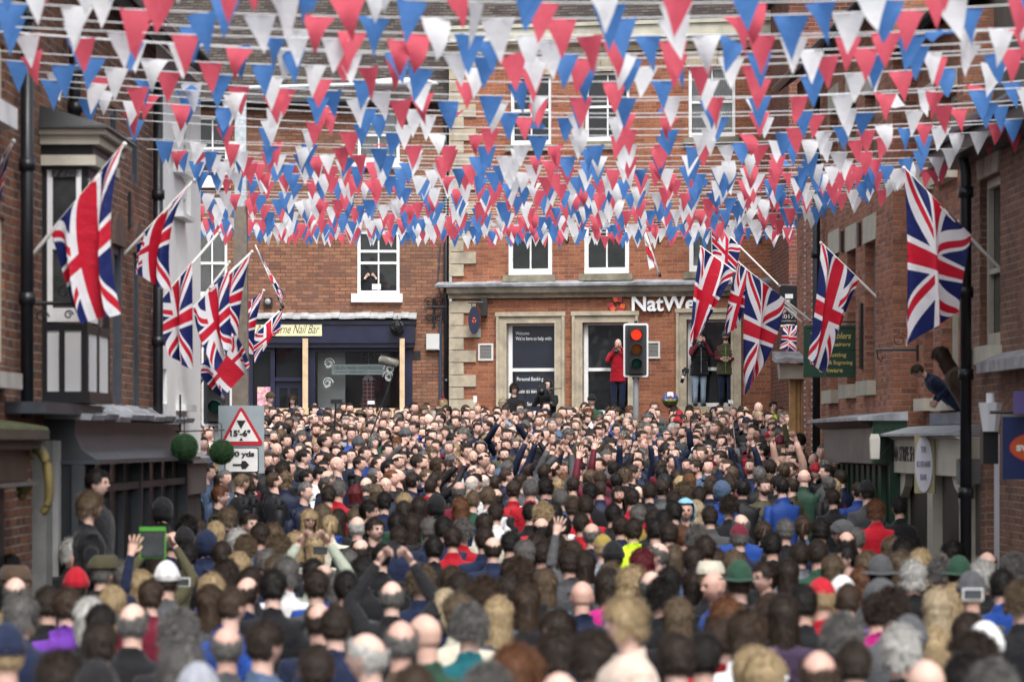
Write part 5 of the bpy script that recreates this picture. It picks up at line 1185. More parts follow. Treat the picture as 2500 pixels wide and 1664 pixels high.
# ---- hair and headwear: one shell recipe, many cuts.  colours: (1,1,1) takes the hair/hat colour
def hair_geo(g, kind, res=(34, 22), seed=0, col=(1, 1, 1)):
    nc, nr = res; q = random.Random(seed); col = np.array(col, float)
    # (face half angle, hairline height nz, volume, length below ear, curl, bald)
    SPEC = {'short': (1.05, .49, .008, 0, .004, 0), 'crop': (1.12, .46, .003, 0, .001, 0), 'balding': (1.25, .46, .004, 0, .002, .80), 'thick': (.98, .40, .014, .02, .006, 0),
            'curly': (1.05, .42, .015, .02, .006, 0), 'bob': (.84, .44, .016, .105, .004, 0), 'long': (.82, .46, .013, .27, .005, 0), 'pony': (1.1, .55, .006, 0, .002, 0), 'grey': (1.1, .5, .010, 0, .004, 0)}
    fa, hl, vol, L, curl, bald = SPEC[kind]
    V = []; M = []; C = []
    tmax = .70 if L == 0 else .56
    rows = nr if L == 0 else nr+8
    for j in range(rows+1):
        if j <= nr: th = math.pi*tmax*j/nr; drop = 0
        else: th = math.pi*tmax; drop = (j-nr)/8
        for i in range(nc):
            ph = 2*math.pi*i/nc
            nz = math.cos(th); ny = -math.cos(ph)*math.sin(th)
            dph = min(ph, 2*math.pi-ph)
            x, y, z = head_point(ph, th, 0)
            if abs(nz) < .4 and dph < 1.2: y = max(y, -.10)
            p = Vector((x, y, z)); n = Vector((x/.0076, y/.0098, z/.0116)).normalized()
            st = vnoise((n.x*9, n.y*9, n.z*1.6), 1.0, seed); st2 = vnoise((n.x, n.y, n.z), 3.0, seed+5)
            strand = math.sin(ph*nc*.5*.93+3*vnoise((n.x, n.y, n.z*.6), 2.5, seed))*.35
            k = vol*(1+.5*st2)+curl*(st+strand)
            if kind in ('short', 'thick'): k = (vol*(.30+.95*max(0, min(nz, .6)+.15)))*(1+.6*st2)+curl*(st+strand)
            if kind == 'curly': k += .008*vnoise((n.x, n.y, n.z), 9, seed)
            p = p+n*(.004+k)
            if drop:
                r_ = 1+.10*math.sin(drop*2.6)-.10*drop; p.x *= r_; p.y *= (1-.12*drop if p.y > 0 else r_*.96)
                p.z -= drop*(L+.03*st+.02*math.sin(ph*5+seed)); 
                if p.y > 0: p.y += .012*drop
            # hairline
            line = hl-.9*max(0, dph-fa*.55)/max(.2, fa*.45) if dph < fa else -9
            if L: keep = (nz > hl-.10 and j <= nr) or dph > fa+(.05 if drop < .01 else .0)
            else:
                back = -.52+.06*math.sin(ph*7+seed) if dph > 1.9 else (-.15 if dph > fa else line)
                if 1.28 < dph < 1.9: back = .05 if dph < 1.75 else -.35
                if dph <= 1.28: back = max(line, hl if dph < fa*.8 else .1)
                keep = nz > back
            if bald and nz > .60+.18*math.cos(dph)-(.10 if dph > 2 else 0)+.16*st+.1*st2: keep = False
            V.append((p.x, p.y, p.z+HC_)); M.append(keep)
            C.append(col*(1+.28*st+.22*strand+.1*st2))
    f = gridfaces(rows+1, nc, True, M)
    g.add(V, f, np.clip(C, .05, 3))
    # strands follow the flow from the crown and roughen the outline
    kk = [i for i in range(len(V)-nc) if M[i]]; ns = int(len(kk)*(3.4 if res[0] > 40 else 1.1)*(1.3 if kind in ('curly', 'thick') else 1)); sv = []; sf = []; sc_ = []
    Ls = {'crop': .010, 'balding': .014, 'short': .022, 'pony': .04, 'grey': .024}.get(kind, .045)
    if kind == 'curly': Ls = .018
    for _ in range(ns):
        i = q.choice(kk)
        if i//nc <= nr and q.random() > math.sin(math.pi*tmax*(i//nc)/nr)+.03: continue
        p = Vector(V[i])+Vector((q.gauss(0, .005), q.gauss(0, .005), q.gauss(0, .005))); d = (Vector(V[i+nc])-Vector(V[i])); 
        if d.length < 1e-5: continue
        if not M[i+nc] and p.y < -.03: continue
        d.normalize(); n = Vector((p.x, p.y, (p.z-HC_)*.7)).normalized(); 
        w_ = .9 if kind == 'curly' else (.32 if kind in ('short', 'thick') else .14)
        d = (d+Vector((q.gauss(0, w_), q.gauss(0, w_), q.gauss(0, w_)))).normalized(); u = d.cross(n)
        if u.length < .01: continue
        u.normalize(); L_ = Ls*q.uniform(.6, 1.3); b = len(sv); k_ = q.uniform(.45, 1.7); wd = .0026 if res[0] > 40 else .006
        sv += [p+n*.002+u*wd, p+n*.002-u*wd, p+d*L_+n*(.004+.004*q.random()+(.008 if kind == 'curly' else 0))]; sf.append((b, b+1, b+2)); sc_ += [np.clip(col*k_, 0, 3)]*3
    if sv: g.add([tuple(a) for a in sv], sf, sc_)
    if kind == 'pony':
        pts = [(0, .085, .05), (0, .125, .04), (q.uniform(-.01, .01), .145, -.02), (q.uniform(-.02, .02), .14, -.10), (q.uniform(-.03, .03), .125, -.19)]
        rs = [.018, .026, .032, .028, .010]; tube_geo(g, [(a, b, c+HC_) for a, b, c in pts], rs, 9, col)
    if kind in ('short', 'thick', 'curly', 'grey', 'bob', 'long') :      # loose tufts break the outline
        v = []; f = []; cc = []
        for k in range(150 if kind != 'curly' else 260):
            ph = q.uniform(0, 6.283); th = q.uniform(0, 1.5); dph = min(ph, 6.283-ph)
            if math.cos(th) < hl+.05 and dph < fa: continue
            x, y, z = head_point(ph, th, 0); n = Vector((x/.076, y/.098, z/.116)).normalized(); p = Vector((x, y, z))+n*(.003+vol*.9)
            t = Vector((q.gauss(0, 1), q.gauss(0, 1), q.gauss(0, 1)-.6)); t = (t-n*t.dot(n)).normalized(); u = n.cross(t)
            L_ = q.uniform(.010, .024); b = len(v); h = q.uniform(.2, .7) if kind != 'curly' else 1
            v += [p+u*.006, p-u*.006, p+t*L_+n*L_*h*.5]; f.append((b, b+1, b+2)); s_ = q.uniform(.75, 1.35); cc += [col*s_]*3
        g.add([tuple(a) for a in v], f, cc)
def tube_geo(g, pts, rs, n, col):
    mb = MB(); mb.tube(pts, list(rs), n); g.add(mb.v, mb.f, col)
def hat_geo(g, kind, seed=0, col=(1, 1, 1)):
    col = np.array(col, float); nc, nr = 32, 16; V = []; C = []; M = []
    lo = {'beanie': -.02, 'bobble': -.02, 'flatcap': .28, 'cap': .22, 'brim': .22, 'hood': -.95, 'hoodup': -.95, 'fur': .1}[kind]
    th1 = math.acos(lo)
    for j in range(nr+1):
        th = th1*j/nr
        for i in range(nc):
            ph = 2*math.pi*i/nc; x, y, z = head_point(ph, th, 0); dph = min(ph, 2*math.pi-ph)
            if dph < 1.2 and math.cos(th) < .4: y = max(y, -.102)
            n = Vector((x/.076, y/.098, z/.116)).normalized(); k = .016
            keep = True; c = col
            if kind in ('beanie', 'bobble'):
                k = .017+.0015*math.sin(ph*24)+(.007 if j > nr-4 else 0)+.012*max(0, math.cos(th))**3; c = col*(1+.12*math.sin(ph*24))*(.85 if j > nr-4 else 1)
            elif kind == 'flatcap': k = .030+.010*math.sin(th*2)+(.025 if dph < 1.0 and j > nr*.5 else 0)-.012*(math.cos(th) > .9)
            elif kind == 'cap': k = .014
            elif kind == 'brim': k = .016+.03*max(0, math.cos(th))**2
            elif kind == 'fur': k = .032+.012*vnoise((n.x, n.y, n.z), 9, seed)
            elif kind in ('hood', 'hoodup'):
                k = .034+.006*vnoise((n.x, n.y, n.z), 3, seed); keep = not (dph < .95 and math.cos(th) < .55)
            p = Vector((x, y, z))+n*k
            if kind == 'hood' and math.cos(th) < -.3: p.x *= 1.12; p.y *= 1.12
            V.append((p.x, p.y, p.z+HC_+(.012 if kind not in ('hood',) else 0))); C.append(c*(1+.12*vnoise((n.x, n.y, n.z), 6, seed))); M.append(keep)
    g.add(V, gridfaces(nr+1, nc, True, M), np.clip(C, .02, 3))
    if kind == 'bobble': b = MB(); b.ball((0, .01, HC_+.178), .034, 12, 8); g.add(b.v, b.f, col*1.1)
    if kind in ('brim', 'cap', 'flatcap'):
        V = []; n = 32
        for r_ in (1.0, 1.28, 1.62) if kind == 'brim' else (1.0, 1.25, 1.5):
            for i in range(n):
                ph = 2*math.pi*i/n; fr = 1 if kind == 'brim' else max(0, math.cos(ph))**.7 if math.cos(ph) > .25 else 0
                e = 1+(r_-1)*fr; V.append((math.sin(ph)*.094*e, -math.cos(ph)*.112*e, HC_+.045-.035*(r_-1)*fr+(.02*abs(math.sin(ph))*(r_-1) if kind == 'brim' else 0)))
        g.add(V, gridfaces(3, n), col*.85)
# ---- clothing and limbs
POSES = {   # per arm: shoulder, elbow, wrist (x is outward)
    'down': [((.185, .015, 1.375), (.235, .045, 1.10), (.215, -.07, .90))]*2,
    'front': [((.185, .01, 1.375), (.225, .03, 1.12), (.10, -.20, 1.10))]*2,
    'phone': [((.185, .0, 1.40), (.30, -.16, 1.58), (.13, -.34, 1.84))]*2,
    'up': [((.185, .0, 1.41), (.25, -.10, 1.66), (.22, -.20, 1.93))]*2,
    'one': [((.185, .0, 1.41), (.30, -.06, 1.62), (.26, -.14, 1.90)), ((.185, .015, 1.375), (.235, .045, 1.10), (.215, -.07, .90))],
    'cam': [((.185, .0, 1.38), (.26, -.14, 1.22), (.055, -.20, 1.55))]*2,
}
def hand_geo(g, wrist, fdir, palm_n, mirror, curl=.3, col=SK, size=1.0):
    """five-fingered hand; fdir = direction the fingers point, palm_n = palm normal"""
    f = Vector(fdir).normalized(); pn = Vector(palm_n); pn = (pn-f*pn.dot(f)).normalized(); sd = f.cross(pn)*mirror; w = Vector(wrist); S_ = size
    def pt(a, b, c): return w+(sd*a+f*b+pn*c)*S_
    v = []
    for (b, hw, ht) in ((-.01, .026, .019), (.02, .032, .018), (.06, .041, .014), (.09, .040, .011)):
        for k in range(8): t = 2*math.pi*k/8; v.append(pt(hw*math.cos(t), b, ht*math.sin(t)))
    fc = gridfaces(4, 8); fc.append(tuple(range(24, 32))); g.add([tuple(p) for p in v], fc, col)
    for k, (a, L, r_) in enumerate(((-.031, .066, .0088), (-.0105, .077, .0092), (.010, .071, .0088), (.030, .056, .0078))):
        sp = a*1.8; cu = curl*(1+.25*k)
        p0 = pt(a, .082, .0); p1 = pt(a+sp*.18, .082+L*.45, L*.45*math.sin(cu)*.5); p2 = pt(a+sp*.30, .082+L*(.45+.30*math.cos(cu)), L*.45*math.sin(cu)*.5+L*.32*math.sin(cu)); p3 = pt(a+sp*.36, .082+L*(.45+.30*math.cos(cu)+.25*math.cos(cu*1.8)), L*.45*math.sin(cu)*.5+L*.32*math.sin(cu)+L*.25*math.sin(cu*1.8))
        tube_geo(g, [p0, p1, p2, p3], [r_*S_, r_*S_*.95, r_*S_*.85, r_*S_*.55], 6, col)
    tube_geo(g, [pt(-.026, .02, .004), pt(-.052, .048, .012), pt(-.060, .080, .016)], [.012*S_, .0105*S_, .0065*S_], 6, col)
def torso_geo(g, col, hood=False, collar=True, puffer=False, fat=1.0, female=False):
    rings = [(.74, .195, .130, 0), (.90, .190, .130, 0), (1.05, .172, .122, 0), (1.20, .180, .130, .0), (1.30, .195, .132, .005), (1.355, .200, .122, .012), (1.392, .180, .108, .018), (1.42, .135, .092, .022), (1.438, .098, .082, .024), (1.452, .074, .072, .024)]
    if collar: rings += [(1.475, .068, .070, .024), (1.498, .069, .073, .026)]
    n = 28; v = []; zs = []
    if puffer: rings = [(float(z), *[float(np.interp(z, [r_[0] for r_ in rings], [r_[k] for r_ in rings])) for k in (1, 2, 3)]) for z in np.linspace(.74, 1.40, 34)]+rings[6:]
    for (z, hx, hy, y0) in rings:
        k = fat*(.88 if female and z > 1.1 else 1)
        pf = 1+(.055*abs(math.sin((z-.74)/.085*math.pi)) if puffer and z < 1.40 else 0)
        for i in range(n):
            t = 2*math.pi*i/n; cx, cy = math.cos(t), math.sin(t); e = .78
            x = hx*k*pf*math.copysign(abs(cx)**e, cx); y = y0+hy*k*pf*math.copysign(abs(cy)**e, cy)
            d = .007*vnoise((x, y, z), 9, 1)+.005*vnoise((x, y, z), 22, 2)
            v.append((x*(1+d*8), y*(1+d*8), z+(.028*cy if z > 1.47 else 0)))
    m_ = len(v)
    v += [(0, 0, rings[0][0]), (0, .02, rings[-1][0]-.03)]
    g.add(v, gridfaces(len(rings), n)+[(m_, i, (i+1) % n)[::1] for i in range(n)]+[(m_+1, m_-n+(i+1) % n, m_-n+i) for i in range(n)], col)
    if hood:
        v = []; m = 18
        for j in range(8):
            b = j/7
            for i in range(m):
                t = 2*math.pi*i/m; r_ = .055*math.sin(math.pi*min(1, .15+b*.85))
                ang = R(-100)+R(200)*b                            # around the back of the neck
                cx, cy = .10*math.sin(ang), .035+.085*math.cos(ang)
                o = r_*math.cos(t); v.append((cx+o*math.sin(ang)*.9, cy+o*math.cos(ang), 1.475+.045*math.cos(ang)*0+r_*1.15*math.sin(t)*(1.0 if math.sin(t) > 0 else 1.7)*(.6+.4*math.cos(ang))))
        g.add(v, gridfaces(8, m), np.array(col)*.9)
def arms_geo(gc, gb, pose, col, skin=SK, size=1.0, bare=False, fat=1.0):
    for k, mir in ((0, 1), (1, -1)):
        s, e, w = [Vector((p[0]*mir, p[1], p[2])) for p in POSES[pose][k]]
        if pose == 'cam' or pose == 'phone': pass
        sh0 = Vector((s.x*.62, s.y, s.z-.005))
        path = [sh0, s, s.lerp(e, .35), s.lerp(e, .7), e, e.lerp(w, .35), e.lerp(w, .7), w]; rad = [.062, .066, .062, .056, .052, .050, .044, .038]
        tube_geo(gc, path, [r_*fat*(1+.05*math.sin(5*i)) for i, r_ in enumerate(rad)], 12, col)
        up = w.z > e.z+.1; fd = (w-e).normalized()
        if up: fd = (fd+Vector((-.15*mir, -.1, .25))).normalized(); pn = Vector((0, -1, .1)) if pose != 'cam' else Vector((-mir, 0, 0))
        else: pn = Vector((-mir, 0, 0))
        if pose in ('phone', 'cam'): fd = (Vector((-.55*mir, -.25, .8)) if pose == 'phone' else Vector((-.6*mir, -.5, .5))).normalized(); pn = Vector((-.6*mir, .4, -.2))
        tube_geo(gb, [e.lerp(w, .5), w, w+fd*.02], [.034, .028, .026], 10, skin)
        hand_geo(gb, w+fd*.01, fd, pn, mir, .15 if pose in ('up', 'one') else (.9 if pose in ('phone', 'cam') else .5), skin, size*1.05)
def legs_geo(g, col, shoe=(.03, .03, .03)):
    for sx in (-1, 1):
        tube_geo(g, [(sx*.085, .0, .86), (sx*.095, 0, .70), (sx*.10, -.005, .48), (sx*.10, .005, .28), (sx*.10, .015, .06)], [.098, .090, .064, .060, .052], 12, col)
        b = MB(); b.ball((sx*.105, -.035, .045), .055, 10, 7, (.85, 2.3, .8)); g.add(b.v, b.f, shoe)
def body_geo(g):       # bare torso under the clothing so that the body is one figure
    v = []; n = 16
    rings = [(.86, .12, .08), (1.05, .11, .07), (1.25, .12, .08), (1.36, .13, .075), (1.42, .09, .06), (1.46, .058, .056)]
    for z, hx, hy in rings:
        for i in range(n): t = 2*math.pi*i/n; v.append((hx*math.cos(t), .012+hy*math.sin(t), z))
    g.add(v, gridfaces(len(rings), n), SK)
# ---- materials: tint from object colour, fine tint from the vertex colour
def tint(name, rough, usecol=True, bump=(60, .25, .004), spec=.3, sheen=0):
    m, N, L, b = newmat(name); nt = m.node_tree; at = N.new('ShaderNodeAttribute'); at.attribute_name = 'Col'
    c = at.outputs['Color']
    if usecol: oi = N.new('ShaderNodeObjectInfo'); c = MIX(nt, 1.0, c, oi.outputs['Color'], 'MULTIPLY')
    L.new(c, b.inputs['Base Color']); b.inputs['Roughness'].default_value = rough; b.inputs['Specular IOR Level'].default_value = spec
    if sheen: b.inputs['Sheen Weight'].default_value = sheen
    BUMP(nt, NOISE(nt, coords(nt), bump[0], 3), bump[1], bump[2], b); return m
M_SKIN = tint('skin', .5, bump=(120, .1, .002), spec=.35); M_HAIR = tint('hair', .5, bump=(140, .5, .006), spec=.25); M_CLOTH = tint('cloth', .85, bump=(13, .8, .03), spec=.15, sheen=.1); M_CROWD = tint('crowd_surface', .6, False, bump=(22, .5, .012), spec=.25)
HI_VIS, _n2, _l2, _b2 = newmat('hi_vis_cloth'); _b2.inputs['Base Color'].default_value = (.62, .88, .02, 1); _b2.inputs['Roughness'].default_value = .7
def geo_mesh(name, g, mat):
    v, f, c = g.done(); me = bpy.data.meshes.new(name); me.from_pydata(v.tolist(), [], f); me.materials.append(mat)
    me.polygons.foreach_set('use_smooth', [True]*len(me.polygons)); a = me.color_attributes.new('Col', 'FLOAT_COLOR', 'POINT')
    a.data.foreach_set('color', np.hstack([c, np.ones((len(c), 1))]).ravel()); me.update(); return me
_cache = {}
def body_mesh(pose='down', var=0, beard=0, glasses=0, stubble=0):
    k = ('b', pose, var, beard, glasses, stubble)
    if k not in _cache:
        g = Geo(); head_geo(g, (52, 42), var, beard, glasses, stubble); body_geo(g); arms_geo(Geo(), g, pose, SK)
        leg = Geo(); legs_geo(leg, SK); v, f, c = leg.done(); g.add(v, f, c); _cache[k] = geo_mesh('person', g, M_SKIN)
    return _cache[k]
def cloth_mesh(pose='down', hood=0, puffer=0, fat=1.0, mat=None):
    k = ('c', pose, hood, puffer, fat, mat.name if mat else 0)
    if k not in _cache:
        g = Geo(); torso_geo(g, SK, hood, True, puffer, fat); arms_geo(g, Geo(), pose, SK, fat=fat*1.05 if puffer else fat); me = geo_mesh('jacket', g, mat or M_CLOTH)
        o = bpy.data.objects.new('tmp', me); COL.objects.link(o)      # melt sleeves and body into one garment
        md = o.modifiers.new('r', 'REMESH'); md.mode = 'VOXEL'; md.voxel_size = .015; ms = o.modifiers.new('s', 'SMOOTH'); ms.iterations = 3; ms.factor = .5
        dg = bpy.context.evaluated_depsgraph_get(); m2 = bpy.data.meshes.new_from_object(o.evaluated_get(dg)); bpy.data.objects.remove(o)
        m2.name = 'jacket'; m2.polygons.foreach_set('use_smooth', [True]*len(m2.polygons)); m2.materials.clear(); m2.materials.append(mat or M_CLOTH)
        if 'Col' in m2.color_attributes: m2.color_attributes.remove(m2.color_attributes['Col'])
        a = m2.color_attributes.new('Col', 'FLOAT_COLOR', 'POINT'); co = np.empty(len(m2.vertices)*3); m2.vertices.foreach_get('co', co); co = co.reshape(-1, 3)
        a.data.foreach_set('color', np.ones(len(co)*4)); _cache[k] = m2
    return _cache[k]
def trouser_mesh():
    if 't' not in _cache: g = Geo(); legs_geo(g, SK); g.v[0] = g.v[0]; _cache['t'] = geo_mesh('trousers', scale_geo(g, 1.06), M_CLOTH)
    return _cache['t']
def scale_geo(g, k):
    for i, v in enumerate(g.v):
        c = v.mean(0); v2 = v.copy(); v2[:, 0] = c[0]+(v[:, 0]-c[0])*k; v2[:, 1] = c[1]+(v[:, 1]-c[1])*k; g.v[i] = v2
    return g
HATS = ('beanie', 'bobble', 'flatcap', 'cap', 'brim', 'hood', 'hoodup', 'fur')
def hair_mesh(kind, seed=0):
    k = ('h', kind, seed)
    if k not in _cache:
        g = Geo()
        if kind in HATS: hat_geo(g, kind, seed)
        else: hair_geo(g, kind, (60, 34), seed)
        _cache[k] = geo_mesh('hair', g, M_CLOTH if kind in HATS else M_HAIR)
    return _cache[k]
HAIRC = {'bk': ((.010, .008, .007), 'black'), 'db': ((.026, .017, .012), 'dark brown'), 'br': ((.045, .028, .018), 'brown'), 'lb': ((.10, .070, .043), 'light brown'), 'bl': ((.34, .25, .14), 'blonde'), 'pb': ((.40, .32, .21), 'pale blonde'),
         'gy': ((.11, .105, .10), 'grey'), 'wh': ((.42, .41, .39), 'white'), 'gi': ((.11, .045, .02), 'ginger'), 'rd': ((.10, .012, .015), 'dark red')}
CLC = {'k': ((.012, .012, .014), 'black'), 'n': ((.012, .018, .045), 'navy'), 'g': ((.07, .072, .078), 'grey'), 'lg': ((.27, .28, .32), 'light grey'), 'G': ((.022, .06, .038), 'dark green'), 'o': ((.06, .055, .03), 'olive'), 'r': ((.36, .010, .022), 'red'),
       'b': ((.014, .05, .23), 'bright blue'), 'p': ((.12, .035, .28), 'purple'), 'w': ((.62, .62, .62), 'white'), 'c': ((.50, .47, .38), 'cream'), 'm': ((.13, .012, .028), 'maroon'), 't': ((.01, .10, .12), 'teal'), 'y': ((.62, .88, .02), 'fluorescent yellow'),
       'pk': ((.45, .02, .20), 'magenta'), 'br': ((.07, .045, .03), 'brown'), 'dn': ((.06, .095, .16), 'denim blue'), 'lbl': ((.20, .45, .62), 'pale blue'), 'dp': ((.04, .025, .05), 'dark purple'), 'ms': ((.28, .21, .05), 'mustard'), 'be': ((.52, .42, .35), 'beige'), 'cg': ((.36, .40, .33), 'pale green'), 'pd': ((.26, .34, .44), 'pale denim')}
SKINC = [(.57, .36, .29), (.62, .41, .34), (.53, .32, .26), (.59, .39, .32), (.55, .35, .28), (.60, .39, .32)]
HK = {'s': 'short', 'c': 'crop', 'b': 'balding', 'B': None, 'v': 'thick', 'u': 'curly', 'o': 'bob', 'l': 'long', 'p': 'pony', 'k': 'beanie', 'kb': 'bobble', 'f': 'flatcap', 'g': 'cap', 'w': 'brim', 'h': 'hood', 'fr': 'fur'}
HDESC = {'short': '%s hair', 'crop': 'cropped %s hair', 'balding': 'balding %s head', 'thick': 'thick %s hair', 'curly': 'curly %s hair', 'bob': 'bobbed %s hair', 'long': 'long %s hair', 'pony': '%s ponytail',
         'beanie': '%s knitted hat', 'bobble': '%s bobble hat', 'flatcap': '%s flat cap', 'cap': '%s peaked cap', 'brim': '%s brimmed hat', 'hood': 'raised %s hood', 'fur': '%s fur hat'}
PEOPLE = []
def person(pos, h, face, ht, hc, cl, pose='down', skin=0, var=0, beard=0, glasses=0, stubble=0, hood=0, puffer=0, fat=1.0, label=None, group='people packed in the street', legc='n', tilt=0, z=None):
    sc = h/1.75; kind = HK[ht] if ht in HK else ht
    zz = ground(pos[1]) if z is None else z
    mat = HI_VIS if cl == 'y' else None
    o = link('person', body_mesh(pose, var, beard, glasses, stubble), None, (pos[0], pos[1], zz), None, (*SKINC[skin % 6], 1)); o.scale = (sc*1.0, sc*1.0, sc); o.rotation_euler = (R(tilt), 0, R(face))
    if kind:
        hat = kind in HATS; c = CLC[hc][0] if hat else HAIRC[hc][0]
        hm = link({'hood': 'hood', 'beanie': 'knitted_hat', 'bobble': 'bobble_hat', 'flatcap': 'flat_cap', 'cap': 'cap', 'brim': 'brimmed_hat', 'fur': 'fur_hat'}.get(kind, 'hair'), hair_mesh(kind, (len(PEOPLE) % 4)), o, color=(*c, 1))
        if kind in ('beanie', 'flatcap', 'cap', 'brim', 'fur', 'bobble'): link('hair', hair_mesh('crop' if ht != 'kb' else 'long', 0), o, color=(*HAIRC[('db', 'gy', 'br', 'bl')[len(PEOPLE) % 4]][0], 1))
    j = rnd.uniform(.85, 1.2); c = CLC[cl][0]
    if pose != 'none': link('jacket', cloth_mesh(pose, hood, puffer, fat, mat), o, color=(*[min(1, x*j) for x in c], 1))
    link('trousers', trouser_mesh(), o, color=(*CLC[legc][0], 1))
    hd = 'bald head' if not kind else HDESC[kind] % (CLC[hc][1] if kind in HATS else HAIRC[hc][1])
    PEOPLE.append(dict(o=o, hd=hd, cd=CLC[cl][1], pos=pos, label=label, face=face, puffer=puffer, hood=hood, pose=pose))
    tag(o, label, 'person', group); return o
def solve_pos(px, py, h):
    """place feet on the street so that the head top of a person h tall is seen at px,py"""
    lo, hi = 12.0, 61.0
    for _ in range(50):
        m = (lo+hi)/2
        if 1080-(ground(m)+h-HC)*F/m > py: lo = m
        else: hi = m
    return ((px-1250)/F*lo, lo)
R3, R8, R9, R5, R7, R6 = (2.554, 0, 1050), (3.366, 600, 1250), (3.625, 1250, 1250), (3.625, 1850, 1250), (3.366, 1250, 900), (3.366, 650, 900)
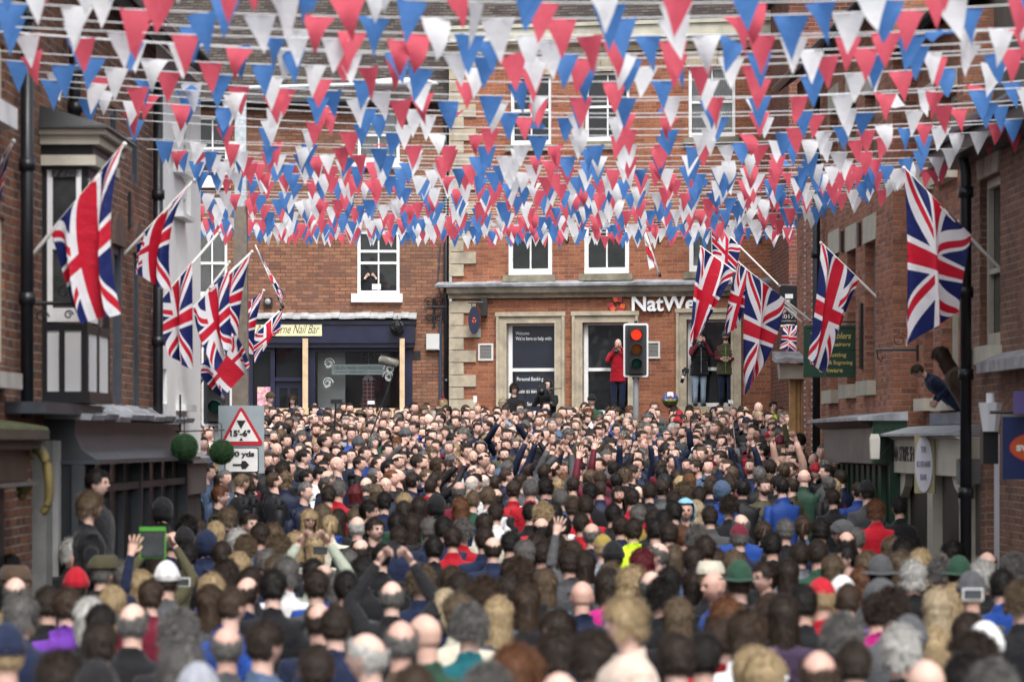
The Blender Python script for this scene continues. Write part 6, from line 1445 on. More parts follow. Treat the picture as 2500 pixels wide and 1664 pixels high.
NEAR = [
(R3, '450 670 v wh k 175|485 752 B - k 180|475 855 k r n 180|550 800 s db k 190|640 785 f o k 150|765 812 s gy o 180|880 865 o bl o 180|1040 815 k w g 180|1005 900 p db n 180 one|100 850 f br br 190|95 912 b gy br 180|60 770 s bk k 170|130 1010 v gy n 170|60 1112 l bl lg 150|40 1205 k n lg 180|300 965 s db k 180|420 975 s br p 180 h|560 1035 o wh k 180|630 1078 s bk k 180|620 1182 s db w 180 h|830 1072 b gy k 180|370 1365 v db r 180|600 1432 k k g 180|1115 1102 u gy k 180|1130 1297 v gy k 185|1165 522 u bk k 170|1150 600 k k k 180|1285 615 h n n 180|1172 696 s bk o 180|1080 628 b gy n 150|1385 688 c db k 175|1480 610 v wh k 185|1530 645 u lb dn 180|1490 752 l bl k 180|1410 800 v db p 180|1320 882 l bl t 180|1560 846 s db k 180|1660 736 s gy n 140|1720 772 l lb n 180|1545 912 b db n 160|1450 978 c br b 145 h|1310 952 l br g 175|1705 862 s bk k 180|1620 575 s db dn 180|1745 640 u lb g 180|1415 1216 b gy g 180|1655 1190 s db dn 150|1235 1450 k lg lg 180|1375 340 s gi k 80|1420 470 v lb k 180|1555 508 s db k 40|1230 548 s br k 180|1345 560 l bl k 180|940 925 s br m 180|700 960 l bl o 190'),
(R8, '120 85 s db dn 180|220 85 v lb k 180|265 165 u lb k 180|405 148 l bl k 180|570 168 l bl c 180|690 25 p bl c 180|915 30 b wh k 180 P|1060 35 s db k 40|1235 0 s bk k 180|1510 35 s gy n 180|1625 30 s bk n 180|1780 45 u gy r 180|1960 2 s db c 185|1700 108 s db r 180|1960 112 s db n 180|945 215 b db k 180|840 300 s gy k 180|1545 190 s bk k 180 h|2030 200 b db n 180|2170 150 s bk k 180|2290 225 s gy n 180|180 300 b gy dn 180|250 350 l bl n 180|555 375 s bk cg 180 phone|640 425 b bk b 180|580 460 s db g 180|225 470 s db k 180|740 490 v gy w 190|830 470 s bk g 180|1200 560 b gy k 180 phone|1690 432 s br dn 180|1755 480 s db dn 185|1960 512 u br g 180|2190 370 v db k 175|2160 500 s db g 150|1640 632 p pb n 180|1745 650 s lb c 190|1835 735 u gy t 180|2075 680 l bl g 180|605 738 b db n 180|745 760 s db n 170|1275 880 b gy br 180|1470 828 B - G 225|990 985 b wh n 245 G|160 888 s db dn 140|580 1082 c db lg 180|1390 1242 c br br 180|1985 1222 u gy k 180|2200 1082 v gi br 180|1440 420 u lb n 180|330 360 v gy w 185|960 350 s bk k 180|1120 250 s bk k 170'),
(R9, '260 45 b bk k 180|385 50 l db b 180|450 18 s bk k 180|610 0 s db r 180|705 92 b gy n 170|960 25 s db n 180|1265 50 s bk g 180|1385 75 s db k 190|1510 112 s gi n 180|1640 100 u gy g 180|1710 200 s db m 180 h|2030 15 b gy b 180 P|2010 118 g m n 180|2225 82 p br k 180|220 170 l db k 180|395 182 l db g 180|115 238 s gy k 180|265 250 s db k 180|535 240 s br g 185|505 318 s db g 180 h|805 208 g ms lg 180|895 256 k k g 180|1150 312 v rd k 180|1290 262 b gy n 262|1430 282 l lb k 180|1600 300 s db dn 180|1810 315 l br m 180|1960 328 o lb k 180|2245 450 s db k 300|60 382 u br k 170|290 486 l lb lbl 180|640 330 l db g 180 one|620 602 B - n 180 h|845 486 o db pk 180|870 432 o lb k 180|1065 470 v bl p 140|1235 515 b gy k 180 h|1390 470 s bk k 180|1620 482 l db dn 180|1785 522 B - b 292|2010 435 w G k 180|1755 440 f c k 180|1470 742 l lb k 180|1890 740 v gi k 180|2070 850 v br w 180 h|1850 932 s br r 180|1700 1062 s bk lg 170|1455 1062 s db w 185|400 845 l db n 310|400 1012 v db r 180|720 1032 v db k 180|120 1182 l gi k 180|420 1402 B - r 180|2130 1172 l bl k 180|2300 170 s bk k 180 P|1330 560 u bk k 180|130 620 l br k 175|2290 700 l br k 180'),
(R5, '240 55 s gy k 180 P|400 30 p br dn 175|555 52 s bk n 180|750 60 fr g n 270|785 166 b db k 180|870 130 s gy k 180|785 278 s bk k 285|370 256 s db lg 180 h|530 236 s db G 180|660 366 l lb k 180|265 402 l db m 180|60 432 s db k 300|970 336 o lb k 180|1190 206 o lb k 150|1290 216 v bk k 180|1265 326 l lb p 180|1440 310 l bl k 180|1085 386 w g g 180|1370 422 v wh k 180|1620 384 u gy k 180|1780 394 w G k 180|1725 242 l bk k 270|2030 346 b db k 180|1990 418 v wh k 180|2270 352 u gy g 180|1890 522 k g g 180|2160 496 s bk b 180|560 602 g r r 190|920 470 o gi k 180|750 562 k w p 180|800 627 c br k 175|590 652 l bl b 180|1090 582 fr g br 180|1050 706 s db pk 180 h|1180 652 u db g 180|1590 657 l pb k 180|1740 622 o bl r 180|230 712 l db dp 180 P|745 882 u gy k 180|1340 912 k g g 180|1265 1002 v wh k 180|1560 1004 l bl p 180|2010 972 k w c 185|1900 1032 u db n 255|1860 872 l db k 180|850 1132 c db k 180|1490 1292 B - n 180|1840 1242 v bk k 180|540 1212 b br lg 180|60 1212 l bl n 180|2330 602 u lb k 180|2080 1292 u gy k 180|400 632 s bk k 180'),
(R7, '500 875 s db o 180|290 910 s bk n 180|165 895 s gy w 180|725 915 s db n 180|855 845 s bk k 180|835 750 s bk m 180|990 755 b br k 180|720 835 s br m 180|925 800 u lb k 180|875 950 l db k 20|1235 895 s db g 180|1420 916 u lb m 120|1460 850 s gi k 180|1535 960 s db k 180|1625 905 s db n 180|1725 912 h dn b 180|1785 880 s db k 180|1895 905 s bk k 180|1130 925 s db k 180|985 975 s db r 180|1510 1072 l pb lbl 180|1425 1058 h lbl k 5|1785 1026 u db k 180|1625 1122 s db g 180|2055 880 s db o 20|2240 890 s bk b 200|2115 735 s db b 190 h|2240 772 s br k 200|1875 1190 b gy b 180|830 1102 s bk k 180|1035 1112 s gy ms 180|1245 1152 s bk k 180|1330 1080 s bk G 180|605 1036 s db r 180|345 1092 s bk w 180|255 1086 u bl r 180|150 1090 s bk k 180|500 1052 s br lg 180|1160 1150 s db k 180|400 980 s gy dn 180|640 930 s bk k 180|1330 1000 s db dn 180'),
(R6, '310 926 s gy n 40|430 796 s bk w 85|510 952 s db r 180|600 906 s gy r 150|735 946 l rd k 180|825 892 b gy k 180|990 886 B - n 10|910 936 l lb k 180|1080 822 s gi k 60|1135 1012 l bl k 15|1130 1078 s db G 180|970 1006 s bk n 180|845 1076 s bk k 80|1260 1042 l db G 180|1395 1022 h k k 180|1585 922 b gy m 180|1600 1048 o gi n 180|1700 996 c lb G 150|1820 966 s lb w 180|1890 982 b db k 180|2030 916 s db r 180|1885 1096 s db w 180|350 1146 l bl k 20|590 1142 l db k 180|730 1132 l lb k 180|465 1106 o lb b 180|2170 900 s gy r 180|2290 890 s bk n 180|1200 845 s db n 140|1330 890 s db r 150|1200 1180 l db k 180|1090 1290 s db n 180'),
]
NP = 0
placed = []
q0 = random.Random(99)
specs = []
for reg, txt in NEAR:
    for e in txt.split('|'):
        p = e.split(); px = reg[1]+float(p[0])/reg[0]; py = reg[2]+float(p[1])/reg[0]
        ex = p[6:] ; fem = p[2] in ('l', 'o', 'p') ; h = q0.uniform(1.62, 1.70) if fem else q0.uniform(1.70, 1.78)
        if p[2] in ('h', 'k', 'w', 'u', 'fr'): h += .01
        off = {'k': .03, 'h': .03, 'w': .04, 'u': .03, 'v': .02, 'f': .02, 'fr': .04, 's': .012, 'l': .02, 'o': .02}.get(p[2], 0)
        pos = solve_pos(px, py, h+off*.9)
        specs.append(dict(pos=list(pos), px=px, py=py, h=h, off=off, ht=p[2], hc=p[3], cl=p[4], face=float(p[5]), ex=ex, fem=fem))
# ease listed people that stand inside one another apart in depth, keeping each head where it is seen
for it in range(60):
    for i, a in enumerate(specs):
        for b in specs[i+1:]:
            dx, dy = a['pos'][0]-b['pos'][0], a['pos'][1]-b['pos'][1]
            if abs(dy) > .5 or abs(dx) > .42: continue
            d = math.hypot(dx/.40, dy/.34)
            if d < 1:
                s_ = .02 if dy >= 0 else -.02; a['pos'][1] += s_; b['pos'][1] -= s_
for s_ in specs:
    Y = s_['pos'][1]; s_['pos'][0] = (s_['px']-1250)/F*Y
    hh = HC+(1080-s_['py'])*Y/F-ground(Y)-s_['off']*.9; s_['h'] = min(1.92, max(1.45, hh))
placed = [tuple(s_['pos']) for s_ in specs]
# ---- the rest of the crowd stands on a loose grid; the 300 nearest are people of their own
SCRUM = (2.0, 39.5)
def wallL(Y): return -4.7+.0226*Y
def wallR(Y): return 6.05-.0278*Y
cand = []; q = random.Random(5); Y = 13.0; row = 0
while Y < 61.0:
    xl = max(wallL(Y)+.75, -Y*1250/F-.5) if Y < 36.8 else -Y*1250/F-.3
    xr_ = min(wallR(Y)-(.75 if Y < 40 else .35), Y*1250/F+.5) if Y < 49.5 else 5.55
    x = xl+(row % 2)*.25
    while x < xr_:
        d = math.hypot(x-SCRUM[0], (Y-SCRUM[1])*1.0)
        cand.append((x+q.gauss(0, .07), Y+q.gauss(0, .14)))
        x += (.56 if Y < 38 else .43) if d > 3.0 else .42
    Y += (.92 if Y > 38 else .80); row += 1
fill = []
BL = [P(588, 0, 185), P(529, 0, 157), P(1552, 0, 128)]
for x, y in cand:
    if any(abs(x-a) < (.46 if y < 34 else .40) and abs(y-b) < (.62 if y < 34 else .44) for a, b in placed): continue
    if y < 36:
        sx_, sy_ = 1250+x*F/y, 1080-(ground(y)+1.70-HC)*F/y; s0 = F/y
        if any(math.hypot(a['px']-sx_, (a['py']-sy_)*.8) < .30*s0 for a in specs): continue
        if 1500 < sx_ < 1610 and 1255 < sy_ < 1350: continue
    if any(math.hypot(x-b.x, y-b.y) < .33 for b in BL): continue
    fill.append((x, y))
fill.sort(key=lambda p: p[1])
def rand_look(q, y, x):
    d = math.atan2(SCRUM[0]-x, -(SCRUM[1]-y)); face = math.degrees(d)      # towards the ball
    if y < 38.5: face += q.gauss(0, 12)
    else: face = face*(.45 if y > 42 else .8)+q.gauss(0, 18)
    if q.random() < .06: face += q.choice((-70, 70))
    r_ = q.random()
    if r_ < .56: ht, hc = 's', q.choice(('bk', 'bk', 'db', 'db', 'db', 'db', 'br', 'gy'))
    elif r_ < .63: ht, hc = 'c', q.choice(('db', 'db', 'gy', 'br'))
    elif r_ < .71: ht, hc = 'b', q.choice(('gy', 'gy', 'db', 'br', 'wh'))
    elif r_ < .745: ht, hc = 'B', '-'
    elif r_ < .81: ht, hc = 'v', q.choice(('db', 'br', 'lb', 'wh', 'gy', 'gi'))
    elif r_ < .84: ht, hc = 'u', q.choice(('db', 'br', 'gy', 'lb'))
    elif r_ < .92: ht, hc = q.choice(('l', 'l', 'o', 'p')), q.choice(('db', 'br', 'lb', 'bl', 'bl', 'gi'))
    elif r_ < .945: ht, hc = 'k', q.choice(('k', 'k', 'n', 'g', 'r', 'm', 'k'))
    elif r_ < .955: ht, hc = 'g', q.choice(('k', 'n', 'r', 'g'))
    elif r_ < .96: ht, hc = 'f', q.choice(('g', 'br', 'o'))
    elif r_ < .97: ht, hc = 'h', q.choice(('k', 'n', 'g'))
    else: ht, hc = 's', 'lb'
    cl = q.choice('k k k k k k k n n n n n n g g g g lg G o o m dn dn br k n k n r w b'.split())
    return face, ht, hc, cl
for (x, y) in fill:
    face, ht, hc, cl = rand_look(q, y, x); h = q.gauss(1.70, .05) if ht not in ('l', 'o', 'p') else q.gauss(1.62, .05); h = min(1.84, max(1.52, h))
    specs.append(dict(pos=(x, y), px=1250+x*F/y, py=1080-(ground(y)+h-HC)*F/y, h=h, ht=ht, hc=hc, cl=cl, face=face, ex=['h'] if q.random() < .22 else (['P'] if q.random() < .06 else []), fem=ht in ('l', 'o', 'p')))
specs = [s_ for s_ in specs if s_['py'] < 1655 and -30 < s_['px'] < 2530]
specs.sort(key=lambda a: a['pos'][1])
N_IND = 268
for s_ in specs[:N_IND]:
    ex = s_['ex']; pose = next((e for e in ex if e in POSES), 'down')
    person(s_['pos'], s_['h'], s_['face']+q.uniform(-6, 6), s_['ht'], s_['hc'], s_['cl'], pose, q.randrange(6), q.randrange(2), hood=int('h' in ex or s_['ht'] == 'h'), puffer=int('P' in ex), glasses=int('G' in ex), fat=.92 if s_['fem'] else q.choice((1.0, 1.0, 1.08)), stubble=q.randrange(2), legc=q.choice(('n', 'k', 'dn', 'g')))
REST = specs[N_IND:]
print('individuals', len(PEOPLE), 'rest', len(REST), 'from', REST[0]['pos'])
# ---- the far crowd, past the 300 individuals: one mesh assembled from figure templates
def tmpl(fn, *a, **k):
    g = Geo(); fn(g, *a, **k); v, f, c = g.done(); tri = []
    for p in f:
        for i in range(1, len(p)-1): tri.append((p[0], p[i], p[i+1]))
    return v, np.array(tri), c
def far_crowd():
    heads = [tmpl(head_geo, (32, 28), vr, bd, gl, st) for vr, bd, gl, st in ((0, 0, 0, 0), (1, 0, 0, 1), (0, 1, 0, 0), (1, 0, 1, 0), (0, 0, 0, 1), (1, 0, 0, 0))]
    hair = {k: [tmpl(hair_geo, HK[k], (30, 16), sd) for sd in (1, 2)] for k in 'scbvuolp'}
    for k in ('k', 'g', 'f', 'h', 'w'): hair[k] = [tmpl(hat_geo, HK[k], 1)]
    tor = [tmpl(torso_geo, SK, h_) for h_ in (0, 1)]
    arms = {}
    for ps in POSES:
        gc, gb = Geo(), Geo(); arms_geo(gc, gb, ps, SK)
        arms[ps] = (tmpl(lambda g: [g.add(v, f if i == 0 else [], c) for i, (v, f, c) in enumerate([gc.done()])]), tmpl(lambda g: [g.add(v, f, c) for v, f, c in [gb.done()]]))
    leg = tmpl(legs_geo, SK*np.array((.03, .035, .05))/1.0)
    VV, FF, CC = [], [], []; n = 0
    def put(t, M, col):
        nonlocal n
        v, f, c = t; VV.append(v @ M[:3, :3].T+M[:3, 3]); FF.append(f+n); CC.append(np.clip(c*np.array(col), 0, 1)); n += len(v)
    q = random.Random(21)
    for s_ in REST:
        x, y = s_['pos']; face, ht, hc, cl, h = s_['face'], s_['ht'][0], s_['hc'], s_['cl'], s_['h']; sc = h/1.75
        if s_['ht'] == 'fr': ht = 'k'
        ds = math.hypot((x-SCRUM[0])*.85, (y-SCRUM[1]-.3)*1.0); pose = 'down'; u = q.random()
        if ds < 1.9 and y > 38: pose = ('up', 'one', 'down', 'down', 'down', 'down', 'down')[q.randrange(7)]
        elif u < .008: pose = 'phone'
        elif u < .016: pose = 'cam'
        elif u < .022: pose = 'one'
        M = np.array(Matrix.Translation((x, y, ground(y))) @ Matrix.Rotation(R(face), 4, 'Z') @ Matrix.Rotation(R(q.uniform(-4, 3)), 4, 'X') @ Matrix.Diagonal((sc, sc, sc, 1)))
        # the head turns a little on the neck
        T = np.array(Matrix.Translation((0, 0, 1.55)) @ Matrix.Rotation(R(q.gauss(0, 10)), 4, 'Z') @ Matrix.Rotation(R(q.gauss(-5, 6)), 4, 'X') @ Matrix.Diagonal((q.uniform(.93, 1.07), q.uniform(.96, 1.05), q.uniform(.95, 1.06), 1)) @ Matrix.Translation((0, 0, -1.55))); MH = M @ T
        sk = np.array(SKINC[q.randrange(6)])*q.uniform(1.08, 1.34)
        if q.random() < .02: sk = sk*.35
        put(heads[q.randrange(6)], MH, sk)
        if ht != 'B': put(q.choice(hair[ht]), MH, np.array(CLC[hc][0] if ht in 'kgfhw' else HAIRC[hc][0])*q.uniform(.8, 1.25))
        if ht in 'kgfw': put(hair['c'][0], MH, HAIRC['db'][0])
        cc = np.array(CLC[cl][0])*q.uniform(.8, 1.2); put(tor[int(q.random() < .3)], M, cc); a, b = arms[pose]; put(a, M, cc if not (pose in ('up', 'one') and q.random() < .3) else sk); put(b, M, sk); put(leg, M, (1, 1, 1))
    V = np.concatenate(VV); Fa = np.concatenate(FF); C = np.concatenate(CC)
    me = bpy.data.meshes.new('crowd'); me.vertices.add(len(V)); me.vertices.foreach_set('co', V.ravel()); me.loops.add(len(Fa)*3); me.loops.foreach_set('vertex_index', Fa.ravel().astype(np.int32))
    me.polygons.add(len(Fa)); me.polygons.foreach_set('loop_start', np.arange(0, len(Fa)*3, 3, dtype=np.int32)); me.polygons.foreach_set('loop_total', np.full(len(Fa), 3, np.int32)); me.polygons.foreach_set('use_smooth', np.ones(len(Fa), bool))
    me.update(calc_edges=True); me.validate(); a = me.color_attributes.new('Col', 'FLOAT_COLOR', 'POINT'); a.data.foreach_set('color', np.hstack([C, np.ones((len(C), 1))]).ravel()); me.materials.append(M_CROWD)
    o = link('crowd', me); tag(o, 'dense far crowd of faces packed between the lamp column and the bank wall', 'crowd', kind='stuff'); print('crowd verts', len(V))
far_crowd()
# ================================================================ PEOPLE WITH A PLACE OF THEIR OWN, AND WHAT THEY HOLD
NG = len(PEOPLE)
def sp(px, py, s, h, face, ht, hc, cl, pose='down', z=None, **k):
    p = P(px, py, s); zf = p.z-h-.015 if z is None else z
    gl = k.pop('gilet', None); o = person((p.x, p.y), h, face, ht, hc, cl, pose, k.pop('skin', 1), z=zf, **k)
    if gl:
        g = Geo(); torso_geo(g, SK, 0, True, True, 1.09); link('gilet', geo_mesh('gilet', g, M_CLOTH), o, color=(*CLC[gl][0], 1))
        MB().tube([(0, -.15, .80), (0, -.152, 1.05), (0, -.158, 1.28), (0, -.125, 1.40)], .006, 5).go('zip', plain('zip_green', (.1, .5, .05), .5) if gl == 'o' else GALV, o)
    return o
g = empty('timber_platform', (1.2, 62.75, 1.72), 0, 'low timber platform along the foot of the bank wall', 'platform')
for k in range(6): MB().box(-2.3+k*.9, -1.42+k*.9, -.25, .35, .36, .40).go('deck_board', TIMBER, g)
for k in range(4): MB().box(-2.25+k*1.7, -2.15+k*1.7, -.2, .3, 0, .355).go('leg', TIMBER, g)
sp(1509, 834, 114.2, 1.60, 0, 'B', '-', 'r', 'cam', skin=1, z=3.26, label='photographer in a bright red jacket standing on the bank window sill', legc='n')
sp(1707, 822, 115.2, 1.56, 15, 's', 'gy', 'm', 'cam', z=3.40, label='photographer in dark padded gilet and pale jeans on the third bank window sill', legc='pd', gilet='k')
sp(1772, 817, 115.2, 1.60, -5, 'k', 'g', 'm', 'front', z=3.40, label='bearded person in green padded gilet and grey knitted hat on the window sill', beard=1, gilet='o')
sp(1255, 935, 116, 1.74, 10, 'v', 'db', 'k', 'front', label='person in black hooded top in front of the navy window poster', hood=1)
sp(1227, 956, 118, 1.42, 25, 'l', 'pb', 'cg', 'down', z=2.13, label='child with long pale blonde hair in a lime green coat by the bank window')
sp(1338, 925, 116.5, 1.76, -30, 'h', 'k', 'k', 'cam', label='camera operator in black hood holding a large film camera rig', hood=1)
sp(1445, 962, 118, 1.72, 0, 'k', 'k', 'G', 'down', label='person in black knitted hat and dark glasses below the red jacketed photographer', glasses=1)
sp(1092, 968, 119, 1.64, 200, 'kb', 'm', 'k', 'down', label='blonde person in maroon bobble hat bending forward beside the stone quoins', tilt=10)
sp(660, 958, 116, 1.70, 35, 'fr', 'br', 'dp', 'down', z=1.98, label='person in brown fur hat behind the timber rail by the pink poster')
sp(714, 963, 116, 1.66, 0, 'o', 'br', 'n', 'front', z=1.98, label='person in sunglasses leaning on the timber rail by the shop door', glasses=1)
sp(768, 982, 116.5, 1.70, 5, 'b', 'db', 'k', 'down', label='balding person standing tall in front of the timber rail')
MB_ = MB().box(-8.3+1.8, -4.1, 63.45, 63.9, 1.70, 1.99).go('shop_step', CONC); tag(MB_, 'concrete step under the navy shopfront', 'step')
sp(1546, 1262, 248, 1.82, 180, 's', 'db', 'y', 'down', label='person in hi-vis fluorescent yellow hooded coat in the middle of the crowd', hood=1, fat=1.12)
sp(1888, 978, 121, 1.62, 20, 's', 'db', 'y', 'one', label='person in fluorescent yellow jacket with raised arm beside the yellow timber boarding')
sp(690, 1124, 192, 1.72, 160, 'l', 'db', 'k', 'front', label='person with very long dark hair standing above the others beside the lamp column')
sp(1952, 1056, 157, 1.72, 238, 's', 'bk', 'o', 'one', label='person in dark green jacket clinging to the timber boarding')
e = MB().box(-.3, .3, -.25, .25, 0, .18).go('crate', TIMBER); p_ = P(1952, 1056, 157); e.location = (p_.x, p_.y, ground(p_.y)); tag(e, 'timber crate beside the yellow timber boarding', 'crate')
e = MB().box(-.3, .3, -.25, .25, 0, .30).go('crate', TIMBER); p_ = P(690, 1056, 192); e.location = (p_.x, p_.y, ground(p_.y)); tag(e, 'timber crate beside the concrete lamp column', 'crate')
e = MB().box(-.25, .25, -3.2, 3.0, 0, .54).go('stone_ledge', CONC); e.location = (-3.42, 26.6, 0); e.rotation_euler.z = -.0226; tag(e, 'stone ledge in front of the dark grey shopfront', 'ledge')
sp(238, 1142, 298, 1.70, 75, 's', 'bk', 'k', 'down', label='tall youth in black coat and glasses on the ledge by the grey shopfront', glasses=1)
sp(219, 1198, 312, 1.62, 110, 'v', 'lb', 'k', 'down', label='fair haired youth in black coat on the ledge by the grey shopfront', hood=1)
sp(397, 1214, 250, 1.72, 178, 'h', 'k', 'k', 'down', label='hooded person in black top with white shoulder stripes against the white wall', hood=1)
sp(384, 1362, 292, 1.66, 180, 's', 'db', 'o', 'phone', label='person in olive coat holding up a green cased tablet')
toddler = sp(1526, 1455, 570, 1.48, 285, 'v', 'bl', 'be', 'down', label='blonde toddler in a beige coat riding above the front of the crowd', fat=1.15)
sp(1526, 1745, 575, 1.56, 180, 's', 'db', 'k', 'down', label='adult under the blonde toddler, head just below the frame')
sp(900, 690, 112, 1.66, 10, 's', 'db', 'k', 'phone', label='person holding a white tablet behind the open sash window', group='people at the windows')
# people leaning from the upstairs window of the town house
c = P(2232, 896, 203); hd = Vector((c.x, c.y, c.z)); L_ = 1.28; ln = 52
person((hd.x+L_*math.sin(R(ln))*.97, hd.y+.05), 1.28, 275, 's', 'br', 'n', 'front', 2, z=hd.z-L_*math.cos(R(ln)), tilt=ln, label='boy in navy top leaning far out of the upstairs window', group='people at the windows')
c = P(2318, 868, 216); ln = 30
person((c.x+1.5*math.sin(R(ln))*.9, c.y+.1), 1.60, 265, 'l', 'br', 'br', 'down', 3, z=c.z-1.5*math.cos(R(ln)), tilt=ln, label='person with long brown hair leaning from the upstairs window beside the drainpipe', group='people at the windows')
# child in green costume sitting on an upper sill
g = Geo(); head_geo(g, (40, 32), 0); hand = Geo()
for sx in (-1, 1):
    tube_geo(g, [(sx*.09, 0, .98), (sx*.10, -.30, .95), (sx*.10, -.34, .72), (sx*.10, -.32, .50)], [.075, .058, .045, .034], 12, SK)
    b = MB(); b.ball((sx*.10, -.38, .47), .045, 10, 7, (.8, 2.0, .7)); g.add(b.v, b.f, SK)
    tube_geo(g, [(sx*.16, 0, 1.38), (sx*.20, -.10, 1.15), (sx*.12, -.28, 1.02)], [.045, .036, .026], 10, SK); hand_geo(g, (sx*.12, -.28, 1.02), (0, -.6, -.5), (0, -.5, .5), sx, .4)
body_geo(g); c = P(2046, 352, 164)
o = link('person', geo_mesh('person', g, M_SKIN), None, (c.x+.05, c.y, c.z-1.55*.72), R(275), (*SKINC[1], 1)); o.scale = (.72,)*3
tag(o, 'child in shiny green costume sitting on an upper window sill with bare legs dangling', 'person', 'people at the windows'); link('hair', hair_mesh('short', 1), o, color=(*HAIRC['br'][0], 1))
g = Geo(); v, f, cc = (lambda t: t.done())((lambda t: (torso_geo(t, SK, 0, False), t)[1])(Geo())); g.add(v, f, cc)
for sx in (-1, 1): tube_geo(g, [(sx*.08, .03, .98), (sx*.10, -.18, .97), (sx*.10, -.27, .93)], [.10, .10, .095], 12, SK); tube_geo(g, [(sx*.12, 0, 1.40), (sx*.18, -.03, 1.28), (sx*.2, -.07, 1.20)], [.065, .065, .07], 12, SK)
link('costume', geo_mesh('costume', g, M_CLOTH), o, color=(.02, .36, .12, 1))
# ---- devices held up
def device(px, py, s, w_, h_, lab, cat='phone', mat=None, rz=0, case=None, body=None):
    rz = math.pi if (mat is WHITE and s < 200) else rz
    c = P(px, py, s); g = empty('tablet' if cat == 'tablet' else cat.replace(' ', '_'), c, rz, lab, cat, 'phones and cameras held up')
    MB().box(-w_/2, w_/2, -.004, .004, -h_/2, h_/2).go('body', mat or BLACK, g); MB().box(-w_/2+.006, w_/2-.006, -.0065, -.0045, -h_/2+.006, h_/2-.006).go('screen', plain('screen_dark', (.05, .055, .06), .15, .4, 6, 0), g)
    if case: MB().box(-w_/2-.012, w_/2+.012, .0045, .014, -h_/2-.012, h_/2+.012).box(-w_/2-.012, w_/2+.012, -.012, .004, h_/2+.001, h_/2+.035).go('case', case, g)
    return g
GRC = plain('case_green', (.07, .30, .03), .5, .05, 5, 0)
device(373, 1327, 300, .19, .21, 'tablet in a bright green case held above the crowd on the left', 'tablet', case=GRC)
device(919, 700, 113.6, .19, .125, 'white tablet held up in the open sash window', 'tablet', mat=WHITE)
device(782, 1343, 262, .13, .07, 'dark phone held up in both hands by the pale green coat')
device(446, 1420, 330, .11, .065, 'phone held up on the left beside the pale knitted hat', mat=WHITE)
device(2375, 1450, 420, .12, .07, 'white phone held up at the right edge of the crowd', mat=WHITE)
device(906, 982, 121, .14, .07, 'white phone held up in front of the navy shop window', mat=WHITE)
device(1160, 974, 122, .07, .13, 'white phone on a raised arm in front of the stone quoins', mat=WHITE)
def slr(px, py, s, lab, rz=0, lens=.12, down=False):
    c = P(px, py, s); g = empty('camera', c, rz, lab, 'camera', 'phones and cameras held up')
    MB().box(-.07, .07, -.03, .03, -.045, .04).box(-.03, .03, -.03, .02, .041, .07).box(.045, .075, -.045, .03, -.045, .045).go('camera_body', BLACK, g)
    e = Vector((0, -lens, 0)) if not down else Vector((-.08, 0, -.25)); MB().tube([(0, -.031, 0), Vector((0, -.031, 0))+e], .036, 14).go('lens', BLACK, g, True); MB().tube([Vector((0, -.031, 0))+e*.45, Vector((0, -.031, 0))+e*.7], .038, 14).go('lens_ring', plain('ring_white', (.6, .6, .58), .5), g, True)
c1 = P(1507, 858, 114.2); slr(1504, 858, 115, 'camera held to the eye of the red jacketed photographer')
slr(1709, 841, 116, 'camera raised by the photographer in pale jeans'); slr(1673, 905, 116, 'camera with long white ringed lens hanging at the hip of the photographer in pale jeans', down=True)
slr(958, 1340, 300, 'black camera held high in both hands above the middle of the crowd', rz=math.pi)
slr(1346, 986, 120, 'black camera of the photographer in front of the camera operator')
c = P(1322, 950, 118); g = empty('film_camera_rig', c, 0, 'large black film camera rig held in front of the bank window poster', 'camera')
MB().box(-.10, .10, -.2, .1, -.14, .05).box(-.04, .10, -.15, .05, .051, .13).go('camera_body', BLACK, g); MB().tube([(0, -.2, -.05), (0, -.36, -.05)], .065, 16).go('lens', BLACK, g, True)
MB().tube([(-.33, -.12, -.02), (.42, -.12, .02)], .012, 6).tube([(-.33, -.12, -.02), (-.33, -.12, -.2)], .016, 6).tube([(-.02, -.1, .13), (0, -.1, .26)], .012, 6).box(-.07, .06, -.14, -.08, .26, .34).go('handle_bars', IRON, g)
# boom microphone, monopods
a, b = P(903, 1068, 150), P(965, 900, 150); g = empty('boom_microphone', a, 0, 'furry grey boom microphone on a long thin pole in front of the navy shop', 'microphone')
MB().tube([(0, 0, 0), b-a], [.014, .008], 6).go('boom_pole', BLACK, g); mb = MB(); m0 = P(928, 877, 150)-a; m1 = P(970, 888, 150)-a; q = random.Random(3); v = []; f = []; d = (m1-m0)
mb.tube([m0-d*.08, m0, m0.lerp(m1, .5), m1, m1+d*.08], [.03, .065, .07, .065, .03], 14)
for k in range(1500):
    p = m0+d*q.random(); n = Vector((q.gauss(0, 1), q.gauss(0, 1), q.gauss(0, 1))); n = (n-d.normalized()*n.dot(d.normalized())).normalized(); u = n.cross(d).normalized(); b0 = len(v); v += [p+n*.06+u*.004, p+n*.06-u*.004, p+n*.10+d*q.uniform(-.08, .08)+u*q.uniform(-.02, .02)]; f.append((b0, b0+1, b0+2))
mb.add(v, f); mb.go('furry_windshield', plain('fur_grey', (.28, .27, .24), .9, .4, 30, 0), g)
a, b = P(811, 1122, 152), P(820, 985, 152); g = empty('camera_pole', a, 0, 'black monopod with a small camera on top in front of the navy shop', 'camera pole'); MB().tube([(0, 0, 0), b-a], .016, 6).go('pole', BLACK, g); MB().box(-.08, .10, -.05, .05, 0, .07).go('camera_body', BLACK, g).location = b-a
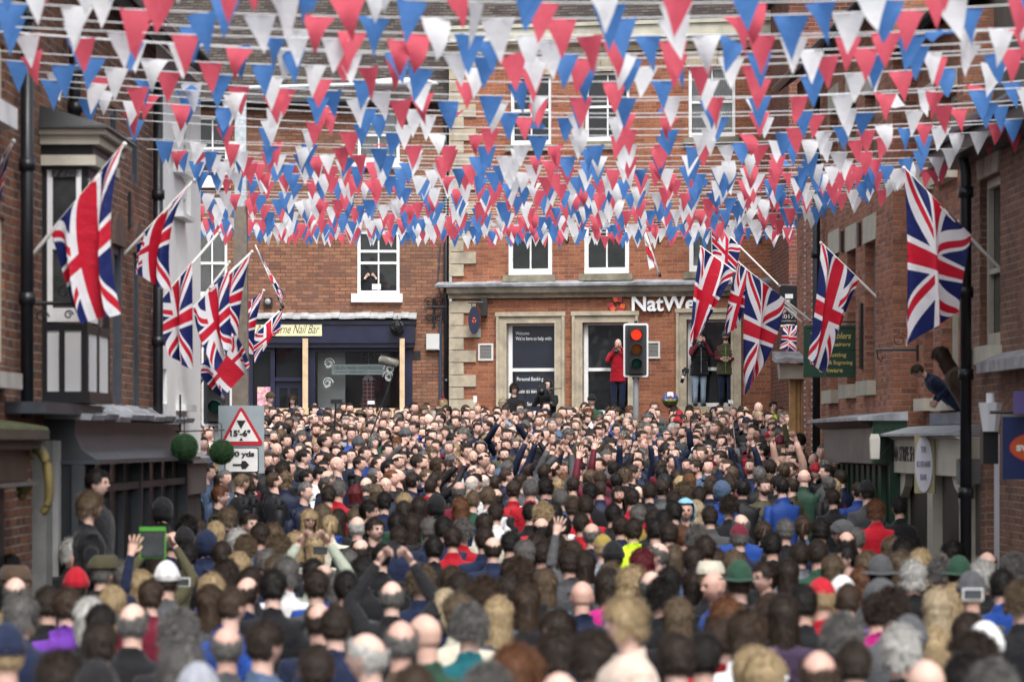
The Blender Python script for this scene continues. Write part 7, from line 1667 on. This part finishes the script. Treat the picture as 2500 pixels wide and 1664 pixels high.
a, b = P(1802, 1148, 150), P(1784, 985, 150); g = empty('camera_pole', a, 0, 'thin pale pole with a small white camera on top right of the ball', 'camera pole'); MB().tube([(0, 0, 0), b-a], .010, 6).go('pole', plain('pole_pink', (.5, .35, .38), .4), g); MB().box(-.04, .04, -.02, .02, 0, .06).go('camera_body', WHITE, g).location = b-a
# white shoulder stripes of the hooded person are part of the jacket pattern; hi-vis bands
def cam2px(p): return 1250+p[0]*F/p[1], 1080-(p[2]-HC)*F/p[1]
# ================================================================ LABELS THAT SINGLE EACH PERSON OUT
used = set(); import itertools
for d in PEOPLE:
    x, y = d['pos']; h = 1.75*d['o'].scale[2]; d['px'], d['py'] = cam2px((x, y, d['o'].location.z+h)); d['s'] = F/y
    d['own'] = d['hd']+', '+d['cd']+(' padded coat' if d['puffer'] else (' hooded top' if d['hood'] and 'hood' not in d['hd'] else ' coat'))
    if d['label']: used.add(d['label'])
def rel(a, b):
    dx, dy = (a['px']-b['px'])/((a['s']+b['s'])/2), (a['pos'][1]-b['pos'][1])
    if abs(dx) > abs(dy)*.8: return 'left of' if dx < 0 else 'right of'
    return 'behind' if dy > 0 else 'in front of'
todo = [d for d in PEOPLE if not d['label']]
from collections import Counter
cnt = Counter(d['own'] for d in todo)
for d in todo:
    if cnt[d['own']] == 1: d['lab'] = 'person, '+d['own']+(', seen from behind' if 120 < d['face'] % 360 < 240 else ', face showing')
    else: d['lab'] = None
def nb(d): return sorted((e for e in PEOPLE if e is not d and math.hypot(e['pos'][0]-d['pos'][0], e['pos'][1]-d['pos'][1]) < 2.2 and e['py'] < 1655), key=lambda e: math.hypot(e['pos'][0]-d['pos'][0], e['pos'][1]-d['pos'][1]))[:12]
cand = {}
for i, d in enumerate(todo):
    if d['lab']: continue
    cand[i] = [d['own']+', '+rel(d, e)+' '+e['hd']+' and '+e['cd']+' coat' for e in nb(d)]
    d['n2'] = nb(d)
allc = Counter(c for v in cand.values() for c in set(v))
for i, cs in cand.items():
    d = todo[i]; ok = [c for c in cs if allc[c] == 1 and c not in used and len(c.split()) <= 16]
    if ok: d['lab'] = ok[0]
    else:
        third = 'left' if d['px'] < 830 else ('right' if d['px'] > 1670 else 'middle')
        for e, f_ in itertools.combinations(d['n2'][:7], 2):
            c = d['hd']+', '+d['cd']+', '+rel(d, e)+' '+e['hd']+', '+rel(d, f_)+' '+f_['hd']
            if c not in used and len(c.split()) <= 16: d['lab'] = c; break
        if not d['lab']: d['lab'] = d['own']+' at the '+third+' of the crowd'
    used.add(d['lab'])
for d in todo: d['o']['label'] = d['lab']; d['o']['category'] = 'person'
